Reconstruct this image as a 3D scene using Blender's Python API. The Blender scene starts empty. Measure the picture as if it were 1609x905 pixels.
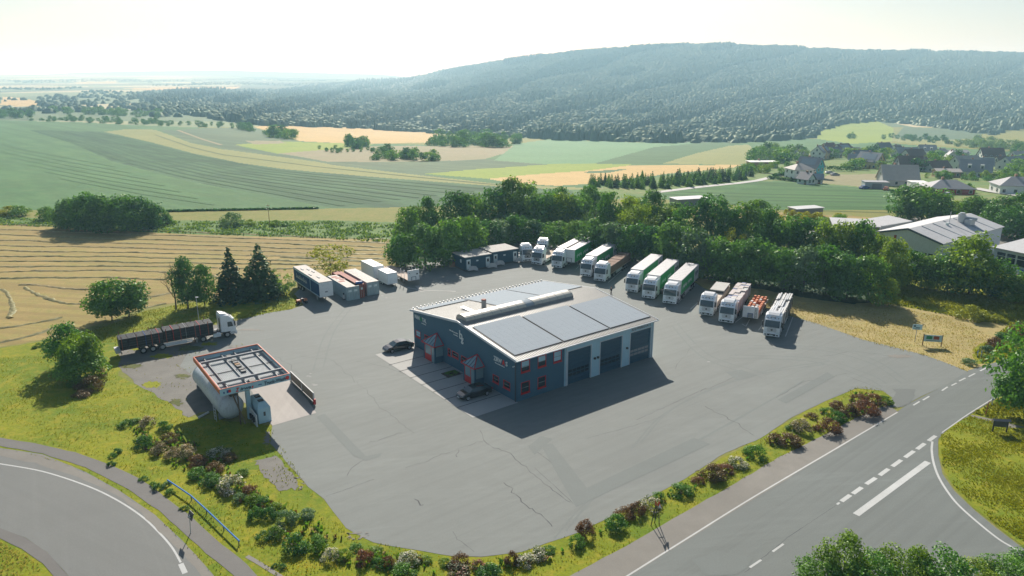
import bpy, bmesh, math, random
import numpy as np
from mathutils import Vector, Matrix
from mathutils.geometry import tessellate_polygon

# ------------------------------------------------------------------ camera, sky, sun, exposure
SC = bpy.context.scene
COL = SC.collection
FOC, CX, CY, HZ, CAMH = 1150.0, 804.5, 452.5, 115.0, 40.0      # survey of the photograph (pixels of 1609x905, metres)
PITCH = math.atan((CY - HZ) / FOC)
cam = bpy.data.cameras.new('camera'); camo = bpy.data.objects.new('camera', cam); COL.objects.link(camo)
camo.location = (0, 0, CAMH); camo.rotation_euler = (math.pi / 2 - PITCH, 0, 0)
cam.sensor_width = 36; cam.lens = FOC / 1609 * 36; cam.clip_start = 0.5; cam.clip_end = 80000
SC.camera = camo
SUN_EL = math.radians(32.4)
SUN_AZ = math.radians(94.2)                                    # azimuth of the sun, counter-clockwise from +X
world = bpy.data.worlds.new('World'); SC.world = world; world.use_nodes = True
wn = world.node_tree; wn.nodes.clear()
w_out = wn.nodes.new('ShaderNodeOutputWorld'); w_bg = wn.nodes.new('ShaderNodeBackground'); w_sky = wn.nodes.new('ShaderNodeTexSky')
w_sky.sky_type = 'NISHITA'; w_sky.sun_disc = False; w_sky.sun_elevation = SUN_EL
w_sky.sun_rotation = math.pi / 2 - SUN_AZ                      # 0 = +Y, clockwise
w_sky.air_density = 1.0; w_sky.dust_density = 1.5; w_sky.ozone_density = 1.2; w_sky.altitude = 500
w_bg.inputs['Strength'].default_value = 0.060
wn.links.new(w_sky.outputs[0], w_bg.inputs['Color']); wn.links.new(w_bg.outputs[0], w_out.inputs['Surface'])
sl = bpy.data.lights.new('sun', 'SUN'); sl.energy = 5.0; sl.angle = math.radians(0.55); sl.color = (1.0, 0.955, 0.87)
so = bpy.data.objects.new('sun', sl); COL.objects.link(so)
sdir = Vector((math.cos(SUN_AZ) * math.cos(SUN_EL), math.sin(SUN_AZ) * math.cos(SUN_EL), math.sin(SUN_EL)))
so.rotation_euler = sdir.to_track_quat('Z', 'Y').to_euler(); so.location = (0, 100, 200)
SC.view_settings.view_transform = 'Standard'; SC.view_settings.look = 'None'
SC.view_settings.exposure = 0.53; SC.view_settings.gamma = 1.0
SC.render.engine = 'CYCLES'
SC.cycles.max_bounces = 6; SC.cycles.diffuse_bounces = 2; SC.cycles.glossy_bounces = 2
SC.cycles.transmission_bounces = 3; SC.cycles.transparent_max_bounces = 4; SC.cycles.volume_bounces = 1
SC.cycles.caustics_reflective = False; SC.cycles.caustics_refractive = False

R = random.Random(7)
rng = np.random.default_rng(7)
PI = math.pi

# ------------------------------------------------------------------ surveying: where a sighted point lies in the world
def dyz(v):
    a = (v - CY) / FOC
    return math.cos(PITCH) - a * math.sin(PITCH), -math.sin(PITCH) - a * math.cos(PITCH)
def tdown(v):
    y, z = dyz(v); return -z / y
def yplane(v, z=0.0): return (CAMH - z) / tdown(v)
def G(u, v, z=0.0):
    """point at height z on the sight line through (u, v)"""
    y = yplane(v, z); return Vector((y * ((u - CX) / FOC) / dyz(v)[0], y, z))

# terrain control: columns u -> list of (v, distance)
TC = {
 -900: [(330, None), (290, 300), (255, 420), (215, 640), (189, 880), (145, 2800), (117, 9000)],
 0:    [(330, None), (290, 296), (255, 410), (215, 620), (189, 850), (145, 2500), (117, 9000)],
 300:  [(330, None), (290, 285), (255, 400), (218, 600), (198, 800), (150, 2300), (118, 9000)],
 430:  [(330, None), (290, 285), (255, 400), (220, 610), (203, 850), (155, 2300), (121, 7000)],
 640:  [(330, None), (290, 285), (255, 420), (225, 640), (209, 1050), (160, 2100), (124, 5200)],
 900:  [(330, None), (290, 290), (258, 420), (235, 620), (220, 900), (150, 2050), (81, 3600)],
 1120: [(330, None), (290, 300), (262, 410), (235, 630), (217, 950), (145, 2050), (70, 3400)],
 1609: [(330, None), (290, 318), (262, 450), (235, 680), (207, 1150), (145, 2000), (84, 3400)],
 2500: [(330, None), (290, 318), (262, 450), (235, 680), (207, 1150), (150, 2100), (98, 3600)],
}
CREST = [(-900, 117), (0, 117), (200, 118), (330, 119), (430, 125), (520, 126), (600, 124.5), (640, 122.5), (700, 109), (750, 100.5), (800, 93), (850, 86.5), (900, 81),
         (1000, 73.5), (1060, 71), (1110, 69), (1150, 70), (1220, 73.5), (1300, 77), (1400, 80), (1500, 81), (1609, 83), (1800, 88), (2500, 98)]
TU = sorted(TC)
def _pc(xs, ys, x):
    """monotone cubic through (xs, ys)"""
    xs = np.asarray(xs, float); ys = np.asarray(ys, float); x = np.asarray(x, float)
    h = np.diff(xs); d = np.diff(ys) / h
    m = np.zeros_like(xs); m[0] = d[0]; m[-1] = d[-1]
    for i in range(1, len(xs) - 1):
        if d[i - 1] * d[i] > 0: m[i] = 2 * d[i - 1] * d[i] / (d[i - 1] + d[i])
    k = np.clip(np.searchsorted(xs, x) - 1, 0, len(xs) - 2)
    t = (x - xs[k]) / h[k]
    return ((2*t**3 - 3*t**2 + 1) * ys[k] + (t**3 - 2*t**2 + t) * h[k] * m[k] + (-2*t**3 + 3*t**2) * ys[k + 1] + (t**3 - t**2) * h[k] * m[k + 1])
_lev = {}
for k in range(1, 7):
    _lev[k] = ([TC[u][k][0] for u in TU], [math.log(TC[u][k][1]) for u in TU])
def crest_v(u): return _pc([c[0] for c in CREST], [c[1] for c in CREST], u)
_knots = [(360, math.log(yplane(360))), (330, math.log(yplane(330)))]
_colcache = {}
def column(u):
    u = round(float(u), 1)
    if u not in _colcache:
        vs = [370, 345, 330]; ls = [math.log(yplane(v)) for v in vs]
        for k in range(1, 7):
            v = float(_pc(TU, _lev[k][0], [u])[0]) if k < 6 else float(crest_v([u])[0])
            vs.append(v); ls.append(float(_pc(TU, _lev[k][1], [u])[0]))
        _colcache[u] = (-np.array(vs), np.array(ls))
    return _colcache[u]
def tdist(u, v):
    """distance (world y) of the terrain on the sight line"""
    if v >= 330: return yplane(v)
    xs, ls = column(u)
    return math.exp(float(_pc(xs, ls, [-max(v, -xs[-1])])[0]))
def P(u, v, up=0.0):
    y = tdist(u, v); return Vector((y * ((u - CX) / FOC) / dyz(v)[0], y, CAMH - y * tdown(v) + up))
def height_to(u, vb, vt):
    y = tdist(u, vb); return y * (tdown(vb) - tdown(vt))
def ppm(u, v):
    """pixels per metre at a ground point"""
    y = tdist(u, v); return FOC / (y * math.cos(PITCH) + (y * tdown(v)) * math.sin(PITCH))

# ------------------------------------------------------------------ materials
M = {}
def _new(name):
    m = bpy.data.materials.new(name); m.use_nodes = True
    nt = m.node_tree; b = nt.nodes['Principled BSDF']; M[name] = m
    return m, nt, b
def N(nt, t, **kw):
    n = nt.nodes.new(t)
    for k, v in kw.items():
        if k in n.inputs: n.inputs[k].default_value = v
        else: setattr(n, k, v)
    return n
def mixc(nt, fac, a, b, mode='MIX'):
    n = nt.nodes.new('ShaderNodeMix'); n.data_type = 'RGBA'; n.blend_type = mode
    if isinstance(fac, (int, float)): n.inputs[0].default_value = fac
    else: nt.links.new(fac, n.inputs[0])
    for i, c in ((6, a), (7, b)):
        if isinstance(c, (tuple, list)): n.inputs[i].default_value = (*c, 1)
        else: nt.links.new(c, n.inputs[i])
    return n.outputs[2]
def noise(nt, vec, scale, detail=3, rough=0.6, dist=0.0):
    n = N(nt, 'ShaderNodeTexNoise', Scale=scale, Detail=detail, Roughness=rough, Distortion=dist)
    nt.links.new(vec, n.inputs['Vector']); return n.outputs['Fac']
def ramp(nt, fac, stops):
    n = nt.nodes.new('ShaderNodeValToRGB'); e = n.color_ramp.elements
    while len(e) < len(stops): e.new(0.5)
    for i, (p, c) in enumerate(stops):
        e[i].position = p; e[i].color = (*c, 1) if isinstance(c, (tuple, list)) else (c, c, c, 1)
    nt.links.new(fac, n.inputs[0]); return n.outputs[0]
def mapping(nt, vec, scale=(1, 1, 1), rot=0.0):
    if rot:                                       # turn first, then stretch
        q = nt.nodes.new('ShaderNodeMapping'); q.inputs['Rotation'].default_value = (0, 0, rot); nt.links.new(vec, q.inputs['Vector']); vec = q.outputs[0]
    n = nt.nodes.new('ShaderNodeMapping'); n.inputs['Scale'].default_value = scale
    nt.links.new(vec, n.inputs['Vector']); return n.outputs[0]
def coords(nt, kind='Object'):
    return nt.nodes.new('ShaderNodeTexCoord').outputs[kind]
def bump(nt, b, h, strength, dist=0.05):
    n = N(nt, 'ShaderNodeBump', Strength=strength, Distance=dist); nt.links.new(h, n.inputs['Height']); nt.links.new(n.outputs[0], b.inputs['Normal'])
def paint(name, col, rough=0.5, metal=0.0, var=0.12, scale=1.2, spec=0.5, dirt=0.0, bmp=0.0, coat=0.0):
    """painted / plain surface with slight mottling and optional grime"""
    m, nt, b = _new(name)
    c = coords(nt); n1 = noise(nt, c, scale, 4)
    lo = tuple(x * (1 - var) for x in col); hi = tuple(min(1, x * (1 + var)) for x in col)
    o = mixc(nt, n1, lo, hi)
    if dirt:
        n2 = noise(nt, mapping(nt, c, (1, 1, 0.35)), scale * 3.1, 5, 0.7)
        o = mixc(nt, ramp(nt, n2, [(0.5, 0.0), (0.75, dirt)]), o, (0.16, 0.14, 0.11))
    nt.links.new(o, b.inputs['Base Color']); b.inputs['Roughness'].default_value = rough; b.inputs['Metallic'].default_value = metal
    b.inputs['Specular IOR Level'].default_value = spec; b.inputs['Coat Weight'].default_value = coat
    if bmp: bump(nt, b, noise(nt, c, scale * 12, 3), bmp)
    return m
def glass(name, col=(0.02, 0.035, 0.045), rough=0.06, spec=0.8):
    m, nt, b = _new(name); b.inputs['Base Color'].default_value = (*col, 1); b.inputs['Roughness'].default_value = rough
    b.inputs['Specular IOR Level'].default_value = spec; return m

paint('white_paint', (0.74, 0.75, 0.75), 0.32, dirt=0.22, coat=0.3, var=0.05)
paint('cab_white', (0.80, 0.83, 0.85), 0.28, dirt=0.12, coat=0.4, var=0.04)
paint('trailer_roof', (0.44, 0.43, 0.44), 0.55, dirt=0.25, var=0.08)
paint('off_white', (0.6, 0.6, 0.58), 0.6, dirt=0.35, var=0.08)
paint('black_trim', (0.02, 0.022, 0.025), 0.5)
paint('dark_grey', (0.07, 0.075, 0.08), 0.6)
paint('mid_grey', (0.25, 0.26, 0.27), 0.6, dirt=0.3)
paint('chassis', (0.035, 0.035, 0.04), 0.6, dirt=0.3)
paint('tyre', (0.018, 0.018, 0.02), 0.85)
paint('rim', (0.45, 0.46, 0.48), 0.35, 0.6)
paint('steel', (0.42, 0.43, 0.45), 0.4, 0.5, dirt=0.3)
paint('galv', (0.5, 0.52, 0.54), 0.45, 0.35, dirt=0.15)
paint('green_curtain', (0.012, 0.30, 0.085), 0.5, var=0.15)
paint('print_white', (0.7, 0.75, 0.72), 0.6)
paint('print_dark', (0.05, 0.08, 0.12), 0.6)
paint('red_paint', (0.55, 0.015, 0.02), 0.4)
paint('sign_red', (0.75, 0.03, 0.02), 0.5)
paint('sign_green', (0.0, 0.22, 0.10), 0.5)
paint('orange_trim', (0.55, 0.11, 0.035), 0.5)
paint('orange_paint', (0.58, 0.16, 0.045), 0.55, dirt=0.2)
paint('blue_paint', (0.02, 0.09, 0.30), 0.45)
paint('blue_rail', (0.06, 0.20, 0.50), 0.35, dirt=0.1)
paint('wall_blue_grey', (0.045, 0.125, 0.185), 0.75, var=0.08, scale=0.7, dirt=0.12)
paint('wall_light', (0.42, 0.62, 0.70), 0.7, var=0.05, dirt=0.12)
paint('door_blue', (0.012, 0.07, 0.12), 0.5, var=0.1)
paint('cream_sheet', (0.38, 0.365, 0.325), 0.5, dirt=0.25, var=0.08)
paint('skylight', (0.55, 0.52, 0.44), 0.35, dirt=0.3, var=0.1)
paint('edge_trim', (0.62, 0.66, 0.68), 0.45)
paint('container_green', (0.33, 0.42, 0.43), 0.6, dirt=0.5, bmp=0.1)
paint('rust_red', (0.30, 0.075, 0.045), 0.75, dirt=0.4, var=0.3)
paint('trailer_blue', (0.02, 0.075, 0.17), 0.85, var=0.15, spec=0.1)
paint('old_roof', (0.42, 0.38, 0.34), 0.7, dirt=0.85, var=0.25, scale=0.9)
paint('office_blue', (0.02, 0.085, 0.13), 0.6, var=0.1)
paint('office_roof', (0.36, 0.35, 0.32), 0.8, dirt=0.5, var=0.25, scale=0.8)
paint('tank_white', (0.56, 0.60, 0.62), 0.5, dirt=0.45, var=0.12)
paint('canopy_floor', (0.33, 0.36, 0.37), 0.6, dirt=0.6, var=0.15)
paint('brown_frame', (0.13, 0.09, 0.06), 0.7)
paint('mesh_brown', (0.20, 0.16, 0.12), 0.8)
paint('wood', (0.30, 0.17, 0.08), 0.8, var=0.3, scale=4)
paint('brown_load', (0.20, 0.12, 0.08), 0.85, var=0.35, scale=2)
paint('black_load', (0.022, 0.024, 0.028), 0.6, var=0.3)
paint('pale_wood', (0.55, 0.47, 0.38), 0.8, var=0.2, scale=2)
paint('pallet_pink', (0.50, 0.45, 0.43), 0.8, var=0.25, scale=1.5)
paint('deck_tan', (0.42, 0.33, 0.26), 0.8, var=0.2)
paint('tree_bark', (0.10, 0.075, 0.055), 0.9, var=0.3, scale=3)
paint('concrete_light', (0.46, 0.45, 0.42), 0.85, dirt=0.3, var=0.1, scale=0.6)
paint('soil', (0.10, 0.075, 0.05), 0.95, var=0.3)
paint('skin', (0.50, 0.30, 0.22), 0.6)
paint('hair', (0.03, 0.02, 0.015), 0.7)
paint('cloth_dark', (0.02, 0.024, 0.035), 0.85)
paint('car_black', (0.008, 0.009, 0.012), 0.12, 0.0, coat=1.0)
paint('roof_grey', (0.30, 0.30, 0.31), 0.7, var=0.2, scale=0.6)
paint('roof_dark', (0.15, 0.15, 0.165), 0.65, var=0.2, scale=0.6)
paint('roof_brown', (0.16, 0.11, 0.09), 0.75, var=0.2, scale=0.6)
paint('roof_tan', (0.45, 0.41, 0.37), 0.75, var=0.15, scale=0.6)
paint('wall_white', (0.78, 0.78, 0.74), 0.8, var=0.06)
paint('wall_cream', (0.68, 0.52, 0.27), 0.8, var=0.06)
paint('wall_grey', (0.50, 0.51, 0.50), 0.8, var=0.08)
paint('wall_turquoise', (0.05, 0.40, 0.46), 0.8)
paint('wall_red', (0.36, 0.035, 0.03), 0.7)
paint('brick_tan', (0.38, 0.22, 0.14), 0.85, var=0.15)
paint('factory_wall', (0.58, 0.63, 0.65), 0.7, dirt=0.2)
paint('factory_roof', (0.50, 0.50, 0.50), 0.6, dirt=0.3, var=0.1, scale=0.4)
glass('window_glass'); glass('windscreen', (0.025, 0.05, 0.06), 0.05)
glass('porch_glass', (0.22, 0.33, 0.36), 0.25, 0.6)
# photovoltaic panels
m, nt, b = _new('solar_cell'); c = coords(nt)
o = mixc(nt, noise(nt, c, 0.9, 3), (0.31, 0.355, 0.39), (0.34, 0.385, 0.42)); nt.links.new(o, b.inputs['Base Color'])
b.inputs['Roughness'].default_value = 0.8; b.inputs['Specular IOR Level'].default_value = 0.08; b.inputs['Coat Weight'].default_value = 0.0; b.inputs['Coat Roughness'].default_value = 0.25

def asphalt(name, col, lo=0.82, streak=0.0, rot=0.65, patch=0.10, spec=0.35, rough=0.82):
    m, nt, b = _new(name); c = coords(nt)
    n1 = noise(nt, c, 0.045, 5, 0.62, 0.6); n2 = noise(nt, c, 9.0, 4, 0.8); n3 = noise(nt, c, 0.45, 4, 0.65)
    base = mixc(nt, ramp(nt, n1, [(0.32, 0.0), (0.68, 1.0)]), tuple(x * lo for x in col), tuple(x * (2 - lo) ** 0.6 for x in col))
    base = mixc(nt, ramp(nt, n3, [(0.35, 0.0), (0.7, patch * 2.2)]), base, tuple(x * 0.72 for x in col))
    base = mixc(nt, ramp(nt, n2, [(0.3, 0.35), (0.7, 0.0)]), base, tuple(x * 0.5 for x in col))
    if streak:
        n4 = noise(nt, mapping(nt, c, (0.03, 1.3, 1), rot), 1.0, 4, 0.6, 0.3)
        base = mixc(nt, ramp(nt, n4, [(0.45, 0.0), (0.62, streak)]), base, tuple(x * 0.62 for x in col))
        n5 = noise(nt, mapping(nt, c, (0.05, 0.5, 1), rot + 0.5), 0.9, 5, 0.7, 1.2)
        base = mixc(nt, ramp(nt, n5, [(0.52, 0.0), (0.7, streak)]), base, tuple(x * 1.25 for x in col))
    nt.links.new(base, b.inputs['Base Color']); b.inputs['Roughness'].default_value = rough; b.inputs['Specular IOR Level'].default_value = spec
    bump(nt, b, n2, 0.25, 0.02)
    return m
asphalt('yard_asphalt', (0.204, 0.220, 0.204), 0.90, 0.22, -0.65)
asphalt('road_asphalt', (0.170, 0.188, 0.176), 0.92, 0.30, -0.68, 0.05)
asphalt('curve_asphalt', (0.188, 0.194, 0.182), 0.93, 0.12, 0.5, 0.05)
asphalt('tar_patch', (0.172, 0.192, 0.180), 0.92)
asphalt('tar_dark', (0.160, 0.175, 0.164), 0.9)
asphalt('path_gravel', (0.24, 0.225, 0.195), 0.8, 0.0, 0, 0.25)
asphalt('path_tar', (0.175, 0.168, 0.155), 0.85, 0.0, 0, 0.2)
asphalt('rough_gravel', (0.20, 0.19, 0.165), 0.7, 0.0, 0, 0.5)
asphalt('slab_concrete', (0.44, 0.405, 0.375), 0.9, 0.25, 1.0, 0.12)
asphalt('bay_paving', (0.42, 0.415, 0.39), 0.9, 0.0, 0, 0.1)
asphalt('lane_paint', (0.56, 0.57, 0.55), 0.85, 0.0, 0, 0.2)
asphalt('lane_paint_worn', (0.40, 0.40, 0.38), 0.75, 0.0, 0, 0.4)
asphalt('tyre_rubber', (0.178, 0.199, 0.186), 0.92)
asphalt('joint_dark', (0.075, 0.08, 0.08), 0.8)

def turf(name, a, bcol, dry, s=0.12, amt=0.6, fine=2.5, row=None):
    """grass / crop cover: two greens, dry patches, blade-size grain, optional drill rows (spacing, direction, strength)"""
    m, nt, b = _new(name); c = coords(nt)
    n1 = noise(nt, c, s, 5, 0.65, 0.4); n2 = noise(nt, c, s * 5, 4, 0.7); n3 = noise(nt, c, fine, 4, 0.8)
    o = mixc(nt, ramp(nt, n1, [(0.35, 0.0), (0.65, 1.0)]), a, bcol)
    o = mixc(nt, ramp(nt, n2, [(0.48, 0.0), (0.72, amt)]), o, dry)
    o = mixc(nt, ramp(nt, n3, [(0.3, 0.38), (0.58, 0.0)]), o, tuple(x * 0.45 for x in a))
    if row:
        sp, rot, st = row
        n4 = noise(nt, mapping(nt, c, (0.004, 1.0 / sp, 1), rot), 1.0, 3, 0.6, 0.1)
        o = mixc(nt, ramp(nt, n4, [(0.42, 0.0), (0.60, st)]), o, tuple(x * 0.62 for x in a))
    nt.links.new(o, b.inputs['Base Color']); b.inputs['Roughness'].default_value = 0.9; b.inputs['Specular IOR Level'].default_value = 0.15
    bump(nt, b, n3, 0.5, 0.12)
    return m
turf('lawn_bright', (0.13, 0.20, 0.010), (0.26, 0.27, 0.012), (0.40, 0.31, 0.03), 0.13, 0.7)
turf('lawn_verge', (0.19, 0.23, 0.010), (0.27, 0.28, 0.015), (0.40, 0.31, 0.03), 0.16, 0.7)
turf('weeds', (0.07, 0.15, 0.03), (0.15, 0.24, 0.06), (0.24, 0.28, 0.10), 0.2, 0.8, 1.8)
turf('mown_tan', (0.36, 0.29, 0.12), (0.45, 0.36, 0.15), (0.27, 0.28, 0.06), 0.10, 0.6, 1.5)
turf('stubble', (0.40, 0.29, 0.11), (0.32, 0.265, 0.085), (0.23, 0.245, 0.06), 0.08, 0.75, 1.5, (2.2, 0.16, 0.6))
turf('verge_tan', (0.24, 0.23, 0.06), (0.18, 0.21, 0.04), (0.34, 0.27, 0.10), 0.12, 0.5, 1.5)
turf('crop_green', (0.075, 0.175, 0.060), (0.100, 0.205, 0.072), (0.14, 0.20, 0.08), 0.02, 0.45, 0.8, (7.0, 0.78, 0.4))
turf('crop_dark', (0.058, 0.140, 0.055), (0.078, 0.160, 0.065), (0.11, 0.17, 0.07), 0.012, 0.3, 0.6, (8.0, 0.80, 0.9))
turf('crop_olive', (0.24, 0.26, 0.09), (0.28, 0.28, 0.10), (0.20, 0.23, 0.09), 0.01, 0.4, 0.4)
turf('crop_greygreen', (0.095, 0.16, 0.085), (0.14, 0.185, 0.09), (0.11, 0.16, 0.08), 0.01, 0.4, 0.4, (8.0, 0.78, 0.5))
turf('crop_lime', (0.22, 0.30, 0.045), (0.27, 0.34, 0.05), (0.30, 0.33, 0.08), 0.01, 0.3, 0.4)
turf('wheat', (0.52, 0.36, 0.14), (0.58, 0.41, 0.17), (0.44, 0.34, 0.14), 0.01, 0.5, 0.4)
turf('crop_teal', (0.13, 0.26, 0.12), (0.16, 0.29, 0.14), (0.18, 0.25, 0.12), 0.008, 0.3, 0.3)
turf('crop_deep', (0.075, 0.16, 0.06), (0.09, 0.175, 0.07), (0.08, 0.15, 0.06), 0.01, 0.3, 0.3, (8.0, 0.9, 0.5))
turf('fallow', (0.30, 0.26, 0.15), (0.26, 0.25, 0.13), (0.34, 0.27, 0.17), 0.01, 0.5, 0.3)
turf('near_crop', (0.060, 0.160, 0.040), (0.080, 0.180, 0.050), (0.13, 0.19, 0.06), 0.03, 0.3, 0.6, (4.5, 0.12, 0.9))
turf('village_ground', (0.11, 0.20, 0.05), (0.18, 0.24, 0.07), (0.34, 0.25, 0.12), 0.02, 0.6, 0.5)
turf('forest_floor', (0.05, 0.09, 0.045), (0.06, 0.10, 0.05), (0.07, 0.11, 0.05), 0.01, 0.4, 0.3)
turf('moss', (0.10, 0.12, 0.03), (0.14, 0.14, 0.05), (0.2, 0.18, 0.1), 0.3, 0.6, 2.5)
# mixed far farmland: patches of grain, grass and dark woods that lie too far off to tell apart
m, nt, b = _new('far_farmland'); c = coords(nt)
vz = N(nt, 'ShaderNodeTexVoronoi', Scale=0.0032); nt.links.new(mapping(nt, c, (1, 0.55, 0.0), 0.3), vz.inputs['Vector'])
sep = nt.nodes.new('ShaderNodeSeparateColor'); nt.links.new(vz.outputs['Color'], sep.inputs[0])
o = ramp(nt, sep.outputs[0], [(0.0, (0.05, 0.09, 0.035)), (0.35, (0.07, 0.12, 0.045)), (0.5, (0.13, 0.19, 0.07)), (0.7, (0.2, 0.24, 0.1)), (0.9, (0.46, 0.38, 0.2))])
nt.links.new(o, b.inputs['Base Color']); b.inputs['Roughness'].default_value = 0.95

def foliage(name, dark, light, hue=0.02, trans=0.30, flower=None, famt=0.3):
    m, nt, b = _new(name)
    at = nt.nodes.new('ShaderNodeAttribute'); at.attribute_name = 'tone'
    oi = nt.nodes.new('ShaderNodeObjectInfo')
    o = mixc(nt, at.outputs['Fac'], dark, light)
    if flower:
        gt = N(nt, 'ShaderNodeMath', operation='GREATER_THAN'); nt.links.new(at.outputs['Fac'], gt.inputs[0]); gt.inputs[1].default_value = 1 - famt
        o = mixc(nt, gt.outputs[0], o, flower)
    hs = nt.nodes.new('ShaderNodeHueSaturation')
    mr = N(nt, 'ShaderNodeMapRange'); nt.links.new(oi.outputs['Random'], mr.inputs[0]); mr.inputs[3].default_value = 0.5 - hue; mr.inputs[4].default_value = 0.5 + hue
    mv = N(nt, 'ShaderNodeMapRange'); nt.links.new(oi.outputs['Random'], mv.inputs[0]); mv.inputs[3].default_value = 1.25; mv.inputs[4].default_value = 0.78
    nt.links.new(mr.outputs[0], hs.inputs['Hue']); nt.links.new(mv.outputs[0], hs.inputs['Value']); nt.links.new(o, hs.inputs['Color'])
    nt.nodes.remove(b)
    d = nt.nodes.new('ShaderNodeBsdfDiffuse'); t = nt.nodes.new('ShaderNodeBsdfTranslucent'); g = N(nt, 'ShaderNodeBsdfGlossy', Roughness=0.45)
    g.inputs['Color'].default_value = (0.5, 0.55, 0.45, 1)
    tc = mixc(nt, 1.0, hs.outputs[0], (1.0, 1.0, 0.35), 'MULTIPLY')
    nt.links.new(hs.outputs[0], d.inputs['Color']); nt.links.new(tc, t.inputs['Color'])
    m1 = N(nt, 'ShaderNodeMixShader'); m1.inputs[0].default_value = trans; nt.links.new(d.outputs[0], m1.inputs[1]); nt.links.new(t.outputs[0], m1.inputs[2])
    m2 = N(nt, 'ShaderNodeMixShader'); m2.inputs[0].default_value = 0.05; nt.links.new(m1.outputs[0], m2.inputs[1]); nt.links.new(g.outputs[0], m2.inputs[2])
    nt.links.new(m2.outputs[0], nt.nodes['Material Output'].inputs['Surface'])
    return m
foliage('leaf_green', (0.050, 0.145, 0.028), (0.19, 0.40, 0.055), trans=0.46)
foliage('leaf_dark', (0.032, 0.11, 0.034), (0.12, 0.30, 0.062), trans=0.44)
foliage('leaf_bright', (0.075, 0.17, 0.018), (0.28, 0.42, 0.035), trans=0.45)
foliage('leaf_lime', (0.18, 0.22, 0.015), (0.46, 0.47, 0.03), trans=0.42)
foliage('leaf_grey', (0.075, 0.155, 0.08), (0.20, 0.33, 0.17), trans=0.4)
foliage('needle', (0.016, 0.060, 0.026), (0.055, 0.15, 0.045), trans=0.25)
foliage('leaf_red', (0.12, 0.055, 0.04), (0.28, 0.14, 0.085), trans=0.4)
foliage('leaf_brown', (0.14, 0.085, 0.04), (0.28, 0.16, 0.075))
foliage('leaf_white', (0.09, 0.14, 0.05), (0.17, 0.22, 0.09), flower=(0.75, 0.70, 0.62), famt=0.5)
foliage('leaf_cream', (0.14, 0.14, 0.05), (0.27, 0.22, 0.11), flower=(0.66, 0.53, 0.40), famt=0.45)
foliage('leaf_pink', (0.07, 0.09, 0.04), (0.14, 0.12, 0.07), flower=(0.42, 0.14, 0.13), famt=0.45)
foliage('forest_leaf', (0.046, 0.098, 0.060), (0.090, 0.150, 0.082), trans=0.3)
turf('tramline', (0.045, 0.115, 0.045), (0.06, 0.13, 0.05), (0.09, 0.12, 0.06), 0.05, 0.3)
turf('tramline_light', (0.065, 0.155, 0.055), (0.08, 0.165, 0.06), (0.12, 0.15, 0.08), 0.05, 0.3)
foliage('grass_blade', (0.20, 0.24, 0.010), (0.36, 0.35, 0.02), trans=0.5, hue=0.0)
foliage('grass_dry', (0.32, 0.26, 0.10), (0.46, 0.37, 0.16), trans=0.5, hue=0.0)
foliage('hay', (0.30, 0.27, 0.14), (0.50, 0.43, 0.25), trans=0.35)
foliage('flower_yellow', (0.55, 0.38, 0.01), (0.70, 0.52, 0.02), trans=0.2)

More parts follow.
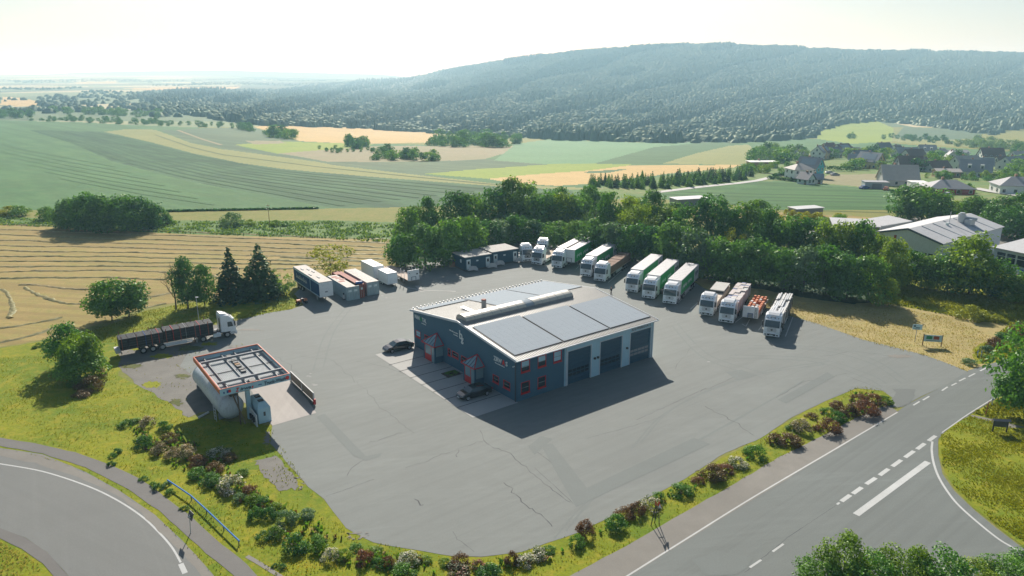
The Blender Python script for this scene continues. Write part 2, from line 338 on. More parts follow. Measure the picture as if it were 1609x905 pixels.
# ------------------------------------------------------------------ mesh helpers
class MB:
    """collects shapes; build() links them as one mesh object"""
    def __init__(s): s.v = []; s.f = []
    def add(s, vs, fs):
        n = len(s.v); s.v += [tuple(x) for x in vs]; s.f += [tuple(i + n for i in f) for f in fs]; return s
    def box(s, x0, x1, y0, y1, z0, z1):
        if x0 > x1: x0, x1 = x1, x0
        if y0 > y1: y0, y1 = y1, y0
        if z0 > z1: z0, z1 = z1, z0
        return s.add([(x0, y0, z0), (x1, y0, z0), (x1, y1, z0), (x0, y1, z0), (x0, y0, z1), (x1, y0, z1), (x1, y1, z1), (x0, y1, z1)],
                     [(0, 3, 2, 1), (4, 5, 6, 7), (0, 1, 5, 4), (1, 2, 6, 5), (2, 3, 7, 6), (3, 0, 4, 7)])
    def bev(s, x0, x1, y0, y1, z0, z1, r=0.05):
        """box with chamfered vertical and top edges"""
        def ring(i, z): return [(x0 + i + r, y0 + i, z), (x1 - i - r, y0 + i, z), (x1 - i, y0 + i + r, z), (x1 - i, y1 - i - r, z), (x1 - i - r, y1 - i, z), (x0 + i + r, y1 - i, z), (x0 + i, y1 - i - r, z), (x0 + i, y0 + i + r, z)]
        return s.loft([ring(0, z0), ring(0, z1 - r), ring(r * 0.8, z1)])
    def loft(s, rings, cap=True):
        n = len(rings[0]); vs = [p for r in rings for p in r]; fs = []
        for k in range(len(rings) - 1):
            for i in range(n):
                j = (i + 1) % n; fs.append((k * n + i, k * n + j, (k + 1) * n + j, (k + 1) * n + i))
        if cap: fs.append(tuple(range(n - 1, -1, -1))); fs.append(tuple((len(rings) - 1) * n + i for i in range(n)))
        return s.add(vs, fs)
    def cyl(s, a, b, r, n=10, r2=None):
        a = Vector(a); b = Vector(b); d = (b - a).normalized(); r2 = r if r2 is None else r2
        p = d.orthogonal().normalized(); q = d.cross(p)
        def ring(c, rr): return [c + p * (rr * math.cos(2 * PI * i / n)) + q * (rr * math.sin(2 * PI * i / n)) for i in range(n)]
        return s.loft([ring(a, r), ring(b, r2)])
    def bar(s, a, b, w, h=None):
        """square bar between two points"""
        a = Vector(a); b = Vector(b); d = (b - a).normalized(); h = w if h is None else h
        side = d.cross(Vector((0, 0, 1)))
        side = Vector((1, 0, 0)) if side.length < 1e-4 else side.normalized()
        up = side.cross(d).normalized(); o = []
        for c in (a, b): o.append([c + side * (w / 2 * i) + up * (h / 2 * j) for i, j in ((-1, -1), (1, -1), (1, 1), (-1, 1))])
        return s.loft(o)
    def prism(s, prof, y0, y1, axis='y', inset=0.0, ch=0.0):
        """profile (x, z) extruded along y; ch chamfers the ends by inset"""
        cx = sum(p[0] for p in prof) / len(prof); cz = sum(p[1] for p in prof) / len(prof)
        def ring(y, k): return [(cx + (x - cx) * k, y, cz + (z - cz) * k) for x, z in prof]
        if ch: return s.loft([ring(y0, 1 - inset), ring(y0 + ch, 1), ring(y1 - ch, 1), ring(y1, 1 - inset)])
        return s.loft([ring(y0, 1), ring(y1, 1)])
    def quad(s, a, b, c, d): return s.add([a, b, c, d], [(0, 1, 2, 3)])
    def slab(s, pts, t):
        """polygon (any plane) given thickness t along its normal"""
        pts = [Vector(p) for p in pts]; n = (pts[1] - pts[0]).cross(pts[2] - pts[1]).normalized() * t
        return s.loft([pts, [p + n for p in pts]])
    def build(s, name, mat, parent=None, smooth=False):
        me = bpy.data.meshes.new(name); me.from_pydata(s.v, [], s.f); me.update()
        bm = bmesh.new(); bm.from_mesh(me); bmesh.ops.recalc_face_normals(bm, faces=bm.faces); bm.to_mesh(me); bm.free()
        if smooth: me.polygons.foreach_set('use_smooth', [True] * len(me.polygons))
        return link(name, me, mat, parent)
def link(name, me, mat, parent=None, loc=None, rz=0.0):
    o = bpy.data.objects.new(name, me); COL.objects.link(o)
    if mat is not None and not me.materials: me.materials.append(M[mat] if isinstance(mat, str) else mat)
    if parent is not None: o.parent = parent
    if loc is not None: o.location = loc
    o.rotation_euler.z = rz
    return o
def tag(o, label, cat, group=None, kind=None):
    if label: o['label'] = label
    if cat: o['category'] = cat
    if group: o['group'] = group
    if kind: o['kind'] = kind
    return o
def thing(name, label, cat, loc=(0, 0, 0), rz=0.0, group=None):
    o = bpy.data.objects.new(name, None); COL.objects.link(o); o.empty_display_size = 0.3
    o.location = loc; o.rotation_euler.z = rz
    return tag(o, label, cat, group)
def tree_copy(o, parent=None):
    c = o.copy(); COL.objects.link(c); c.parent = parent
    for k in [x for x in o.children]: tree_copy(k, c)
    return c
def np_mesh(name, verts, faces, tone=None, smooth=False):
    """fast mesh from arrays; faces (n, k)"""
    verts = np.asarray(verts, np.float32); faces = np.asarray(faces, np.int32); n, k = faces.shape
    me = bpy.data.meshes.new(name); me.vertices.add(len(verts)); me.vertices.foreach_set('co', verts.ravel())
    me.loops.add(n * k); me.loops.foreach_set('vertex_index', faces.ravel())
    me.polygons.add(n); me.polygons.foreach_set('loop_start', np.arange(0, n * k, k, dtype=np.int32)); me.polygons.foreach_set('loop_total', np.full(n, k, np.int32))
    if smooth: me.polygons.foreach_set('use_smooth', np.ones(n, bool))
    if tone is not None:
        a = me.attributes.new('tone', 'FLOAT', 'FACE'); a.data.foreach_set('value', np.asarray(tone, np.float32))
    me.update(calc_edges=True); return me
def text_mesh(s, size, depth=0.02, bold=0.0, shear=0.0):
    cu = bpy.data.curves.new('lettering', 'FONT'); cu.body = s; cu.size = size; cu.extrude = depth; cu.offset = bold; cu.shear = shear; cu.resolution_u = 2
    o = bpy.data.objects.new('lettering', cu); COL.objects.link(o)
    me = bpy.data.meshes.new_from_object(o.evaluated_get(bpy.context.evaluated_depsgraph_get()))
    bpy.data.objects.remove(o); bpy.data.curves.remove(cu)
    me.materials.clear(); return me
def lettering(s, size, mat, parent, M4, bold=0.0, name='lettering', shear=0.0, fit=None):
    """text whose baseline frame is M4 (x along the text, y up, z out)"""
    me = text_mesh(s, size, 0.015, bold, shear)
    if fit:
        xs = [v.co.x for v in me.vertices]; me.transform(Matrix.Diagonal((fit / (max(xs) - min(xs)), 1, 1, 1)))
    me.transform(M4); return link(name, me, mat, parent)
def frame(origin, xd, yd):
    x = Vector(xd).normalized(); y = Vector(yd).normalized(); z = x.cross(y)
    m = Matrix((x, y, z)).transposed().to_4x4(); m.translation = Vector(origin); return m
def catmull(pts, n=6, closed=True):
    out = []; m = len(pts)
    for i in range(m if closed else m - 1):
        p0, p1, p2, p3 = (pts[(i - 1) % m], pts[i], pts[(i + 1) % m], pts[(i + 2) % m]) if closed else (pts[max(i - 1, 0)], pts[i], pts[i + 1], pts[min(i + 2, m - 1)])
        for k in range(n):
            t = k / n
            out.append(tuple(0.5 * ((2 * p1[a]) + (-p0[a] + p2[a]) * t + (2 * p0[a] - 5 * p1[a] + 4 * p2[a] - p3[a]) * t * t + (-p0[a] + 3 * p1[a] - 3 * p2[a] + p3[a]) * t ** 3) for a in range(2)))
    if not closed: out.append(tuple(pts[-1][:2]))
    return out
_zc = [0]
def sheet(name, pts, z, mat, smooth=False, jit=0.0, px=True, step=1.2, kind='structure', label=None, cat=None):
    """flat ground sheet from outline points (sighted points by default)"""
    _zc[0] += 1; z += _zc[0] * 0.0004
    w = [tuple(G(u, v)[:2]) for u, v in pts] if px else [tuple(p[:2]) for p in pts]
    if smooth: w = catmull(w, 7)
    if jit:
        o = []
        for i, a in enumerate(w):
            b = w[(i + 1) % len(w)]; L = math.dist(a, b); n = max(1, int(L / step))
            for k in range(n):
                t = k / n; o.append((a[0] + (b[0] - a[0]) * t + R.uniform(-jit, jit), a[1] + (b[1] - a[1]) * t + R.uniform(-jit, jit)))
        w = o
    vs = [Vector((x, y, 0)) for x, y in w]
    tris = tessellate_polygon([vs])
    me = bpy.data.meshes.new(name); me.from_pydata([(x, y, z) for x, y in w], [], [tuple(t) for t in tris]); me.update()
    bm = bmesh.new(); bm.from_mesh(me); bmesh.ops.recalc_face_normals(bm, faces=bm.faces)
    up = sum(f.normal.z for f in bm.faces)
    if up < 0: bmesh.ops.reverse_faces(bm, faces=bm.faces)
    bm.to_mesh(me); bm.free()
    o = link(name, me, mat); tag(o, label, cat, None, kind); return o
def strip_mb(mb, line, w, z, px=True, jit=0.0, smooth=0):
    """flat ribbon of width w along a line of sighted points"""
    pts = [G(u, v) for u, v in line] if px else [Vector((p[0], p[1], 0)) for p in line]
    if smooth: pts = [Vector((x, y, 0)) for x, y in catmull([tuple(p[:2]) for p in pts], smooth, False)]
    L = []; Rr = []
    for i, p in enumerate(pts):
        a = pts[max(i - 1, 0)]; b = pts[min(i + 1, len(pts) - 1)]; d = (b - a).normalized(); n = Vector((-d.y, d.x, 0))
        ww = (w / 2) * (1 + R.uniform(-jit, jit))
        L.append((p.x + n.x * ww, p.y + n.y * ww, z)); Rr.append((p.x - n.x * ww, p.y - n.y * ww, z))
    k = len(pts); mb.add(L + Rr, [(k + i, k + i + 1, i + 1, i) for i in range(k - 1)]); return mb
def line_px(line, n):
    """evenly resample a polyline of 2-tuples"""
    d = [0]
    for a, b in zip(line, line[1:]): d.append(d[-1] + math.dist(a, b))
    out = []
    for k in range(n):
        t = d[-1] * k / (n - 1); i = max(j for j in range(len(d)) if d[j] <= t + 1e-9); i = min(i, len(line) - 2)
        f = (t - d[i]) / max(1e-9, d[i + 1] - d[i]); out.append(tuple(line[i][q] + (line[i + 1][q] - line[i][q]) * f for q in range(2)))
    return out
ORD = ['first', 'second', 'third', 'fourth', 'fifth', 'sixth', 'seventh', 'eighth', 'ninth', 'tenth', 'eleventh', 'twelfth', 'thirteenth', 'fourteenth', 'fifteenth', 'sixteenth', 'seventeenth', 'eighteenth', 'nineteenth', 'twentieth']
def nth(i):
    i += 1
    if i <= 20: return ORD[i - 1]
    return '%d%s' % (i, {1: 'st', 2: 'nd', 3: 'rd'}.get(i % 10, 'th') if i % 100 not in (11, 12, 13) else 'th')
# ------------------------------------------------------------------ terrain: one landform, cut into its fields
def inpoly(poly, U, V):
    ins = np.zeros(U.shape, bool); n = len(poly)
    for i in range(n):
        x1, y1 = poly[i]; x2, y2 = poly[(i + 1) % n]
        if y1 == y2: continue
        c = ((y1 > V) != (y2 > V)) & (U < (x2 - x1) * (V - y1) / (y2 - y1) + x1); ins ^= c
    return ins
us = np.concatenate([np.arange(-900, -60, 14.0), np.arange(-60, 1670, 2.0), np.arange(1670, 2500, 14.0)])
NF = 235
S = np.linspace(0, 1, NF)
# each column: rows from v=330 up to the crest
cv = crest_v(us)
VV = 330 + (cv[None, :] - 330) * S[:, None]
YY = np.zeros_like(VV)
LEVS = {k: (np.array(_pc(TU, _lev[k][0], us)) if k < 6 else cv, np.array(_pc(TU, _lev[k][1], us))) for k in range(1, 7)}
for j, u in enumerate(us):
    vs = np.array([370, 345, 330] + [LEVS[k][0][j] for k in range(1, 7)]); ls = np.array([math.log(yplane(v)) for v in (370, 345, 330)] + [LEVS[k][1][j] for k in range(1, 7)])
    YY[:, j] = np.exp(_pc(-vs, ls, -VV[:, j]))
def dyz_np(v):
    a = (v - CY) / FOC; return np.cos(PITCH) - a * np.sin(PITCH), -np.sin(PITCH) - a * np.cos(PITCH)
def to_world(U, V, Y):
    dy, dz = dyz_np(V); return Y * ((U - CX) / FOC) / dy, Y, CAMH + Y * dz / dy
vnear = np.concatenate([np.array([2600, 1800, 1400, 1150, 1000]), np.arange(950, 330, -12.0)])
UU = np.repeat(us[None, :], NF, 0)
Vn = np.repeat(vnear[:, None], len(us), 1); Un = np.repeat(us[None, :], len(vnear), 0)
dyn, dzn = dyz_np(Vn); Yn = -CAMH * dyn / dzn
# rows beyond the crest fall away
back = [(1.12, -25), (1.4, -120), (3.0, -300)]
X1, Y1, Z1 = to_world(np.concatenate([Un, UU]), np.concatenate([Vn, VV]), np.concatenate([Yn, YY]))
for f, dz in back:
    X1 = np.concatenate([X1, X1[len(vnear) + NF - 1:len(vnear) + NF] * f]); Y1 = np.concatenate([Y1, Y1[len(vnear) + NF - 1:len(vnear) + NF] * f])
    Z1 = np.concatenate([Z1, Z1[len(vnear) + NF - 1:len(vnear) + NF] + dz])
nr, nc = X1.shape
for i in range(len(vnear), len(vnear) + NF):              # gentle swells
    pass
ID = np.arange(nr * nc).reshape(nr, nc)
quads = np.stack([ID[:-1, :-1], ID[:-1, 1:], ID[1:, 1:], ID[1:, :-1]], -1)
Vall = np.concatenate([Vn, VV, np.full((len(back), nc), 60.0)]); Uall = np.repeat(us[None, :], nr, 0)
Uc = (Uall[:-1, :-1] + Uall[1:, 1:]) / 2; Vc = (Vall[:-1, :-1] + Vall[1:, 1:]) / 2
Sr = np.concatenate([np.full(len(vnear), -1.0), S, np.full(len(back), 2.0)]); Sc = np.repeat(((Sr[:-1] + Sr[1:]) / 2)[:, None], nc - 1, 1)
FIELD = np.zeros(Uc.shape, int)
FL = [('ground', 'verge_tan')]
def field(name, mat, poly):
    FL.append((name, mat)); FIELD[inpoly(poly, Uc, Vc) & (Sc > -0.5)] = len(FL) - 1
def wob(poly, a=0.5):
    out = []
    for i, p in enumerate(poly):
        q = poly[(i + 1) % len(poly)]; n = max(1, int(math.dist(p, q) / 25))
        for k in range(n):
            t = k / n; out.append((p[0] + (q[0] - p[0]) * t, p[1] + (q[1] - p[1]) * t + R.uniform(-a, a)))
    return out
FA = [(-900, 500), (-900, 40), (2500, 40), (2500, 500)]
field('farmland', 'far_farmland', [(-900, 200), (-900, 40), (2500, 40), (2500, 200)])
field('crop_field', 'crop_green', wob([(-900, 190), (0, 189), (120, 192), (240, 198), (330, 201), (398, 200), (470, 222), (700, 228), (1300, 218), (1609, 240), (2500, 240), (2500, 335), (-900, 335)], 0.3))
field('forest_ground', 'forest_floor', [(230, 150), (330, 186), (400, 196), (560, 202), (700, 210), (860, 219), (1050, 224), (1160, 224), (1283, 217), (1290, 206), (1330, 193), (1380, 190), (1440, 196), (1520, 206), (1560, 212), (1570, 206), (1609, 200), (2500, 200), (2500, 40), (620, 40), (600, 122), (430, 130), (330, 138)])
field('tan_strip', 'crop_olive', wob([(164, 207), (239, 224), (308, 242), (378, 256), (448, 266), (597, 279), (796, 294), (960, 300), (960, 297), (786, 289), (647, 274), (522, 259), (498, 254), (348, 234), (299, 224), (244, 204), (200, 203)], .3))
field('row_crop', 'crop_dark', wob([(45, 204), (109, 224), (174, 252), (279, 281), (398, 304), (517, 326), (660, 328), (900, 320), (900, 300), (796, 294), (597, 279), (448, 266), (378, 256), (308, 242), (239, 224), (164, 207)], .3))
field('grey_green_crop', 'crop_greygreen', [(250, 204), (279, 205), (318, 219), (378, 232), (438, 241), (512, 254), (600, 253), (700, 252), (776, 250), (880, 257), (760, 266), (667, 274), (720, 282), (786, 289), (647, 274), (522, 259), (498, 254), (348, 234), (299, 224)])
field('hill_field', 'crop_greygreen', [(279, 204), (330, 201), (398, 200), (440, 214), (470, 222), (438, 229), (378, 232), (318, 219)])
field('grain_field', 'wheat', [(398, 199), (440, 196), (560, 201), (687, 209), (690, 213), (676, 224), (560, 226), (473, 222), (430, 208)])
field('clover_patch', 'crop_lime', wob([(368, 227), (440, 222), (587, 227), (560, 233), (480, 241), (435, 241)]))
field('fallow_field', 'fallow', wob([(438, 241), (587, 230), (676, 229), (760, 229), (811, 229), (793, 241), (759, 251), (693, 253), (590, 255), (512, 254)]))
field('ploughed_patch', 'fallow', [(385, 221), (440, 221), (450, 225), (400, 227)])
field('pale_crop', 'crop_teal', wob([(811, 226), (862, 219), (980, 223), (1050, 226), (1110, 222), (1028, 233), (933, 257), (860, 258), (776, 252), (793, 240)], .3))
field('beet_field', 'crop_deep', wob([(933, 257), (1028, 231), (1115, 223), (1172, 225), (1133, 232), (1085, 243), (1041, 258)], .3))
field('olive_field', 'crop_olive', [(1041, 257), (1093, 241), (1146, 229), (1176, 227), (1190, 240), (1172, 256), (1159, 259)])
field('lime_field', 'crop_lime', wob([(667, 273), (760, 265), (880, 257), (993, 258), (960, 268), (767, 281)], .3))
field('wheat_field', 'wheat', wob([(767, 281), (828, 275), (924, 268), (993, 259.5), (1165, 259), (1150, 264), (1050, 273), (928, 289), (876, 292), (800, 287)], .3))
field('green_streak', 'crop_deep', [(915, 270), (990, 265), (960, 271), (925, 272)])
field('valley_meadow', 'crop_lime', [(1283, 218), (1290, 206), (1330, 193), (1378, 190), (1404, 201), (1402, 222), (1340, 226)])
field('valley_field', 'crop_greygreen', [(1404, 216), (1420, 200), (1480, 201), (1545, 206), (1540, 218), (1470, 220)])
field('valley_stubble', 'crop_olive', [(1402, 217), (1470, 220), (1545, 218), (1609, 224), (1609, 232), (1500, 230), (1402, 222)])
field('far_grain', 'wheat', [(5, 152), (35, 154), (62, 160), (60, 168), (30, 167), (0, 165)])
field('far_grain_strip', 'wheat', [(115, 129), (180, 128), (190, 130), (120, 131)])
field('far_wheat', 'wheat', [(190, 139), (260, 137), (380, 136), (370, 139.5), (300, 143), (220, 141)])
field('village_land', 'village_ground', wob([(1172, 256), (1200, 240), (1300, 236), (1430, 240), (1609, 250), (2500, 255), (2500, 345), (1609, 345), (1480, 335), (1400, 322), (1404, 300), (1370, 297), (1240, 284), (1170, 285), (1035, 303), (1000, 310), (900, 312), (930, 296), (1060, 274), (1160, 262)]))
field('bean_field', 'near_crop', [(1035, 305), (1080, 299), (1190, 285), (1240, 287), (1330, 296), (1404, 302), (1420, 340), (1300, 335), (1200, 326), (1100, 318)])
field('dirt_lot', 'fallow', wob([(1285, 287), (1300, 275), (1380, 273), (1372, 295)]))
field('field_margin', 'verge_tan', [(230, 345), (500, 328), (615, 326), (900, 318), (1000, 310), (1100, 318), (1200, 327), (1300, 336), (1420, 342), (1609, 345), (2500, 345), (2500, 400), (-900, 400), (-900, 334), (200, 332)])
VERT = np.stack([X1, Y1, Z1], -1).reshape(-1, 3)
for k, (nm, mt) in enumerate(FL):
    sel = quads[FIELD == k]
    if len(sel) == 0: continue
    uq, inv = np.unique(sel.ravel(), return_inverse=True)
    me = np_mesh(nm, VERT[uq], inv.reshape(-1, 4), smooth=True)
    tag(link(nm, me, mt), None, None, None, 'structure')
# distant blue ridges
def ridge(prof, y, depth, name):
    u = np.arange(prof[0][0], prof[-1][0], 6.0); v = _pc([p[0] for p in prof], [p[1] for p in prof], u) + rng.normal(0, 0.12, len(u))
    vs = []
    for f, dv in ((0.95, 9), (0.98, 3), (1.0, 0), (1.05, 4), (1.12, 20)):
        x, yy, z = to_world(u, v + dv, np.full(len(u), y * f)); vs.append(np.stack([x, yy, z], -1))
    n = len(u); I = np.arange(5 * n).reshape(5, n); q = np.stack([I[:-1, :-1], I[:-1, 1:], I[1:, 1:], I[1:, :-1]], -1).reshape(-1, 4)
    tag(link(name, np_mesh(name, np.concatenate(vs), q, smooth=True), 'forest_floor'), None, None, None, 'structure')
ridge([(-900, 117), (-300, 115), (0, 119), (60, 117.5), (120, 114.5), (240, 112), (340, 111), (450, 113.5), (520, 115), (600, 117.5), (650, 123), (720, 135)], 9700, 1, 'distant_ridge')

# ------------------------------------------------------------------ near ground
Z = 0.004
sheet('lawn', [(-700, 560), (0, 547), (90, 533), (160, 515), (230, 488), (330, 470), (455, 455), (470, 470), (458, 490), (375, 500), (290, 520), (205, 548), (185, 590), (260, 625), (300, 655), (428, 669), (425, 697), (484, 765), (509, 784), (543, 830), (586, 853), (649, 864), (711, 874), (757, 875), (819, 867), (860, 852), (999, 790), (1074, 752), (1197, 686), (1298, 628), (1346, 607), (1395, 609), (1418, 628), (1383, 640), (1346, 657), (1298, 683), (1223, 720), (1148, 765), (1044, 824), (999, 851), (895, 910), (850, 940), (600, 1500), (-700, 1500)], Z, 'lawn_bright', jit=0.12)
sheet('mown_verge', [(1090, 440), (1105, 452), (1240, 495), (1280, 507), (1357, 534), (1419, 549), (1453, 558), (1497, 574), (1522, 583), (1609, 556), (2100, 500), (2100, 430), (1609, 440), (1400, 440), (1200, 430)], Z, 'mown_tan', jit=0.15)
sheet('rough_grass', [(1395, 440), (1400, 478), (1450, 488), (1497, 496), (1543, 506), (1583, 509), (1577, 521), (1560, 532), (1528, 549), (1532, 572), (1560, 572), (1609, 555), (2100, 500), (2100, 400), (1500, 400)], Z * 2, 'lawn_verge', jit=0.25)
sheet('hay_field', [(-800, 348), (0, 350), (100, 358), (250, 366), (400, 371), (615, 377), (645, 385), (640, 412), (600, 420), (560, 425), (470, 440), (430, 455), (330, 468), (230, 482), (150, 510), (100, 528), (0, 545), (-800, 640)], Z * 2, 'stubble', jit=0.25)
sheet('weed_strip', [(-800, 338), (0, 340), (110, 345), (230, 346), (380, 347), (520, 346), (640, 350), (660, 400), (640, 395), (615, 377), (400, 371), (250, 366), (100, 358), (0, 350), (-800, 348)], Z * 3, 'weeds', jit=0.4)
sheet('footpath_verge', [(616, 395), (700, 390), (900, 370), (1100, 400), (1250, 430), (1420, 445), (1404, 470), (1340, 478), (1250, 465), (1120, 440), (1000, 425), (830, 400), (700, 412), (630, 424)], Z * 2, 'forest_floor', jit=0.4)
sheet('dirt_margin', [(1050, 331), (1120, 331), (1200, 332), (1300, 338), (1410, 343), (1400, 352), (1290, 354), (1180, 348), (1080, 340)], Z, 'stubble', jit=.4)
sheet('factory_yard', [(1210, 352), (1300, 352), (1400, 340), (1609, 345), (2000, 350), (2000, 440), (1609, 432), (1480, 425), (1330, 400)], Z * 2, 'path_gravel', jit=0.2)
sheet('rough_gravel', [(183, 548), (205, 540), (290, 519), (380, 503), (420, 520), (420, 600), (350, 640), (300, 655), (262, 632), (225, 610), (190, 585)], Z * 3, 'rough_gravel', jit=0.35, smooth=False)
YARD = [(283, 575), (300, 545), (345, 520), (375, 503), (420, 492), (458, 486), (478, 479), (462, 462), (480, 445), (560, 425), (610, 422), (700, 408), (830, 380), (900, 372), (1010, 398), (1090, 443), (1108, 454), (1240, 496), (1280, 507), (1357, 534), (1419, 549), (1453, 558), (1497, 574), (1520, 584), (1490, 603), (1450, 622), (1418, 640), (1398, 640), (1402, 625), (1387, 614), (1346, 610), (1298, 630), (1245, 655), (1197, 688), (1141, 711), (1074, 754), (999, 792), (906, 838), (860, 853), (819, 867), (757, 875), (711, 874), (649, 864), (586, 853), (543, 830), (509, 784), (484, 765), (425, 697), (428, 669), (400, 640), (330, 610)]
sheet('yard_asphalt', YARD, Z * 4, 'yard_asphalt', jit=0.05)
sheet('wash_slab', [tuple(p) for p in ((428, 669), (497, 649), (455, 589), (390, 606))], Z * 6, 'slab_concrete')
# roads
sheet('main_road', [(985, 905), (1186, 780), (1410, 647), (1425, 636), (1490, 603), (1522, 582), (1609, 556), (2300, 380), (2300, 480), (1609, 604), (1567, 625), (1523, 652), (1488, 675), (1474, 690), (1474, 715), (1481, 745), (1499, 771), (1530, 801), (1563, 828), (1609, 863), (1800, 1000), (2000, 1600), (640, 1600), (860, 985)], Z * 5, 'road_asphalt')
sheet('road_shoulder', [(700, 1100), (895, 906), (999, 850), (1044, 823), (1148, 764), (1223, 719), (1298, 682), (1346, 656), (1383, 640), (1396, 637), (1412, 648), (1186, 783), (985, 908), (800, 1100)], Z * 5.5, 'path_gravel', jit=0.06)
sheet('roadside_lawn', [(1480, 683), (1500, 667), (1523, 654), (1545, 660), (1580, 672), (1609, 672), (2200, 690), (2200, 1200), (1800, 985), (1609, 860), (1563, 825), (1530, 798), (1500, 768), (1483, 742), (1476, 715), (1474, 697)], Z * 7, 'lawn_bright', jit=0.05)
sheet('roadside_grass', [(1526, 652), (1567, 627), (1609, 606), (2200, 520), (2200, 690), (1609, 671), (1580, 664), (1550, 657)], Z * 7, 'lawn_verge', jit=0.05)
sheet('trodden_path', [(1515, 656), (1528, 652), (1550, 657), (1580, 664), (1609, 671), (2200, 690), (2200, 700), (1609, 679), (1578, 671), (1545, 660), (1525, 657)], Z * 6.5, 'path_gravel')
sheet('bend_road', [(-600, 690), (0, 704), (67, 714), (135, 742), (189, 772), (243, 809), (286, 849), (320, 886), (345, 915), (420, 1100), (450, 1500), (200, 1500), (130, 1000), (108, 905), (74, 868), (40, 845), (0, 830), (-600, 800)], Z * 5, 'curve_asphalt')
sheet('road_gutter', [(-600, 800), (0, 830), (40, 845), (74, 868), (108, 905), (130, 1000), (108, 1000), (84, 905), (67, 886), (34, 863), (0, 846), (-600, 815)], Z * 5.6, 'path_tar', jit=0.03)
sheet('bend_shoulder', [(-600, 692), (0, 705), (67, 715), (135, 743), (189, 773), (243, 810), (286, 850), (320, 887), (345, 916), (420, 1100), (400, 1100), (316, 905), (285, 868), (250, 834), (222, 806), (182, 778), (135, 755), (67, 731), (0, 717), (-600, 700)], Z * 5.5, 'path_gravel', jit=0.12)
sheet('footpath', [(-600, 672), (0, 688), (51, 696), (118, 711), (175, 731), (229, 758), (263, 784), (297, 809), (337, 846), (388, 886), (404, 905), (560, 1100), (500, 1100), (368, 905), (324, 870), (286, 836), (249, 802), (202, 769), (135, 735), (67, 713), (0, 701), (-600, 684)], Z * 5, 'path_tar', jit=0.05)
mb = MB(); strip_mb(mb, [(388, 874), (412, 888), (442, 907), (470, 925)], 0.4, Z * 6); tag(mb.build('kerb', 'path_gravel'), None, None, None, 'structure')

def marking(lines, w, mat='lane_paint', z=Z * 7, name='road_marking', smooth=6):
    mb = MB()
    for l in lines: strip_mb(mb, l, w, z, smooth=smooth if len(l) > 2 else 0)
    return tag(mb.build(name, mat), None, None, None, 'structure')
marking([[(975, 912), (1080, 846), (1186, 780), (1300, 713), (1410, 648)]], 0.16)
marking([[(0, 729), (67, 741), (135, 763), (182, 785), (222, 811), (249, 836), (270, 860), (284, 884)], [(-600, 690), (-200, 708), (0, 729)]], 0.17)
marking([[(284, 886), (291, 901)]], 0.42)
marking([[(1465, 694), (1464, 708), (1467, 728), (1475, 750), (1489, 773), (1506, 794), (1536, 821), (1570, 848), (1609, 873), (1760, 985)]], 0.22, z=Z * 8)
marking([[(1480, 680), (1500, 666), (1523, 650), (1567, 623), (1609, 602)]], 0.14, z=Z * 8)
marking([[(1345, 809), (1458, 726)]], 0.62)
mb = MB()
for a, b in (((1322, 788), (1336, 778)), ((1340, 776), (1354, 766)), ((1361, 761), (1376, 751)), ((1382, 747), (1396, 737)), ((1402, 733), (1416, 723)), ((1422, 719), (1436, 709)), ((1441, 706), (1453, 697)), ((1459, 693), (1470, 685))): strip_mb(mb, [a, b], 0.42, Z * 7)
tag(mb.build('road_marking', 'lane_paint'), None, None, None, 'structure')
mb = MB()
for a, b in (((1435, 637), (1445, 631)), ((1450, 629), (1460, 623)), ((1480, 614), (1489, 608)), ((1495, 606), (1503, 602)), ((1507, 599), (1517, 594)), ((1522, 592), (1532, 587)), ((1540, 583), (1552, 577)), ((1214, 867), (1231, 855)), ((1178, 892), (1196, 880)), ((1315, 793), (1319, 790))): strip_mb(mb, [a, b], 0.2, Z * 7)
tag(mb.build('road_marking', 'lane_paint'), None, None, None, 'structure')
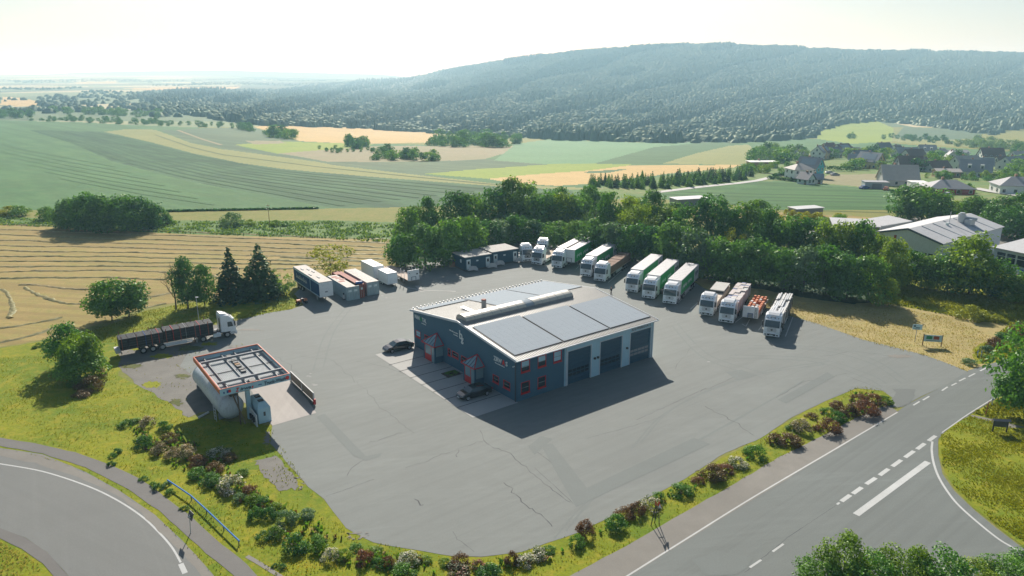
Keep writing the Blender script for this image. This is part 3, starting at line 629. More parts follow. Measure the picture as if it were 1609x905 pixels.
# joints, cracks and patches
def crack(line, w=0.09, wob_=0.25, mb=None):
    pts = line_px(line, max(4, int(math.dist(line[0], line[-1]) / 6)))
    pts = [G(u, v) for u, v in pts]
    pts = [(p.x + R.uniform(-wob_, wob_), p.y + R.uniform(-wob_, wob_)) for p in pts]
    strip_mb(mb, pts, w * 0.62, Z * 6.6, px=False, jit=0.6)
mb = MB()
for l, w, wo in [([(1170, 900), (1240, 843), (1320, 790)], 0.06, 0.03),
        ([(755, 676), (758, 690), (770, 701), (800, 712), (850, 755), (895, 790)], 0.09, 0.15), ([(757, 694), (725, 703), (640, 735)], 0.06, 0.2), ([(723, 706), (717, 718)], 0.1, 0.2),
        ([(795, 757), (806, 774), (828, 795), (870, 826)], 0.12, 0.25), ([(655, 782), (658, 792), (664, 796)], 0.16, 0.3), ([(712, 835), (722, 848), (742, 868)], 0.06, 0.2),
        ([(510, 652), (545, 690), (575, 720)], 0.07, 0.1), ([(575, 720), (558, 733), (543, 747)], 0.09, 0.2), ([(513, 780), (588, 753)], 0.06, 0.05), ([(578, 696), (630, 680)], 0.07, 0.2),
        ([(840, 735), (905, 795), (935, 780)], 0.06, 0.05), ([(1100, 615), (1140, 600), (1165, 588)], 0.06, 0.15), ([(1105, 638), (1150, 660), (1185, 685)], 0.1, 0.25), ([(1000, 660), (1110, 610)], 0.06, 0.1),
        ([(1220, 625), (1262, 600), (1330, 587)], 0.06, 0.1), ([(640, 590), (600, 575), (560, 568)], 0.05, 0.2), ([(470, 560), (520, 565), (560, 600)], 0.05, 0.3), ([(560, 600), (600, 640), (650, 680)], 0.05, 0.3),
        ([(1330, 590), (1380, 610)], 0.05, 0.2), ([(920, 690), (1010, 665), (1040, 655)], 0.05, 0.1), ([(1290, 560), (1340, 552), (1400, 560)], 0.05, 0.3), ([(1060, 580), (1075, 560), (1085, 545)], 0.05, 0.2), ([(430, 560), (450, 570), (470, 590)], 0.06, 0.3), ([(830, 700), (890, 745), (925, 775)], 0.05, 0.05)]:
    crack(l, w, wo, mb)
tag(mb.build('asphalt_cracks', 'joint_dark'), 'thin dark cracks and joints running across the yard asphalt', 'cracks', None, 'stuff')
for k, p in enumerate([[(850, 700), (868, 697), (922, 767), (1090, 688), (1116, 698), (905, 797)], [(497, 655), (510, 650), (575, 717), (600, 712), (596, 718), (575, 724), (555, 716)], [(830, 702), (850, 685), (868, 690), (840, 715)], [(1222, 628), (1235, 634), (1312, 592), (1300, 585)], [(1140, 585), (1165, 581), (1190, 590), (1160, 598)]]):
    sheet('tar_patch', p, Z * 5.2, 'tar_patch')
sheet('tar_patch', [(1090, 880), (1125, 865), (1185, 878), (1160, 905), (1110, 905)], Z * 6.5, 'tar_patch', jit=0.2)
sheet('tar_patch', [(1404, 610), (1440, 612), (1432, 634), (1412, 642), (1402, 632)], Z * 6.2, 'tar_dark', jit=0.3)
mb = MB()
def onG(u, v, n, r):                       # small worn paint spots
    c = G(u, v)
    for _ in range(n):
        x = c.x + R.uniform(-r, r); y = c.y + R.uniform(-r, r) * 1.6; s = R.uniform(0.12, 0.4)
        mb.add([(x + s * math.cos(a) * R.uniform(.6, 1.2), y + s * .6 * math.sin(a) * R.uniform(.6, 1.2), Z * 6) for a in np.linspace(0, 5.5, 7)], [tuple(range(7))])
for q in ((690, 444, 3, .8), (700, 440, 2, .6), (595, 466, 2, .8), (605, 469, 2, .5), (691, 468, 1, .3), (487, 590, 4, .6), (495, 604, 2, .4), (1112, 570, 1, .3), (650, 440, 2, .8), (760, 455, 1, .3)): onG(*q)
strip_mb(mb, [(640, 452), (662, 456), (700, 457), (716, 458)], 0.35, Z * 6, jit=.5); strip_mb(mb, [(655, 449), (664, 458)], 0.6, Z * 6, jit=.5)
mb.build('worn_paint', 'lane_paint_worn')['kind'] = 'structure'
# painted bay lines between the trucks
mb = MB()
for a, b in (((1063, 479), (1092, 446)), ((1234, 529), (1246, 498)), ((1192, 519), (1202, 505)), ((1155, 507), (1168, 497)), ((956, 444), (985, 418)), ((1085, 486), (1098, 474)), ((1166, 509), (1172, 513)), ((1172, 513), (1178, 502)), ((905, 423), (912, 416))): strip_mb(mb, [a, b], 0.14, Z * 6)
tag(mb.build('bay_marking', 'lane_paint'), None, None, None, 'structure')

# hay windrows
WR = []
for k in range(9):
    WR.append([(-250, 341 + 8.9 * k), (0, 352 + 8.4 * k), (180, 360 + 7.3 * k), (480, 371.5 + 6.4 * k), (625 - 4 * k, 377.5 + 5.8 * k)])
WR += [[(0, 427.5), (180, 425), (300, 430), (345, 436)], [(0, 437), (130, 436), (260, 440)], [(30, 448), (80, 449), (140, 455)], [(38, 452), (70, 468), (105, 477), (137, 478)], [(-60, 447), (0, 454), (14, 468), (20, 484), (17, 500)],
       [(-200, 545), (0, 517), (60, 507), (98, 499)], [(-200, 570), (0, 538), (50, 527), (86, 516)], [(222, 471), (245, 466), (272, 460)], [(228, 484), (262, 478)], [(440, 405), (540, 408), (590, 412)]]
hayg = 'hay windrows in the mown field'
for k, l in enumerate(WR):
    w = catmull([tuple(G(u, v)[:2]) for u, v in l], 12, False)
    pts = line_px(w, max(8, int(sum(math.dist(a, b) for a, b in zip(w, w[1:])) / 0.55)))
    n = len(pts); vs = []; 
    prof = [(-0.60, 0.01), (-0.32, 0.15), (0.0, 0.24), (0.32, 0.15), (0.60, 0.01)]
    amp = np.convolve(rng.uniform(0.25, 1.25, n + 4), np.ones(5) / 5, 'valid')[:n]
    wa = np.convolve(rng.normal(0, 0.5, n + 12), np.ones(13) / 13, 'valid')[:n] * 2.0
    for i, p in enumerate(pts):
        a = pts[max(i - 1, 0)]; b = pts[min(i + 1, n - 1)]; d = Vector((b[0] - a[0], b[1] - a[1], 0)).normalized(); nn = Vector((-d.y, d.x, 0))
        for q, (o, h) in enumerate(prof):
            s = amp[i] * R.uniform(0.75, 1.2); vs.append((p[0] + nn.x * (o * s + wa[i]), p[1] + nn.y * (o * s + wa[i]), Z * 3 + h * s * R.uniform(0.6, 1.25)))
    I = np.arange(n * 5).reshape(n, 5); q = np.stack([I[:-1, :-1], I[:-1, 1:], I[1:, 1:], I[1:, :-1]], -1).reshape(-1, 4)
    o = link('hay_windrow', np_mesh('hay_windrow', vs, q, rng.random(len(q)) ** 1.5), 'hay')
    where = 'straight windrow of raked hay, %s row down from the hedge' % nth(k) if k < 9 else ['short windrow of hay under the ninth straight row', 'windrow of hay fading out above the curved rows', 'short faint hay windrow above the curved swath', 'hay windrow curving down towards the lone field tree', 'tight curved swath of pale hay at the left edge', 'hay windrow sloping up towards the big bush, upper one', 'hay windrow sloping up towards the big bush, lower one', 'short hay windrow left of the bare tree, upper one', 'short hay windrow left of the bare tree, lower one', 'hay windrow ending behind the yellow green tree'][k - 9]
    tag(o, where, 'windrow', hayg)

for k, (u, v, w_, h_) in enumerate([(205, 575, 16, 5), (255, 560, 18, 4), (300, 548, 22, 4), (240, 605, 14, 6), (285, 592, 12, 4), (330, 540, 15, 3), (278, 632, 12, 6), (215, 548, 10, 3), (318, 605, 9, 5)]):
    sheet('moss_patch', [(u + w_ * math.cos(a) * R.uniform(.6, 1.2), v + h_ * math.sin(a) * R.uniform(.6, 1.2)) for a in np.linspace(0, 5.6, 8)], Z * 3.4, 'lawn_verge' if k % 2 else 'moss', smooth=True, jit=.3, step=.5)
for k, (u, v, w_, h_) in enumerate([(390, 520, 26, 3), (345, 575, 10, 3), (372, 545, 12, 2), (420, 690, 4, 10), (470, 760, 5, 12), (560, 842, 16, 6), (1415, 560, 20, 3)]):
    sheet('dusty_patch', [(u + w_ * math.cos(a) * R.uniform(.6, 1.2), v + h_ * math.sin(a) * R.uniform(.6, 1.2)) for a in np.linspace(0, 5.6, 8)], Z * 4.6, 'path_gravel', smooth=True, jit=.3, step=.5)
# ------------------------------------------------------------------ trees and shrubs
def leaf_quads(cen, nrm, size, r=rng):
    """one small four-sided leaf spray per centre, roughly facing nrm"""
    n = len(cen); nrm = nrm + r.normal(0, 0.42, (n, 3)); nrm /= np.linalg.norm(nrm, axis=1, keepdims=True) + 1e-9
    a = np.cross(nrm, r.normal(0, 1, (n, 3))); a /= np.linalg.norm(a, axis=1, keepdims=True) + 1e-9; b = np.cross(nrm, a)
    s = size * r.uniform(0.6, 1.3, (n, 1)); w = s * r.uniform(0.5, 0.9, (n, 1))
    v = np.stack([cen - a * s, cen - b * w + nrm * s * 0.15, cen + a * s, cen + b * w - nrm * s * 0.1], 1)
    return v.reshape(-1, 3)
def crown_mesh(name, seed, clumps, leaves, size, shape='round', low=0.08, spread=0.42):
    """unit crown: radius about 1, height 0..2, made of leaf sprays gathered in clumps"""
    r = np.random.default_rng(seed); C = []; Nn = []; T = []
    for k in range(clumps):
        th = r.uniform(0, 2 * PI); z = r.uniform(-1.0, 1.0)
        if shape == 'round': rr = math.sqrt(max(0.03, 1 - z * z)) * r.uniform(0.45, 0.92); cz = 1 + z * r.uniform(0.72, 0.95)
        elif shape == 'tall': rr = math.sqrt(max(0.03, 1 - z * z)) * r.uniform(0.4, 0.8) * (0.95 - 0.25 * z); cz = 1 + z * 0.92
        elif shape == 'flat': z = abs(z); rr = math.sqrt(max(0.02, 1 - z * z)) * r.uniform(0.55, 0.95); cz = 0.12 + z * 1.0
        elif shape == 'dome': z = abs(z); rr = (1 - z ** 2.6) ** 0.5 * r.uniform(0.45, 0.95); cz = 0.2 + z * 1.45
        else: rr = (1 - (z + 1) / 2.1) * r.uniform(0.5, 1.0); cz = 1 + z * .9
        cz = max(cz, low + 0.15)
        c = np.array([rr * math.cos(th), rr * math.sin(th), cz]); R0 = r.uniform(0.5, 1.25) * spread * (0.8 if z > 0.5 else 1)
        n = int(leaves * (R0 / spread) ** 2)
        d = r.normal(0, 1, (n, 3)); d[:, 2] = d[:, 2] * 0.85 + 0.12; d /= np.linalg.norm(d, axis=1, keepdims=True)
        rad = R0 * r.uniform(0.72, 1.05, (n, 1)) * (1 + 0.18 * np.sin(d[:, :1] * 5 + k) * np.cos(d[:, 1:2] * 4 + d[:, 2:] * 5))
        C.append(c + d * rad * np.array([1, 1, 0.8])); Nn.append(d * 0.9 + np.array([0, 0, 0.35])); T.append(np.clip(r.random(n) * 0.55 + r.random() * 0.45, 0, 1))
    C = np.concatenate(C); Nn = np.concatenate(Nn); T = np.concatenate(T); keep = C[:, 2] > low
    C = C[keep]; Nn = Nn[keep]; T = T[keep]
    v = leaf_quads(C, Nn, size, r); f = np.arange(len(v)).reshape(-1, 4)
    return np_mesh(name, v, f, T)
def conifer_mesh(name, seed, tiers, per, size):
    r = np.random.default_rng(seed); C = []; Nn = []; T = []
    for k in range(tiers):
        t = k / (tiers - 1); z = 0.10 + 1.88 * t; R0 = (1 - t) ** 0.85 * 0.95 + 0.03
        nb = max(5, int(13 * (1 - t) + 5)); ph = r.uniform(0, 6)
        for b in range(nb):
            th = ph + 2 * PI * b / nb + r.normal(0, 0.12); L = R0 * r.uniform(0.7, 1.12); n = max(4, int(per * L))
            s = r.uniform(0.15, 1, n) ** 0.7; wob_ = r.normal(0, 0.05 + 0.05 * (1 - t), (n, 3)) * (1.2 - s[:, None] * 0.8)
            c = np.stack([np.cos(th) * s * L, np.sin(th) * s * L, z - 0.16 * s * s * L + 0.03], 1) + wob_
            C.append(c); Nn.append(np.tile([math.cos(th) * .3, math.sin(th) * .3, 1.0], (n, 1))); T.append(r.random(n) * 0.6 + 0.4 * s)
    C = np.concatenate(C); Nn = np.concatenate(Nn); T = np.concatenate(T)
    v = leaf_quads(C, Nn, size, r); return np_mesh(name, v, np.arange(len(v)).reshape(-1, 4), np.clip(T, 0, 1))
def trunk_mesh(name, seed, h=1.0, r0=0.05, limbs=7):
    r = random.Random(seed); mb = MB(); p = Vector((0, 0, -0.02)); rad = r0; pts = []
    for k in range(5):
        q = p + Vector((r.uniform(-.03, .03), r.uniform(-.03, .03), h / 4.4)); mb.cyl(p, q, rad, 7, rad * 0.8); pts.append((q, rad * .8)); p = q; rad *= 0.78
    for k in range(limbs):
        b, rr = pts[r.randint(1, 4)]; th = r.uniform(0, 6.28); L = r.uniform(0.35, 0.75)
        m1 = b + Vector((math.cos(th) * L * .5, math.sin(th) * L * .5, L * .35)); m2 = m1 + Vector((math.cos(th + .3) * L * .4, math.sin(th + .3) * L * .4, L * .4))
        mb.cyl(b, m1, rr * .6, 5, rr * .4); mb.cyl(m1, m2, rr * .4, 5, rr * .15)
    me = bpy.data.meshes.new(name); me.from_pydata(mb.v, [], mb.f); me.materials.append(M['tree_bark']); return me
# mesh libraries: near trees (fine leaves), belt trees, far trees
NEAR = [crown_mesh('crown', 300 + i, 46, 150, 0.045, 'round', spread=0.36) for i in range(2)]
BELT = [crown_mesh('crown', 10 + i, 58, 100, 0.060, sh, low=0.02, spread=0.40) for i, sh in enumerate(['round', 'round', 'tall', 'round', 'dome', 'tall', 'round'])]
DOME = [crown_mesh('crown', 110 + i, 62, 105, 0.058, 'dome', low=0.0, spread=0.38) for i in range(4)]
OPEN = [crown_mesh('crown', 60 + i, 26, 70, 0.055, 'round', spread=0.30) for i in range(2)]
SPRUCE = [conifer_mesh('crown', 30 + i, 17, 26, 0.075) for i in range(2)]
FAR = [crown_mesh('crown', 40 + i, 18, 40, 0.115, sh, low=0.0, spread=0.48) for i, sh in enumerate(['round', 'tall', 'flat', 'round'])]
FARC = [conifer_mesh('crown', 50 + i, 9, 12, 0.13) for i in range(2)]
SHRUB = [crown_mesh('foliage', 70 + i, 30, 95, 0.062, 'flat', low=0.0, spread=0.36) for i in range(4)]
SPIKY = [crown_mesh('foliage', 80 + i, 18, 40, 0.07, 'tall', low=0.0, spread=0.26) for i in range(2)]
TRUNK = [trunk_mesh('trunk', i) for i in range(4)]
_mc = {}
def mesh_with(me, mat):
    """the same mesh with another leaf material (shared afterwards)"""
    k = (me.name, mat)
    if k not in _mc:
        c = me.copy(); c.materials.clear(); c.materials.append(M[mat]); _mc[k] = c
    return _mc[k]
def plant_tree(name, loc, h, rad, lib, mat, label, cat='tree', group=None, trunk=True, clear=0.10, thick=1.0):
    """a tree h tall with crown radius rad; lib = list of unit crowns"""
    t = thing(name, label, cat, loc, R.uniform(0, 6.28), group)
    c = link('crown', mesh_with(R.choice(lib), mat), None, t); c.scale = (rad, rad * R.uniform(0.9, 1.1), h * (1 - clear) / 2); c.location.z = h * clear
    if trunk:
        k = link('trunk', R.choice(TRUNK), None, t); k.scale = (h * 0.36 * thick, h * 0.36 * thick, h * 0.5)
    return t
def sighted(u, vb, vt, wpx):
    p = P(u, vb); return p, height_to(u, vb, vt), wpx / ppm(u, vb)

# front and back rows of the belt behind the lorries
belt = [  # u, v base, v top, half width px, library, leaf
 (636, 417, 362, 24, 'B', 'leaf_green'), (668, 419, 348, 30, 'B', 'leaf_dark'), (700, 414, 340, 28, 'B', 'leaf_green'), (733, 404, 332, 30, 'B', 'leaf_green'), (765, 394, 340, 27, 'B', 'leaf_dark'),
 (786, 388, 338, 26, 'B', 'leaf_grey'), (812, 384, 330, 22, 'B', 'leaf_green'), (838, 384, 342, 24, 'B', 'leaf_dark'), (871, 388, 343, 24, 'B', 'leaf_green'), (905, 392, 346, 24, 'B', 'leaf_green'), (925, 400, 338, 26, 'B', 'leaf_dark'),
 (962, 404, 340, 27, 'B', 'leaf_grey'), (995, 408, 345, 28, 'B', 'leaf_green'), (1020, 412, 350, 27, 'B', 'leaf_dark'), (1052, 420, 345, 30, 'B', 'leaf_green'), (1090, 430, 350, 32, 'B', 'leaf_grey'), (1125, 438, 368, 32, 'B', 'leaf_green'), (1160, 444, 372, 30, 'B', 'leaf_green'),
 (1192, 450, 366, 36, 'B', 'leaf_dark'), (1232, 455, 380, 32, 'B', 'leaf_green'), (1262, 460, 385, 30, 'B', 'leaf_grey'), (1296, 463, 380, 34, 'B', 'leaf_green'), (1330, 470, 388, 32, 'B', 'leaf_dark'), (1362, 474, 396, 30, 'B', 'leaf_green'), (1388, 478, 432, 20, 'B', 'leaf_bright'),
 # middle row
 (643, 388, 328, 22, 'B', 'leaf_green'), (655, 380, 326, 18, 'T', 'leaf_bright'), (673, 375, 314, 17, 'T', 'leaf_green'), (715, 372, 303, 25, 'B', 'leaf_dark'), (742, 372, 306, 24, 'B', 'leaf_green'), (775, 366, 300, 26, 'B', 'leaf_green'), (803, 362, 286, 30, 'B', 'leaf_bright'), (830, 360, 290, 26, 'B', 'leaf_green'),
 (856, 362, 294, 28, 'B', 'leaf_green'), (884, 364, 302, 26, 'B', 'leaf_bright'), (908, 364, 304, 22, 'B', 'leaf_green'), (932, 372, 314, 26, 'O', 'leaf_grey'), (958, 372, 304, 22, 'B', 'leaf_green'), (985, 374, 310, 25, 'B', 'leaf_bright'), (1004, 386, 322, 26, 'B', 'leaf_bright'), (1023, 374, 304, 24, 'B', 'leaf_dark'),
 (1048, 384, 326, 24, 'B', 'leaf_bright'), (1076, 390, 322, 25, 'B', 'leaf_green'), (1116, 392, 306, 27, 'B', 'leaf_dark'), (1150, 400, 330, 24, 'B', 'leaf_green'), (1176, 396, 316, 30, 'B', 'leaf_bright'), (1205, 406, 330, 24, 'B', 'leaf_dark'), (1236, 412, 334, 28, 'B', 'leaf_green'), (1149, 412, 358, 18, 'O', 'leaf_lime'),
 (1264, 414, 345, 24, 'B', 'leaf_green'), (1290, 424, 352, 26, 'B', 'leaf_bright'), (1320, 426, 352, 26, 'B', 'leaf_bright'), (1348, 430, 350, 26, 'T', 'leaf_green'), (1375, 440, 368, 22, 'B', 'leaf_bright'), (1225, 436, 392, 20, 'O', 'leaf_bright'),
 # back row against the fields
 (880, 344, 298, 20, 'B', 'leaf_green'), (928, 344, 294, 18, 'B', 'leaf_green'), (945, 346, 300, 18, 'B', 'leaf_green'), (1000, 350, 308, 20, 'B', 'leaf_green'), (1060, 352, 318, 18, 'B', 'leaf_green'), (1140, 354, 316, 20, 'O', 'leaf_bright'), (1190, 356, 316, 22, 'B', 'leaf_green'),
 # in front of the factory
 (1400, 452, 382, 27, 'T', 'leaf_bright'), (1425, 448, 396, 22, 'B', 'leaf_green'), (1452, 452, 404, 24, 'T', 'leaf_green'), (1488, 458, 400, 30, 'B', 'leaf_green'), (1522, 462, 374, 40, 'B', 'leaf_bright'), (1556, 466, 406, 32, 'B', 'leaf_green'), (1590, 470, 432, 28, 'B', 'leaf_bright'), (1625, 470, 430, 34, 'B', 'leaf_green'), (1670, 480, 400, 36, 'B', 'leaf_green'),
 # wood behind the factory
 (1418, 345, 296, 26, 'B', 'leaf_dark'), (1448, 348, 292, 32, 'B', 'leaf_green'), (1475, 348, 306, 24, 'B', 'leaf_green'), (1500, 344, 318, 22, 'B', 'leaf_bright'), (1525, 352, 312, 26, 'B', 'leaf_green'), (1548, 350, 316, 24, 'B', 'leaf_dark'), (1575, 358, 310, 28, 'B', 'leaf_dark'), (1600, 362, 306, 28, 'B', 'leaf_green'), (1560, 368, 322, 24, 'B', 'leaf_dark'), (1590, 376, 324, 26, 'B', 'leaf_dark'), (1630, 372, 306, 30, 'B', 'leaf_dark'), (1670, 372, 300, 30, 'B', 'leaf_green'),
]
HUE = {'leaf_green': 'green', 'leaf_dark': 'dark green', 'leaf_bright': 'bright green', 'leaf_grey': 'silvery green', 'leaf_lime': 'yellow green'}
ROWS = [('in the front row behind the lorries', 25), ('in the middle row of the belt', 30), ('in the back row of the belt', 7), ('in front of the grey factory', 9), ('in the wood behind the factory', 12)]
LIBS = {'D': DOME, 'B': BELT, 'T': [BELT[2], BELT[5]], 'O': OPEN}
i0 = 0
for rowname, cnt in ROWS:
    part_ = sorted(belt[i0:i0 + cnt]); i0 += cnt
    for k, (u, vb, vt, w, L, mt) in enumerate(part_):
        p, h, rad = sighted(u, vb, vt, w * 1.12)
        if rowname.startswith('in the front row') and L == 'B': L = 'D'
        t = plant_tree('broadleaf_tree', p, h * R.uniform(0.98, 1.05), rad, LIBS[L], mt, '%s tree, %s from the left %s' % (HUE[mt], nth(k), rowname), group='trees of the belt round the yard', clear=0.04)
# single trees on the left
singles = [
 ('broadleaf_tree', 176, 503, 441, 33, BELT[:1], 'leaf_green', 'round dark green field tree standing alone left of the black lorry'),
 ('broadleaf_tree', 203, 498, 440, 26, BELT[3:4], 'leaf_dark', 'bushy tree joined to the right of the lone field tree'),
 ('broadleaf_tree', 112, 575, 510, 30, BELT[6:7], 'leaf_green', 'big bushy tree at the left corner of the gravel lot'),
 ('broadleaf_tree', 135, 590, 520, 28, BELT[1:2], 'leaf_bright', 'second bushy tree at the corner of the gravel lot, light green'),
 ('broadleaf_tree', 128, 597, 536, 32, BELT[4:5], 'leaf_green', 'low leafy tree in front of the two bushy corner trees'),
 ('broadleaf_tree', 296, 484, 407, 22, [BELT[2]], 'leaf_dark', 'upright dark tree right beside the bare tree'),
 ('broadleaf_tree', 322, 480, 418, 20, [BELT[5]], 'leaf_green', 'smaller tree between the upright dark tree and the spruce'),
 ('spruce_tree', 366, 472, 393, 32, SPRUCE[:1], 'needle', 'dark pointed spruce between the bushy trees and the larger spruce'),
 ('spruce_tree', 412, 467, 387, 37, SPRUCE[1:], 'needle', 'tall spruce left of the parked blue trailer'),
 ('broadleaf_tree', 441, 464, 420, 22, OPEN[:1], 'leaf_green', 'loose leafy tree between the tall spruce and the blue trailer'),
 ('broadleaf_tree', 520, 434, 382, 38, OPEN, 'leaf_lime', 'yellow green tree behind the shipping containers'),
]
for nm, u, vb, vt, w, lib, mt, lab in singles:
    p, h, rad = sighted(u, vb, vt, w * 1.1); plant_tree(nm, p, h, rad, lib, mt, lab, clear=0.10 if 'spruce' not in nm else 0.02)
# bare tree
t = thing('bare_tree', 'thin leafless tree with brown twigs left of the dark upright tree', 'tree', P(277, 486))
h = height_to(277, 486, 408); mb = MB(); rr = random.Random(5)
def twig(mb, p, d, L, r, dep):
    q = p + d * L; mb.cyl(p, q, r, 5 if dep > 1 else 4, r * 0.6)
    if dep:
        for _ in range(3):
            nd = (d + Vector((rr.uniform(-.7, .7), rr.uniform(-.7, .7), rr.uniform(-.1, .5)))).normalized(); twig(mb, p + d * L * rr.uniform(.4, 1), nd, L * rr.uniform(.55, .8), r * .5, dep - 1)
mb.cyl((0, 0, 0), (0.1, 0, h * .3), .14, 7, .11); mb.build('trunk', 'tree_bark', t)
mb = MB(); twig(mb, Vector((0.1, 0, h * .25)), Vector((-.12, 0, 1)).normalized(), h * .3, .10, 4); twig(mb, Vector((0.1, 0, h * .3)), Vector((.35, .1, 1)).normalized(), h * .28, .08, 4); twig(mb, Vector((0.1, 0, h * .2)), Vector((-.6, .1, 1)).normalized(), h * .25, .07, 4)
mb.build('crown', 'leaf_brown', t)
# hedge mass at the upper left and bushes along the field edge
for k, (u, vb, vt, w) in enumerate([(118, 356, 305, 26), (142, 360, 296, 30), (170, 361, 298, 30), (198, 361, 300, 30), (224, 359, 304, 26), (246, 353, 320, 20)]):
    p, h, rad = sighted(u, vb, vt, w * 1.15); plant_tree('broadleaf_tree', p, h, rad, DOME, 'leaf_green' if k % 2 else 'leaf_dark', 'dense tree, %s from the left in the thicket above the hay field' % nth(k), group='trees of the thicket above the hay field', clear=0.0, trunk=False)
def shrub(u, vb, w, hpx, mt, lab, lib=SHRUB, group=None, name='shrub', sink=0.06):
    p = P(u, vb); s = ppm(u, vb); rad = w / s; h = hpx / s / math.cos(PITCH * 0.9)
    o = link(name, mesh_with(R.choice(lib), mt), None, None, (p.x, p.y, p.z - sink), R.uniform(0, 6.28)); o.scale = (rad, rad, h * 0.62)
    return tag(o, lab, 'shrub', group)
for a in [(12, 338, 16, 18, 'leaf_lime', 'yellow green bush at the far left edge above the hay field'), (28, 339, 18, 20, 'leaf_green', 'green bush next to the yellow bush above the hay field'), (75, 345, 16, 26, 'leaf_green', 'round bush left of the tree thicket above the hay field'),
          (104, 352, 12, 16, 'leaf_dark', 'low bush at the left foot of the tree thicket'), (263, 352, 12, 22, 'leaf_dark', 'low bush at the right end of the tree thicket'), (366, 354, 18, 27, 'leaf_grey', 'grey green rounded bush in the weed strip'), (393, 354, 9, 12, 'leaf_bright', 'small bright bush right of the grey green rounded bush'), (434, 355, 8, 13, 'leaf_bright', 'small bush below the thin field pole'), (449, 355, 6, 9, 'leaf_green', 'tiny bush right of the one below the field pole')]:
    shrub(*a)
# verge shrubs: u, v base, half width, height in px, leaf
VS = [
 ('row', [(906, 856, 16, 26, 'G'), (921, 838, 17, 34, 'R'), (966, 828, 20, 30, 'G'), (981, 812, 17, 22, 'B'), (999, 807, 15, 30, 'R'), (1022, 796, 17, 24, 'W'), (1036, 784, 12, 18, 'G'), (1070, 776, 21, 22, 'G'), (1097, 757, 11, 14, 'B'), (1118, 750, 24, 28, 'B'), (1139, 740, 15, 18, 'R'), (1158, 731, 18, 18, 'W'), (1187, 716, 19, 26, 'G'),
   (1217, 694, 17, 20, 'B'), (1240, 698, 21, 24, 'B'), (1246, 674, 12, 12, 'L'), (1260, 676, 19, 26, 'C'), (1275, 656, 11, 12, 'B'), (1300, 678, 20, 30, 'R'), (1301, 648, 12, 12, 'G'), (1318, 660, 14, 20, 'G'), (1313, 640, 13, 16, 'R'), (1335, 650, 17, 22, 'B'), (1357, 650, 22, 30, 'R'), (1350, 632, 18, 20, 'R'), (1372, 634, 18, 24, 'B'), (1390, 632, 14, 16, 'L')]),
 ('corner', [(520, 878, 16, 26, 'W'), (540, 876, 15, 22, 'L'), (572, 882, 16, 30, 'R'), (596, 888, 13, 18, 'G'), (611, 888, 12, 24, 'R'), (640, 886, 22, 26, 'W'), (636, 903, 22, 26, 'G'), (668, 882, 12, 12, 'L'), (700, 886, 13, 14, 'L'), (724, 884, 15, 24, 'R'), (722, 897, 22, 16, 'P'), (752, 892, 14, 18, 'P'), (770, 905, 24, 30, 'D'), (804, 884, 13, 28, 'R'), (825, 886, 18, 20, 'W'), (846, 874, 18, 18, 'W'), (862, 866, 13, 14, 'G'), (590, 868, 14, 12, 'L'), (560, 862, 12, 12, 'G')]),
 ('slope', [(423, 812, 15, 24, 'D'), (402, 812, 14, 24, 'G'), (450, 822, 19, 30, 'Y'), (464, 862, 23, 34, 'D'), (499, 860, 20, 28, 'G'), (434, 842, 16, 24, 'L'), (415, 846, 14, 18, 'D'), (480, 812, 16, 18, 'Y'), (199, 668, 14, 14, 'G'), (212, 664, 10, 10, 'L'), (232, 668, 15, 22, 'C'), (259, 674, 13, 20, 'G'), (226, 700, 15, 24, 'D'), (250, 710, 15, 24, 'C'), (266, 694, 17, 22, 'B'), (271, 717, 14, 22, 'C'), (291, 716, 17, 26, 'C'), (312, 730, 16, 24, 'B'), (337, 740, 17, 22, 'B'), (344, 714, 18, 18, 'W'), (360, 722, 14, 16, 'B'), (308, 748, 17, 20, 'G'), (329, 760, 18, 24, 'D'), (364, 768, 24, 34, 'W'), (392, 776, 14, 22, 'O'), (376, 786, 14, 18, 'Y'), (398, 790, 16, 22, 'L'), (356, 776, 10, 12, 'C'), (438, 836, 12, 14, 'W'), (412, 792, 14, 18, 'D'), (432, 800, 14, 16, 'L'), (380, 745, 13, 13, 'L')]),
 ('path edge', [(175, 731, 7, 11, 'D'), (184, 712, 8, 12, 'D'), (177, 718, 7, 10, 'G'), (226, 754, 8, 10, 'D'), (249, 768, 10, 14, 'D'), (262, 762, 9, 8, 'D'), (268, 775, 9, 12, 'G'), (443, 893, 8, 11, 'D'), (432, 890, 6, 9, 'D'), (290, 800, 8, 9, 'L'), (240, 762, 6, 9, 'G')]),
 ('field corner', [(1525, 501, 27, 30, 'Lm'), (1565, 505, 15, 16, 'Lm'), (1598, 524, 16, 24, 'R'), (1563, 545, 14, 22, 'R'), (1582, 536, 15, 18, 'D'), (1552, 553, 12, 16, 'Y'), (1523, 572, 13, 14, 'Y'), (1548, 562, 8, 8, 'L'), (1600, 545, 14, 20, 'G'), (1572, 528, 10, 10, 'D')]),
 ('gravel lot edge', [(118, 606, 14, 16, 'L'), (142, 612, 20, 30, 'B'), (152, 592, 16, 24, 'C'), (128, 622, 16, 14, 'B'), (60, 545, 9, 9, 'L'), (75, 547, 9, 8, 'G'), (95, 545, 12, 12, 'L'), (88, 552, 14, 22, 'G')]),
]
SK = {'G': ('leaf_green', 'green'), 'D': ('leaf_dark', 'dark green'), 'R': ('leaf_red', 'dark reddish'), 'B': ('leaf_brown', 'brown'), 'W': ('leaf_white', 'white flowering'), 'C': ('leaf_cream', 'cream flowering'), 'P': ('leaf_pink', 'pink flowering'), 'L': ('leaf_bright', 'bright green'), 'Lm': ('leaf_lime', 'yellow green'), 'Y': ('leaf_grey', 'grey green'), 'O': ('leaf_brown', 'orange brown')}
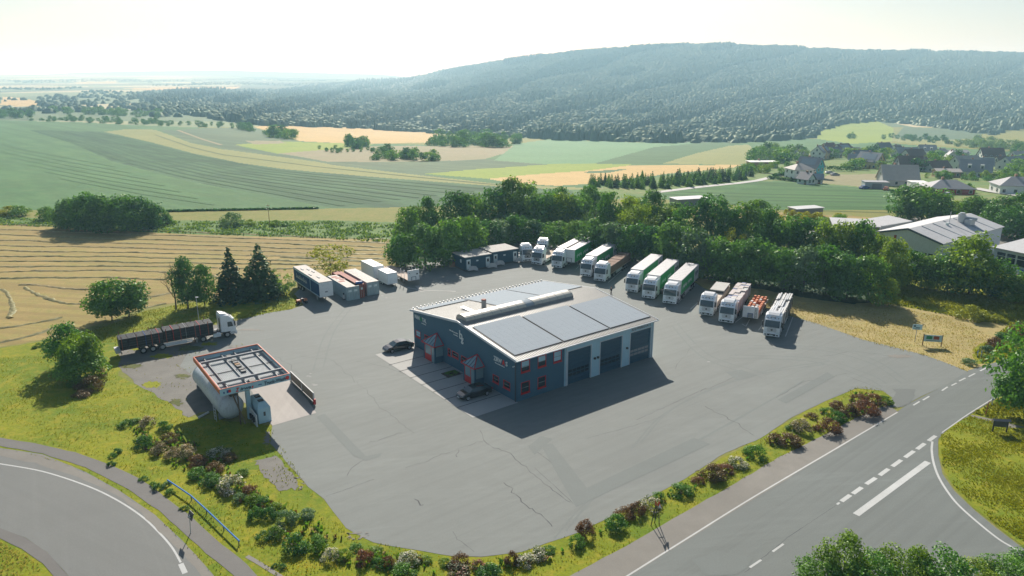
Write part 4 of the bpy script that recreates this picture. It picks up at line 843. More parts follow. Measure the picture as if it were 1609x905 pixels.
WH = {'row': 'between yard and main road', 'corner': 'along the rounded yard edge', 'slope': 'on the grassy left slope', 'path edge': 'beside the bend footpath', 'field corner': 'near the far road corner', 'gravel lot edge': 'at the gravel lot edge'}
for nm, lst in VS:
    cnt = {}
    for a in sorted(lst):
        mt, adj = SK[a[4]]; k = cnt.get(adj, 0); cnt[adj] = k + 1
        shrub(a[0], a[1], a[2] * .92, a[3] * .9, mt, '%s shrub %s, %s such from the left' % (adj, WH[nm], nth(k)), lib=SHRUB, group='shrubs ' + WH[nm])
# foreground trees whose tops enter the frame
for k, (u, y, vt, rad, mt) in enumerate([(1335, 50, 842, 2.3, 'leaf_bright'), (1290, 49, 880, 1.8, 'leaf_green'), (1378, 48, 874, 2.0, 'leaf_green'), (1430, 49, 858, 2.2, 'leaf_bright'), (1490, 48, 868, 2.3, 'leaf_green'), (1545, 49, 880, 2.0, 'leaf_bright'), (1592, 49, 876, 2.2, 'leaf_green'), (1650, 50, 870, 2.6, 'leaf_green')]):
    ztop = CAMH - y * tdown(vt); x = y * ((u - CX) / FOC) / dyz(vt)[0]
    plant_tree('broadleaf_tree', (x, y, 0), ztop, rad, NEAR, mt, 'leafy tree top, %s from the left at the bottom right corner' % nth(k), group='tree tops at the lower right corner', clear=0.15)
p, h, rad = sighted(1612, 655, 506, 58); plant_tree('broadleaf_tree', p, h, rad * 1.0, NEAR, 'leaf_green', 'large leafy roadside tree cut by the right edge of the picture', clear=0.06)
p, h, rad = sighted(1650, 640, 505, 55); plant_tree('broadleaf_tree', p, h, rad, NEAR, 'leaf_bright', 'second roadside tree just beyond the right edge tree', clear=0.06)

# ---- copses, hedges and rows in the fields: every tree its own object
def copse(area, n, hm, lib, mats, lab, group, seedk=0, wr=(0.42, 0.6), stuff=False):
    """n trees of about hm metres inside a sighted outline"""
    r = random.Random(seedk); us_ = [p[0] for p in area]; vs_ = [p[1] for p in area]; pts = []
    tries = 0
    while len(pts) < n and tries < 4000:
        tries += 1; u = r.uniform(min(us_), max(us_)); v = r.uniform(min(vs_), max(vs_))
        if not inpoly(area, np.array([u]), np.array([v]))[0]: continue
        p = P(u, v)
        if all((p - q[2]).length > hm * 0.42 for q in pts): pts.append((u, v, p))
    if stuff:                                       # past the first three hundred trees: one object
        V_, T_ = [], []
        for u, v, p in pts:
            me = r.choice(lib); co = np.empty(len(me.vertices) * 3, np.float32); me.vertices.foreach_get('co', co); co = co.reshape(-1, 3); tn = np.empty(len(me.polygons), np.float32); me.attributes['tone'].data.foreach_get('value', tn)
            h = hm * r.uniform(0.75, 1.2); rad = h * r.uniform(*wr); a = r.uniform(0, 6.28); ca, sa = math.cos(a), math.sin(a)
            V_.append(np.stack([(co[:, 0] * ca - co[:, 1] * sa) * rad, (co[:, 0] * sa + co[:, 1] * ca) * rad, co[:, 2] * h / 2], 1) + np.array(p)); T_.append(tn)
        V_ = np.concatenate(V_); o = link('far_trees', mesh_with(np_mesh('far_trees', V_, np.arange(len(V_)).reshape(-1, 4), np.concatenate(T_)), mats[0]), None)
        tag(o, lab.replace('tree of', 'trees of', 1), 'trees', None, 'stuff'); return
    for k, (u, v, p) in enumerate(sorted(pts, key=lambda q: q[0])):
        h = hm * r.uniform(0.75, 1.2); rad = h * r.uniform(*wr)
        o = link('broadleaf_tree' if lib is not FARC else 'conifer_tree', mesh_with(r.choice(lib), r.choice(mats)), None, None, p, r.uniform(0, 6.28)); o.scale = (rad, rad, h / 2)
        tag(o, '%s, %s from the left' % (lab, nth(k)), 'tree', group)
copse([(415, 214), (440, 219), (470, 221), (466, 215), (430, 208)], 16, 9, FAR, ['leaf_dark', 'leaf_green'], 'tree of the dark copse beside the tan grain field', 'trees of the copse beside the tan field', 1)
copse([(364, 205), (396, 207), (394, 203), (366, 201)], 8, 8, FAR, ['leaf_dark'], 'tree of the small copse left of the tan field', 'trees of the small copse left of the tan field', 2)
copse([(538, 229), (560, 234), (583, 232), (575, 226), (545, 225)], 11, 8, FAR, ['leaf_dark', 'leaf_green'], 'tree of the copse above the shrubby fallow', 'trees of the copse above the fallow', 3)
copse([(585, 252), (640, 254), (692, 253), (690, 248), (640, 247), (588, 248)], 20, 6.5, FAR, ['leaf_dark', 'leaf_green'], 'tree of the long thicket below the fallow field', 'trees of the thicket below the fallow', 4)
copse([(676, 229), (745, 232), (810, 231), (818, 222), (740, 216), (684, 220)], 46, 11, FAR, ['leaf_dark'], 'tree of the broad wood between the middle fields', 'trees of the wood between the middle fields', 5, stuff=True)
copse([(490, 234), (520, 240), (560, 241), (600, 239), (610, 235), (560, 236), (510, 232)], 18, 3, FAR, ['leaf_green', 'leaf_grey'], 'low bush dotted over the shrubby fallow', 'bushes dotted over the fallow', 6, stuff=True)
copse([(602, 243), (612, 244), (614, 240), (604, 240)], 3, 7, FAR, ['leaf_dark'], 'tree of the little group above the long thicket', 'little group above the long thicket', 8)
copse([(45, 190), (150, 194), (280, 199), (350, 201), (352, 197), (250, 192), (90, 187)], 70, 5.5, FAR, ['leaf_dark', 'leaf_green'], 'tree of the hedge along the crest of the big green field', 'trees along the crest of the green field', 9, stuff=True)
copse([(75, 180), (150, 182), (250, 186), (250, 180), (150, 176), (80, 176)], 40, 9, FAR, ['leaf_dark', 'leaf_dark'], 'tree of the wood beyond the green field crest', 'trees of the wood beyond the crest', 10, stuff=True)
copse([(0, 186), (50, 187), (50, 182), (0, 180)], 12, 10, FAR, ['leaf_dark'], 'tree at the far left beyond the green crest', 'trees at the far left beyond the crest', 11, stuff=True)
copse([(924, 294), (1000, 297), (1060, 296), (1130, 289), (1185, 280), (1180, 274), (1110, 279), (1040, 286), (975, 289), (926, 288)], 130, 4.3, FARC, ['needle', 'leaf_dark', 'leaf_green'], 'young fir in the plantation below the wheat field', 'young firs of the plantation', 12, (0.30, 0.42))
copse([(1160, 275), (1215, 272), (1240, 270), (1240, 262), (1200, 262), (1165, 268)], 22, 4, FAR, ['leaf_green', 'leaf_bright'], 'bush of the overgrown plot beside the gravel track', 'bushes beside the gravel track', 13)
copse([(1172, 256), (1215, 258), (1260, 256), (1262, 248), (1220, 240), (1180, 246)], 34, 8, FAR, ['leaf_dark', 'leaf_green', 'leaf_grey'], 'tree of the grove at the left end of the village', 'trees of the grove left of the village', 14)
copse([(1268, 252), (1330, 252), (1400, 256), (1395, 246), (1330, 242), (1275, 244)], 24, 7, FAR, ['leaf_dark', 'leaf_green', 'leaf_bright'], 'garden tree among the back row of village houses', 'garden trees at the back of the village', 15)
copse([(1310, 268), (1370, 270), (1400, 268), (1396, 260), (1320, 260)], 9, 6.5, FAR, ['leaf_bright', 'leaf_green'], 'garden tree in front of the cream house', 'garden trees in front of the cream house', 16)
copse([(1400, 268), (1470, 270), (1520, 262), (1500, 248), (1420, 250)], 28, 7.5, FAR, ['leaf_dark', 'leaf_green', 'leaf_bright'], 'garden tree among the middle village houses', 'garden trees in the middle of the village', 17)
copse([(1452, 282), (1530, 286), (1609, 284), (1640, 280), (1609, 268), (1530, 279), (1460, 276)], 44, 3.6, FAR, ['leaf_green', 'leaf_bright', 'leaf_dark'], 'garden bush below the right village houses', 'garden bushes below the right village houses', 18)
copse([(1578, 272), (1609, 278), (1680, 280), (1680, 258), (1609, 256), (1580, 262)], 14, 8, FAR, ['leaf_green', 'leaf_dark'], 'tree by the white houses at the village right end', 'trees at the right end of the village', 19, stuff=True)
copse([(1480, 302), (1510, 306), (1530, 304), (1520, 298)], 8, 3.2, FAR, ['leaf_bright', 'leaf_green'], 'bush in front of the red walled house', 'bushes at the red walled house', 20)
copse([(1380, 218), (1420, 222), (1470, 225), (1496, 228), (1494, 223), (1440, 217), (1385, 214)], 20, 7, FAR, ['leaf_dark', 'leaf_grey'], 'tree of the hedge between village and valley field', 'trees of the hedge beyond the village', 21, stuff=True)
copse([(1495, 232), (1550, 238), (1609, 246), (1640, 250), (1640, 236), (1560, 228), (1500, 226)], 42, 9, FAR, ['leaf_grey', 'leaf_green'], 'tree of the grove behind the right village end', 'trees of the grove behind the village', 22, stuff=True)
copse([(1326, 218), (1338, 218), (1338, 216), (1328, 216)], 1, 12, FAR, ['leaf_dark'], 'lone tree in the valley meadow', None, 23)
copse([(1590, 244), (1640, 248), (1640, 236), (1600, 234)], 12, 9, FAR, ['leaf_dark'], 'tree at the valley edge right of the grove', 'trees at the valley edge', 24, stuff=True)
copse([(1210, 352), (1330, 348), (1340, 342), (1220, 338)], 16, 2.2, FAR, ['leaf_lime', 'leaf_bright'], 'low yellow bush along the edge of the crop behind the belt', 'bushes along the crop edge', 25, stuff=True)
copse([(1290, 356), (1325, 352), (1325, 349), (1290, 350)], 9, 2.6, FAR, ['leaf_green'], 'bush of the short clipped hedge left of the shed', 'hedge left of the shed', 26, stuff=True)

# ---- the wooded hill: far too many trees to count
def lump(kind):
    if kind:   # conifer
        v = [(0, 0, 2.0)]; f = []
        for rr_, z in ((0.42, 1.05), (0.78, 0.0)):
            for a in range(5): v.append((rr_ * math.cos(a * 1.257 + z), rr_ * math.sin(a * 1.257 + z), z))
        f = [(0, 1 + a, 1 + (a + 1) % 5) for a in range(5)]
        for k in range(1):
            for a in range(5): p = 1 + k * 5; f += [(p + a, p + 5 + a, p + 5 + (a + 1) % 5), (p + a, p + 5 + (a + 1) % 5, p + (a + 1) % 5)]
    else:
        v = [(0, 0, 1.75)]
        for rr_, z in ((0.62, 1.4), (1.0, 0.1)):
            for a in range(5): v.append((rr_ * math.cos(a * 1.257 + z), rr_ * math.sin(a * 1.257 + z), z))
        f = [(0, 1 + a, 1 + (a + 1) % 5) for a in range(5)]
        for k in range(1):
            for a in range(5): p = 1 + k * 5; f += [(p + a, p + 5 + a, p + 5 + (a + 1) % 5), (p + a, p + 5 + (a + 1) % 5, p + (a + 1) % 5)]
    return np.array(v, float), np.array(f)
FOREST = [(230, 142), (215, 152), (250, 170), (330, 187), (400, 197), (560, 202), (700, 211), (860, 220), (1050, 225), (1160, 225), (1283, 218), (1290, 206), (1330, 194), (1380, 191), (1440, 197), (1520, 207), (1560, 213), (1575, 207), (1609, 203), (1760, 204), (1760, 40), (600, 40), (560, 126), (440, 140), (330, 140)]
pts = []
v = 226.0
while v > 68:
    yv = 1000.0 * (3.4 ** ((226 - v) / 150)); size = 9 * FOC / yv
    for u in np.arange(80 + R.uniform(0, size), 1760, size * 0.80):
        uu = u + R.uniform(-.4, .4) * size; vv = v + R.uniform(-.5, .5) * size * 0.3
        pts.append((uu, vv))
    v -= max(0.85, size * 0.20)
pts = np.array(pts); ok = inpoly(FOREST, pts[:, 0], pts[:, 1]) & (pts[:, 1] > crest_v(pts[:, 0]) - 0.2)
clear = [[(1400, 125), (1470, 122), (1520, 128), (1560, 138), (1500, 142), (1430, 133)], [(1400, 116), (1425, 114), (1440, 121), (1410, 122)], [(620, 190), (700, 193), (690, 197), (630, 195)]]
for c_ in clear: ok &= ~(inpoly(c_, pts[:, 0], pts[:, 1]) & (rng.random(len(pts)) < 0.7))
pts = pts[ok]
for k in range(9):      # forest edge line and crest line are denser
    pass
va, fa = [], []; base = 0; tones = []
L0, L1 = lump(0), lump(1)
grp = np.sin(pts[:, 0] * 0.021 + 1.3) * np.cos(pts[:, 1] * 0.11 + pts[:, 0] * 0.008) + 0.5 * np.sin(pts[:, 0] * 0.055 + pts[:, 1] * 0.2)
for (u, v), g in zip(pts, grp):
    p = P(u, v); con = R.random() < (0.75 if g > 0.25 else 0.18); vv, ff = L1 if con else L0
    s = R.uniform(0.7, 1.25); hh = (4.4 if con else 3.2) * s; ww = (6.4 if con else 7.6) * s; hoff = 5.5 if g > 0.25 else (2.5 if g < -0.55 else 0)
    a = R.uniform(0, 1.2); ca, sa = math.cos(a), math.sin(a)
    q = np.empty_like(vv); q[:, 0] = (vv[:, 0] * ca - vv[:, 1] * sa) * ww; q[:, 1] = (vv[:, 0] * sa + vv[:, 1] * ca) * ww; q[:, 2] = vv[:, 2] * hh
    q += rng.normal(0, 0.4, q.shape); q += np.array(p) - np.array([0, 0, 1.0]); q[:6, 2] += hoff
    va.append(q); fa.append(ff + base); base += len(vv); tones.append(np.full(len(ff), (0.15 if con else 0.5) + 0.32 * math.sin(u * .013 + v * .16) * math.cos(u * .031 + v * .05) + R.uniform(-.08, .14)))
me = np_mesh('forest', np.concatenate(va), np.concatenate(fa), np.clip(np.concatenate(tones), 0, 1), smooth=True)
print('forest trees', len(pts), 'tris', len(me.polygons))
tag(link('forest', me, 'forest_leaf'), 'dense mixed forest covering the long hill behind the valley', 'forest', None, 'stuff')
# far plain: woods and hedges that read as masses
va, fa, tones = [], [], []; base = 0
for (u0, u1, v0, w, dens) in [(0, 130, 139, 1.0, 1.2), (130, 420, 147, 2.2, 1.0), (240, 470, 133, 1.0, 1.0), (20, 240, 128, 1.0, .8), (0, 560, 126, 0.8, .8), (60, 330, 153, 2.5, .9), (300, 620, 131, 1.2, 1.0), (0, 60, 171, 3.0, .35), (60, 300, 165, 3.0, .8), (0, 240, 158, 3, .25), (200, 400, 172, 3.5, 1.0), (60, 220, 172, 2.0, .6), (230, 330, 180, 3, .8), (-200, 0, 150, 8, .6), (0, 130, 177, 1.5, .5)]:
    yv = P((u0 + u1) / 2, v0).y; size = 10 * FOC / yv
    for _ in range(int((u1 - u0) / size * max(1.5, w) * dens * 1.3)):
        u = R.uniform(u0, u1); v = v0 + R.uniform(-w, w) + math.sin(u * 0.03) * 1.2
        if v < crest_v([u])[0] + 0.5: continue
        p = P(u, v); con = R.random() < .3; vv, ff = L1 if con else L0; s = R.uniform(.8, 1.4)
        q = vv * np.array([7 * s, 6 * s, 3.6 * s]) + rng.normal(0, .5, vv.shape) + np.array(p) - [0, 0, 1]
        va.append(q); fa.append(ff + base); base += len(vv); tones.append(np.full(len(ff), R.random()))
tag(link('far_woodland', np_mesh('far_woodland', np.concatenate(va), np.concatenate(fa), np.concatenate(tones)), 'forest_leaf'), 'far off woods and hedges scattered over the hazy plain', 'woodland', None, 'stuff')
# ------------------------------------------------------------------ workshop (local: x along the door side, y along the gable side)
AZ = math.radians(37.7)
W0 = G(811.5, 632)
shop = thing('workshop_building', 'blue grey workshop hall with red windows, three truck doors and solar roof', 'building', W0, AZ)
LX, LY, EV, RG = 25.35, 25.3, 5.85, 7.45
def zr(y): return EV + (RG - EV) * (1 - abs(y - LY / 2) / (LY / 2))
t = 0.3
# gable wall (x=0) with openings, built from pieces butted around them
gw = [(23.35, 24.75, 1.7, 2.8), (20.9, 22.2, 1.7, 2.8), (15.15, 15.85, 1.45, 2.55), (13.15, 14.75, 1.6, 2.5), (11.0, 12.5, 1.5, 2.5), (3.7, 5.05, 1.1, 2.2), (1.3, 2.75, 1.1, 2.2)]
def wall_grid(mb, a0, a1, ztop, holes, put):
    """fill a wall strip [a0,a1] leaving holes (a, b, z0, z1); put(a, b, z0, z1top function)"""
    xs = sorted(set([a0, a1] + [h[0] for h in holes] + [h[1] for h in holes] + [q for q in (LY / 2,) if a0 < q < a1]))
    for a, b in zip(xs, xs[1:]):
        hs = sorted([h for h in holes if h[0] <= a + 1e-6 and h[1] >= b - 1e-6], key=lambda h: h[2]); z = 0.0
        for h in hs:
            put(a, b, z, h[2]); z = h[3]
        put(a, b, z, None)
mb = MB()
def putg(a, b, z0, z1):
    ta, tb = (zr(a) - .05, zr(b) - .05) if z1 is None else (z1, z1)
    mb.loft([[(0, a, z0), (0, b, z0), (0, b, tb), (0, a, ta)], [(t, a, z0), (t, b, z0), (t, b, tb), (t, a, ta)]])
wall_grid(mb, 0, LY, None, gw, putg); mb.build('gable_wall', 'wall_blue_grey', shop)
# rear gable
mb = MB(); putb = lambda a, b, z0, z1: mb.loft([[(LX - t, a, 0), (LX - t, b, 0), (LX - t, b, zr(b) - .05), (LX - t, a, zr(a) - .05)], [(LX, a, 0), (LX, b, 0), (LX, b, zr(b) - .05), (LX, a, zr(a) - .05)]])
putb(0, LY / 2, 0, 0); putb(LY / 2, LY, 0, 0); mb.build('gable_wall', 'wall_light', shop)
# door side wall
fw_ = [(0.72, 2.15, 0.85, 2.45), (3.45, 4.85, 0.85, 2.45), (0.72, 2.15, 3.75, 5.35), (3.45, 4.85, 3.75, 5.35), (6.1, 7.5, 3.75, 5.35)]
mb = MB()
def putf(a, b, z0, z1): mb.box(a, b, 0, t, z0, (EV - .05) if z1 is None else z1)
wall_grid(mb, t, 8.0, None, fw_, putf); mb.build('side_wall', 'wall_blue_grey', shop)
doors = [(8.55, 12.8), (14.5, 18.75), (20.4, 24.7)]
mb = MB(); wall_grid(mb, 8.0, LX - t, None, [(a, b, 0.0, 4.8) for a, b in doors], lambda a, b, z0, z1: mb.box(a, b, -0.06, t, z0, (EV - .05) if z1 is None else z1) if not (z1 == 0.0) else None)
mb.build('door_wall', 'wall_light', shop)
mb = MB(); mb.box(t, LX - t, LY - t, LY, 0, EV - .05); mb.build('side_wall', 'wall_light', shop)
def red_window(x0, x1, z0, z1, side, blind=None):
    """window in the door side (side 'f', along x) or the gable (side 'g', along y)"""
    def bx(m_, a, b, d0, d1, c, d): m_.box(a, b, d0, d1, c, d) if side == 'f' else m_.box(d0, d1, a, b, c, d)
    fr = MB(); k = 0.09
    bx(fr, x0, x1, -0.03, 0.12, z0, z0 + k + .07); bx(fr, x0, x1, -0.02, 0.12, z1 - k, z1)
    bx(fr, x0, x0 + k, -0.02, 0.12, z0 + k + .07, z1 - k); bx(fr, x1 - k, x1, -0.02, 0.12, z0 + k + .07, z1 - k)
    f = fr.build('window', 'red_paint', shop)
    g = MB(); bx(g, x0 + k, x1 - k, 0.06, 0.10, z0 + k + .07, z1 - k); g.build('pane', 'window_glass', f)
    s = MB(); bx(s, x0 + k, x1 - k, 0.03, 0.055, (z0 + z1) / 2 - .03, (z0 + z1) / 2 + .03); s.build('glazing_bar', 'mid_grey', f)
    if blind: b_ = MB(); bx(b_, x0 + k, x1 - k, 0.052, 0.058, z1 - k - (z1 - z0 - .25) * blind, z1 - k); b_.build('blind', 'wall_light', f)
    s = MB(); bx(s, x0 - .06, x1 + .06, -0.10, -0.032, z0 - .04, z0 + .03); s.build('sill', 'red_paint', f)
for i, (a, b, c, d) in enumerate(fw_): red_window(a, b, c, d, 'f', [0, 0, .6, .55, .95][i])
for i, (a, b, c, d) in enumerate(gw): red_window(a, b, c, d, 'g', .95 if i == 0 else 0)
for di, (a, b) in enumerate(doors):
    mb = MB(); n = 9
    for k in range(n):
        z0 = 4.78 * k / n; z1 = 4.78 * (k + 1) / n - .025
        mb.box(a + .04, b - .04, 0.10, 0.15, z0 + .02, z1)
    mb.box(a + .04, b - .04, 0.15, 0.18, 0.02, 4.78)
    d_ = mb.build('sectional_door', 'door_blue', shop)
    g = MB()
    for r_ in ((1.15, 1.5), (1.68, 2.03)):
        for q in range(5): x = a + .25 + q * (b - a - .5) / 5; g.box(x + .05, x + (b - a - .5) / 5 - .05, 0.085, 0.102, r_[0], r_[1])
    g.build('window_strip', 'window_glass' if di < 2 else 'mid_grey', d_)
    mb = MB(); mb.box(a - .1, a + .02, -.11, -.062, 0, 4.9); mb.box(b - .02, b + .1, -.11, -.062, 0, 4.9); mb.box(a + .02, b - .02, -.11, -.062, 4.8, 4.9); mb.build('door_frame', 'edge_trim', d_)
# small lamps and drain pipes
mb = MB()
for x in (13.3, 13.9, 19.6): mb.box(x, x + .25, -.3, -.06, 2.6, 2.85)
mb.build('wall_lamp', 'black_trim', shop)
for x in (8.25, LX - .35): mb = MB(); mb.cyl((x, -.16, 0), (x, -.16, EV), .06, 7); mb.build('downpipe', 'edge_trim', shop)
mb = MB(); mb.cyl((-.10, .12, 0), (-.10, .12, EV - .1), .06, 7); mb.build('downpipe', 'dark_grey', shop)
# roof: trapezoid sheeting in two slopes
OV = 0.35
def roof_sheet(y_e, y_r, name):
    vs = []; pitch = 0.333; n = int((LX + 2 * OV) / pitch); sg = 1 if y_r > y_e else -1
    dz = (RG - EV) / (LY / 2); ye = y_e - sg * OV; fs = []; prof = []
    for i in range(n):
        x = -OV + i * pitch
        prof += [(x, 0), (x + .18, 0), (x + .21, .055), (x + .30, .055)]
    prof.append((-OV + n * pitch, 0))
    for x, h in prof:
        vs.append((x, ye, EV - OV * dz + h)); vs.append((x, y_r, RG + h))
    for i in range(len(prof) - 1): fs.append((2 * i, 2 * i + 2, 2 * i + 3, 2 * i + 1))
    k = len(vs); vs += [(x, y, z - .12 if h == 0 else z - .12) for (x, y, z), h in [((-OV, ye, EV - OV * dz), 0), ((-OV + n * pitch, ye, EV - OV * dz), 0), ((-OV + n * pitch, y_r, RG), 0), ((-OV, y_r, RG), 0)]]
    fs.append((k, k + 1, k + 2, k + 3))
    mb = MB(); mb.add(vs, fs); mb.build(name, 'cream_sheet', shop)
roof_sheet(0, LY / 2, 'roof_sheet'); roof_sheet(LY, LY / 2, 'roof_sheet')
dz = (RG - EV) / (LY / 2)
for y0, y1 in ((-OV, LY / 2), (LY + OV, LY / 2)):
    for x in (-OV - .06, LX + OV - .02):
        zz0 = EV - OV * dz; mb = MB(); mb.loft([[(x, y0, zz0 - .22), (x + .08, y0, zz0 - .22), (x + .08, y0, zz0 + .10), (x, y0, zz0 + .10)], [(x, y1, RG - .22), (x + .08, y1, RG - .22), (x + .08, y1, RG + .10), (x, y1, RG + .10)]]); mb.build('verge_trim', 'edge_trim', shop)
mb = MB(); mb.box(-OV, LX + OV, -OV - .16, -OV - .01, EV - .22, EV - .07); mb.build('gutter', 'edge_trim', shop)
mb = MB(); mb.box(-OV, LX + OV, LY + OV + .01, LY + OV + .16, EV - .22, EV - .07); mb.build('gutter', 'edge_trim', shop)
# arched ridge rooflight
def arch(x0, x1, yc, hw, hgt, z0, n=9): return [[(x, yc + hw * math.cos(PI * i / n), z0 + hgt * math.sin(PI * i / n)) for i in range(n + 1)] for x in (x0, x1)]
mb = MB(); mb.box(0.3, 19.9, 11.45, 14.0, 7.2, 7.62); mb.build('rooflight_kerb', 'blue_rail', shop, ).data.materials[0] = M['mid_grey']
sk = MB(); k = 0
for i in range(13):
    x0 = 0.35 + i * 1.5
    if i == 7: continue
    sk.loft(arch(x0, x0 + 1.46, 12.72, 1.2, 0.62, 7.62))
sk.build('rooflight', 'skylight', shop)
mb = MB(); mb.loft(arch(10.85, 12.3, 12.72, 1.18, .60, 7.62)); mb.build('rooflight_vent', 'solar_cell', shop)
mb = MB()
for i in range(14): x = 0.33 + i * 1.5; mb.loft(arch(x - .03, x + .03, 12.72, 1.235, 0.655, 7.61))
mb.build('glazing_bar', 'cream_sheet', shop)
# solar arrays
def pv(x0, x1, y0, y1):
    mb = MB(); nx = max(1, round((x1 - x0) / 1.02)); ny = max(1, round(abs(y1 - y0) / 1.68))
    for i in range(nx):
        for j in range(ny):
            a, b = x0 + (x1 - x0) * i / nx + .004, x0 + (x1 - x0) * (i + 1) / nx - .004; c, d = y0 + (y1 - y0) * j / ny + .004, y0 + (y1 - y0) * (j + 1) / ny - .004
            mb.loft([[(a, c, zr(c) + .13), (b, c, zr(c) + .13), (b, d, zr(d) + .13), (a, d, zr(d) + .13)], [(a, c, zr(c) + .165), (b, c, zr(c) + .165), (b, d, zr(d) + .165), (a, d, zr(d) + .165)]])
    mb.build('solar_array', 'solar_cell', shop)
    mb = MB(); mb.loft([[(x0 - .06, y0 - .06, zr(y0) + .06), (x1 + .06, y0 - .06, zr(y0) + .06), (x1 + .06, y1 + .06, zr(y1) + .06), (x0 - .06, y1 + .06, zr(y1) + .06)], [(x0 - .06, y0 - .06, zr(y0) + .128), (x1 + .06, y0 - .06, zr(y0) + .128), (x1 + .06, y1 + .06, zr(y1) + .128), (x0 - .06, y1 + .06, zr(y1) + .128)]]); mb.build('mounting_rail', 'black_trim', shop)
pv(0.35, 8.2, 0.75, 10.0); pv(8.55, 16.8, 0.75, 9.5); pv(17.1, 25.2, 0.75, 9.2)
pv(8.7, 16.7, 15.5, 24.6); pv(17.0, 25.2, 15.3, 24.6); pv(0.4, 8.4, 23.0, 24.7)
mb = MB()                                                      # snow guard row on the far eave
for i in range(38): x = i * .68; mb.box(x, x + .10, 25.2, 25.5, 5.9, 6.15)
mb.build('snow_guard', 'edge_trim', shop)
mb = MB(); mb.box(4.2, 4.9, 13.9, 18.9, 6.95, 7.06); mb.add([], []); mb.build('roof_walkway', 'edge_trim', shop).rotation_euler = (0, 0, 0)
chm = MB(); chm.cyl((6.9, 16.6, 6.9), (6.9, 16.6, 8.15), .36, 12); c_ = chm.build('chimney', 'mid_grey', shop)
mb = MB(); mb.cyl((6.9, 16.6, 8.15), (6.9, 16.6, 8.3), .40, 12, .30); mb.build('chimney_cap', 'rust_red', c_)
# lettering on the walls
def wallG(y, z, s=1.0): return frame((-0.02, y, z), (0, -1, 0), (0, 0, 1))
lettering('ZIRW', 0.85, 'print_white', shop, wallG(4.78, 4.25), .02, fit=1.75)
lettering('A', 0.95, 'sign_red', shop, wallG(2.95, 4.2), .035, fit=0.6); lettering('S', 0.85, 'print_white', shop, wallG(2.25, 4.25), .02, fit=.42)
lettering('MAN', 0.85, 'print_white', shop, wallG(24.85, 4.65), .02, fit=1.35); lettering('N', 0.85, 'sign_green', shop, wallG(23.4, 4.65), .05, fit=.6); lettering('TAL', 0.85, 'print_white', shop, wallG(22.7, 4.65), .02, fit=1.2)
def dashes(y0, z, L, h, n=9):
    mb = MB(); y = y0
    for i in range(n):
        w = L / n; mb.box(-.035, -.02, y - w * .75, y, z, z + h * R.choice((.6, .8, 1))); y -= w
    mb.build('small_lettering', 'print_white', shop)
dashes(4.5, 3.9, 2.1, .16, 14); dashes(22.9, 4.3, 1.3, .16, 9); dashes(15.3, 5.35, 2.2, .17, 15); dashes(14.2, 5.0, 1.1, .17, 8)
lettering('b', 1.7, 'print_white', shop, wallG(12.85, 4.9), .03); lettering('g', 1.25, 'print_white', shop, wallG(12.35, 4.55), .03)
lettering('KFZ-WERKSTATT', 0.62, 'mid_grey', shop, frame((20.6, -0.09, 5.05), (1, 0, 0), (0, 0, 1)), .02, fit=4.0)
mb = MB(); mb.box(-.4, -.05, .25, .33, 4.75, 4.87); mb.build('wall_sign', 'print_white', shop)
# entrance porches
def porch(y0, y1, zt, za):
    x = -1.45; k = .08
    pr = MB()
    for yy in (y0, y1 - .22): pr.box(x, x + .22, yy, yy + .22, 0, zt)
    pr.box(x + .22, 0, y1 - .12, y1, 0, 1.0); pr.box(x + .22, 0, y0, y0 + .12, 0, 0.95)
    p_ = pr.build('porch', 'wall_blue_grey', shop)
    g = MB(); g.box(x + .22, -.02, y0 + .04, y0 + .07, 0.97, zt - .1); g.box(x + .22, -.02, y1 - .08, y1 - .05, 1.02, zt - .1); g.box(x + .05, x + .08, y0 + .24, y0 + .95, 0.1, zt - .1); g.build('side_glass', 'porch_glass', p_)
    fr = MB()
    for yy in (y0 + .95, y1 - .34): fr.box(x + .02, x + .12, yy, yy + .1, 0, zt)
    fr.box(x + .02, x + .12, y0 + .22, y1 - .22, zt - .1, zt); fr.build('red_frame', 'red_paint', p_)
    dr = MB(); dr.box(x + .04, x + .10, y0 + 1.07, y1 - .36, 0.02, 1.0); d = dr.build('door', 'red_paint', shop)
    g = MB(); g.box(x + .045, x + .09, y0 + 1.1, y1 - .4, 1.02, zt - .12); g.build('door_glass', 'porch_glass', d)
    # half pyramid glass roof
    ym = (y0 + y1) / 2; e = .22; A = (-.02, ym, za); B = (x - e, y0 - e, zt + .05); C = (x - e, y1 + e, zt + .05); D = (-.02, y0 - e, zt + .05); E = (-.02, y1 + e, zt + .05)
    rf = MB()
    for tri in ((B, C, A), (D, B, A), (C, E, A)):
        rf.slab(tri, .03)
    r_ = rf.build('glass_roof', 'porch_glass', shop)
    fr = MB()
    for a, b in ((B, C), (D, B), (C, E), (A, B), (A, C), (A, D), (A, E)): fr.bar(Vector(a) + Vector((0, 0, .03)), Vector(b) + Vector((0, 0, .03)), .11)
    fr.build('roof_frame', 'red_paint', r_)
    fr = MB()
    for i in range(1, 5):
        q = i / 5; a = Vector(B).lerp(Vector(C), q); b = Vector(A).lerp(Vector(B) if q < .5 else Vector(C), abs(q - .5) * 2); fr.bar(a + Vector((0, 0, .05)), b + Vector((0, 0, .05)), .05)
    fr.build('glazing_bar', 'print_dark', r_)
porch(7.1, 9.8, 2.55, 3.85); porch(17.1, 20.1, 2.55, 3.95)
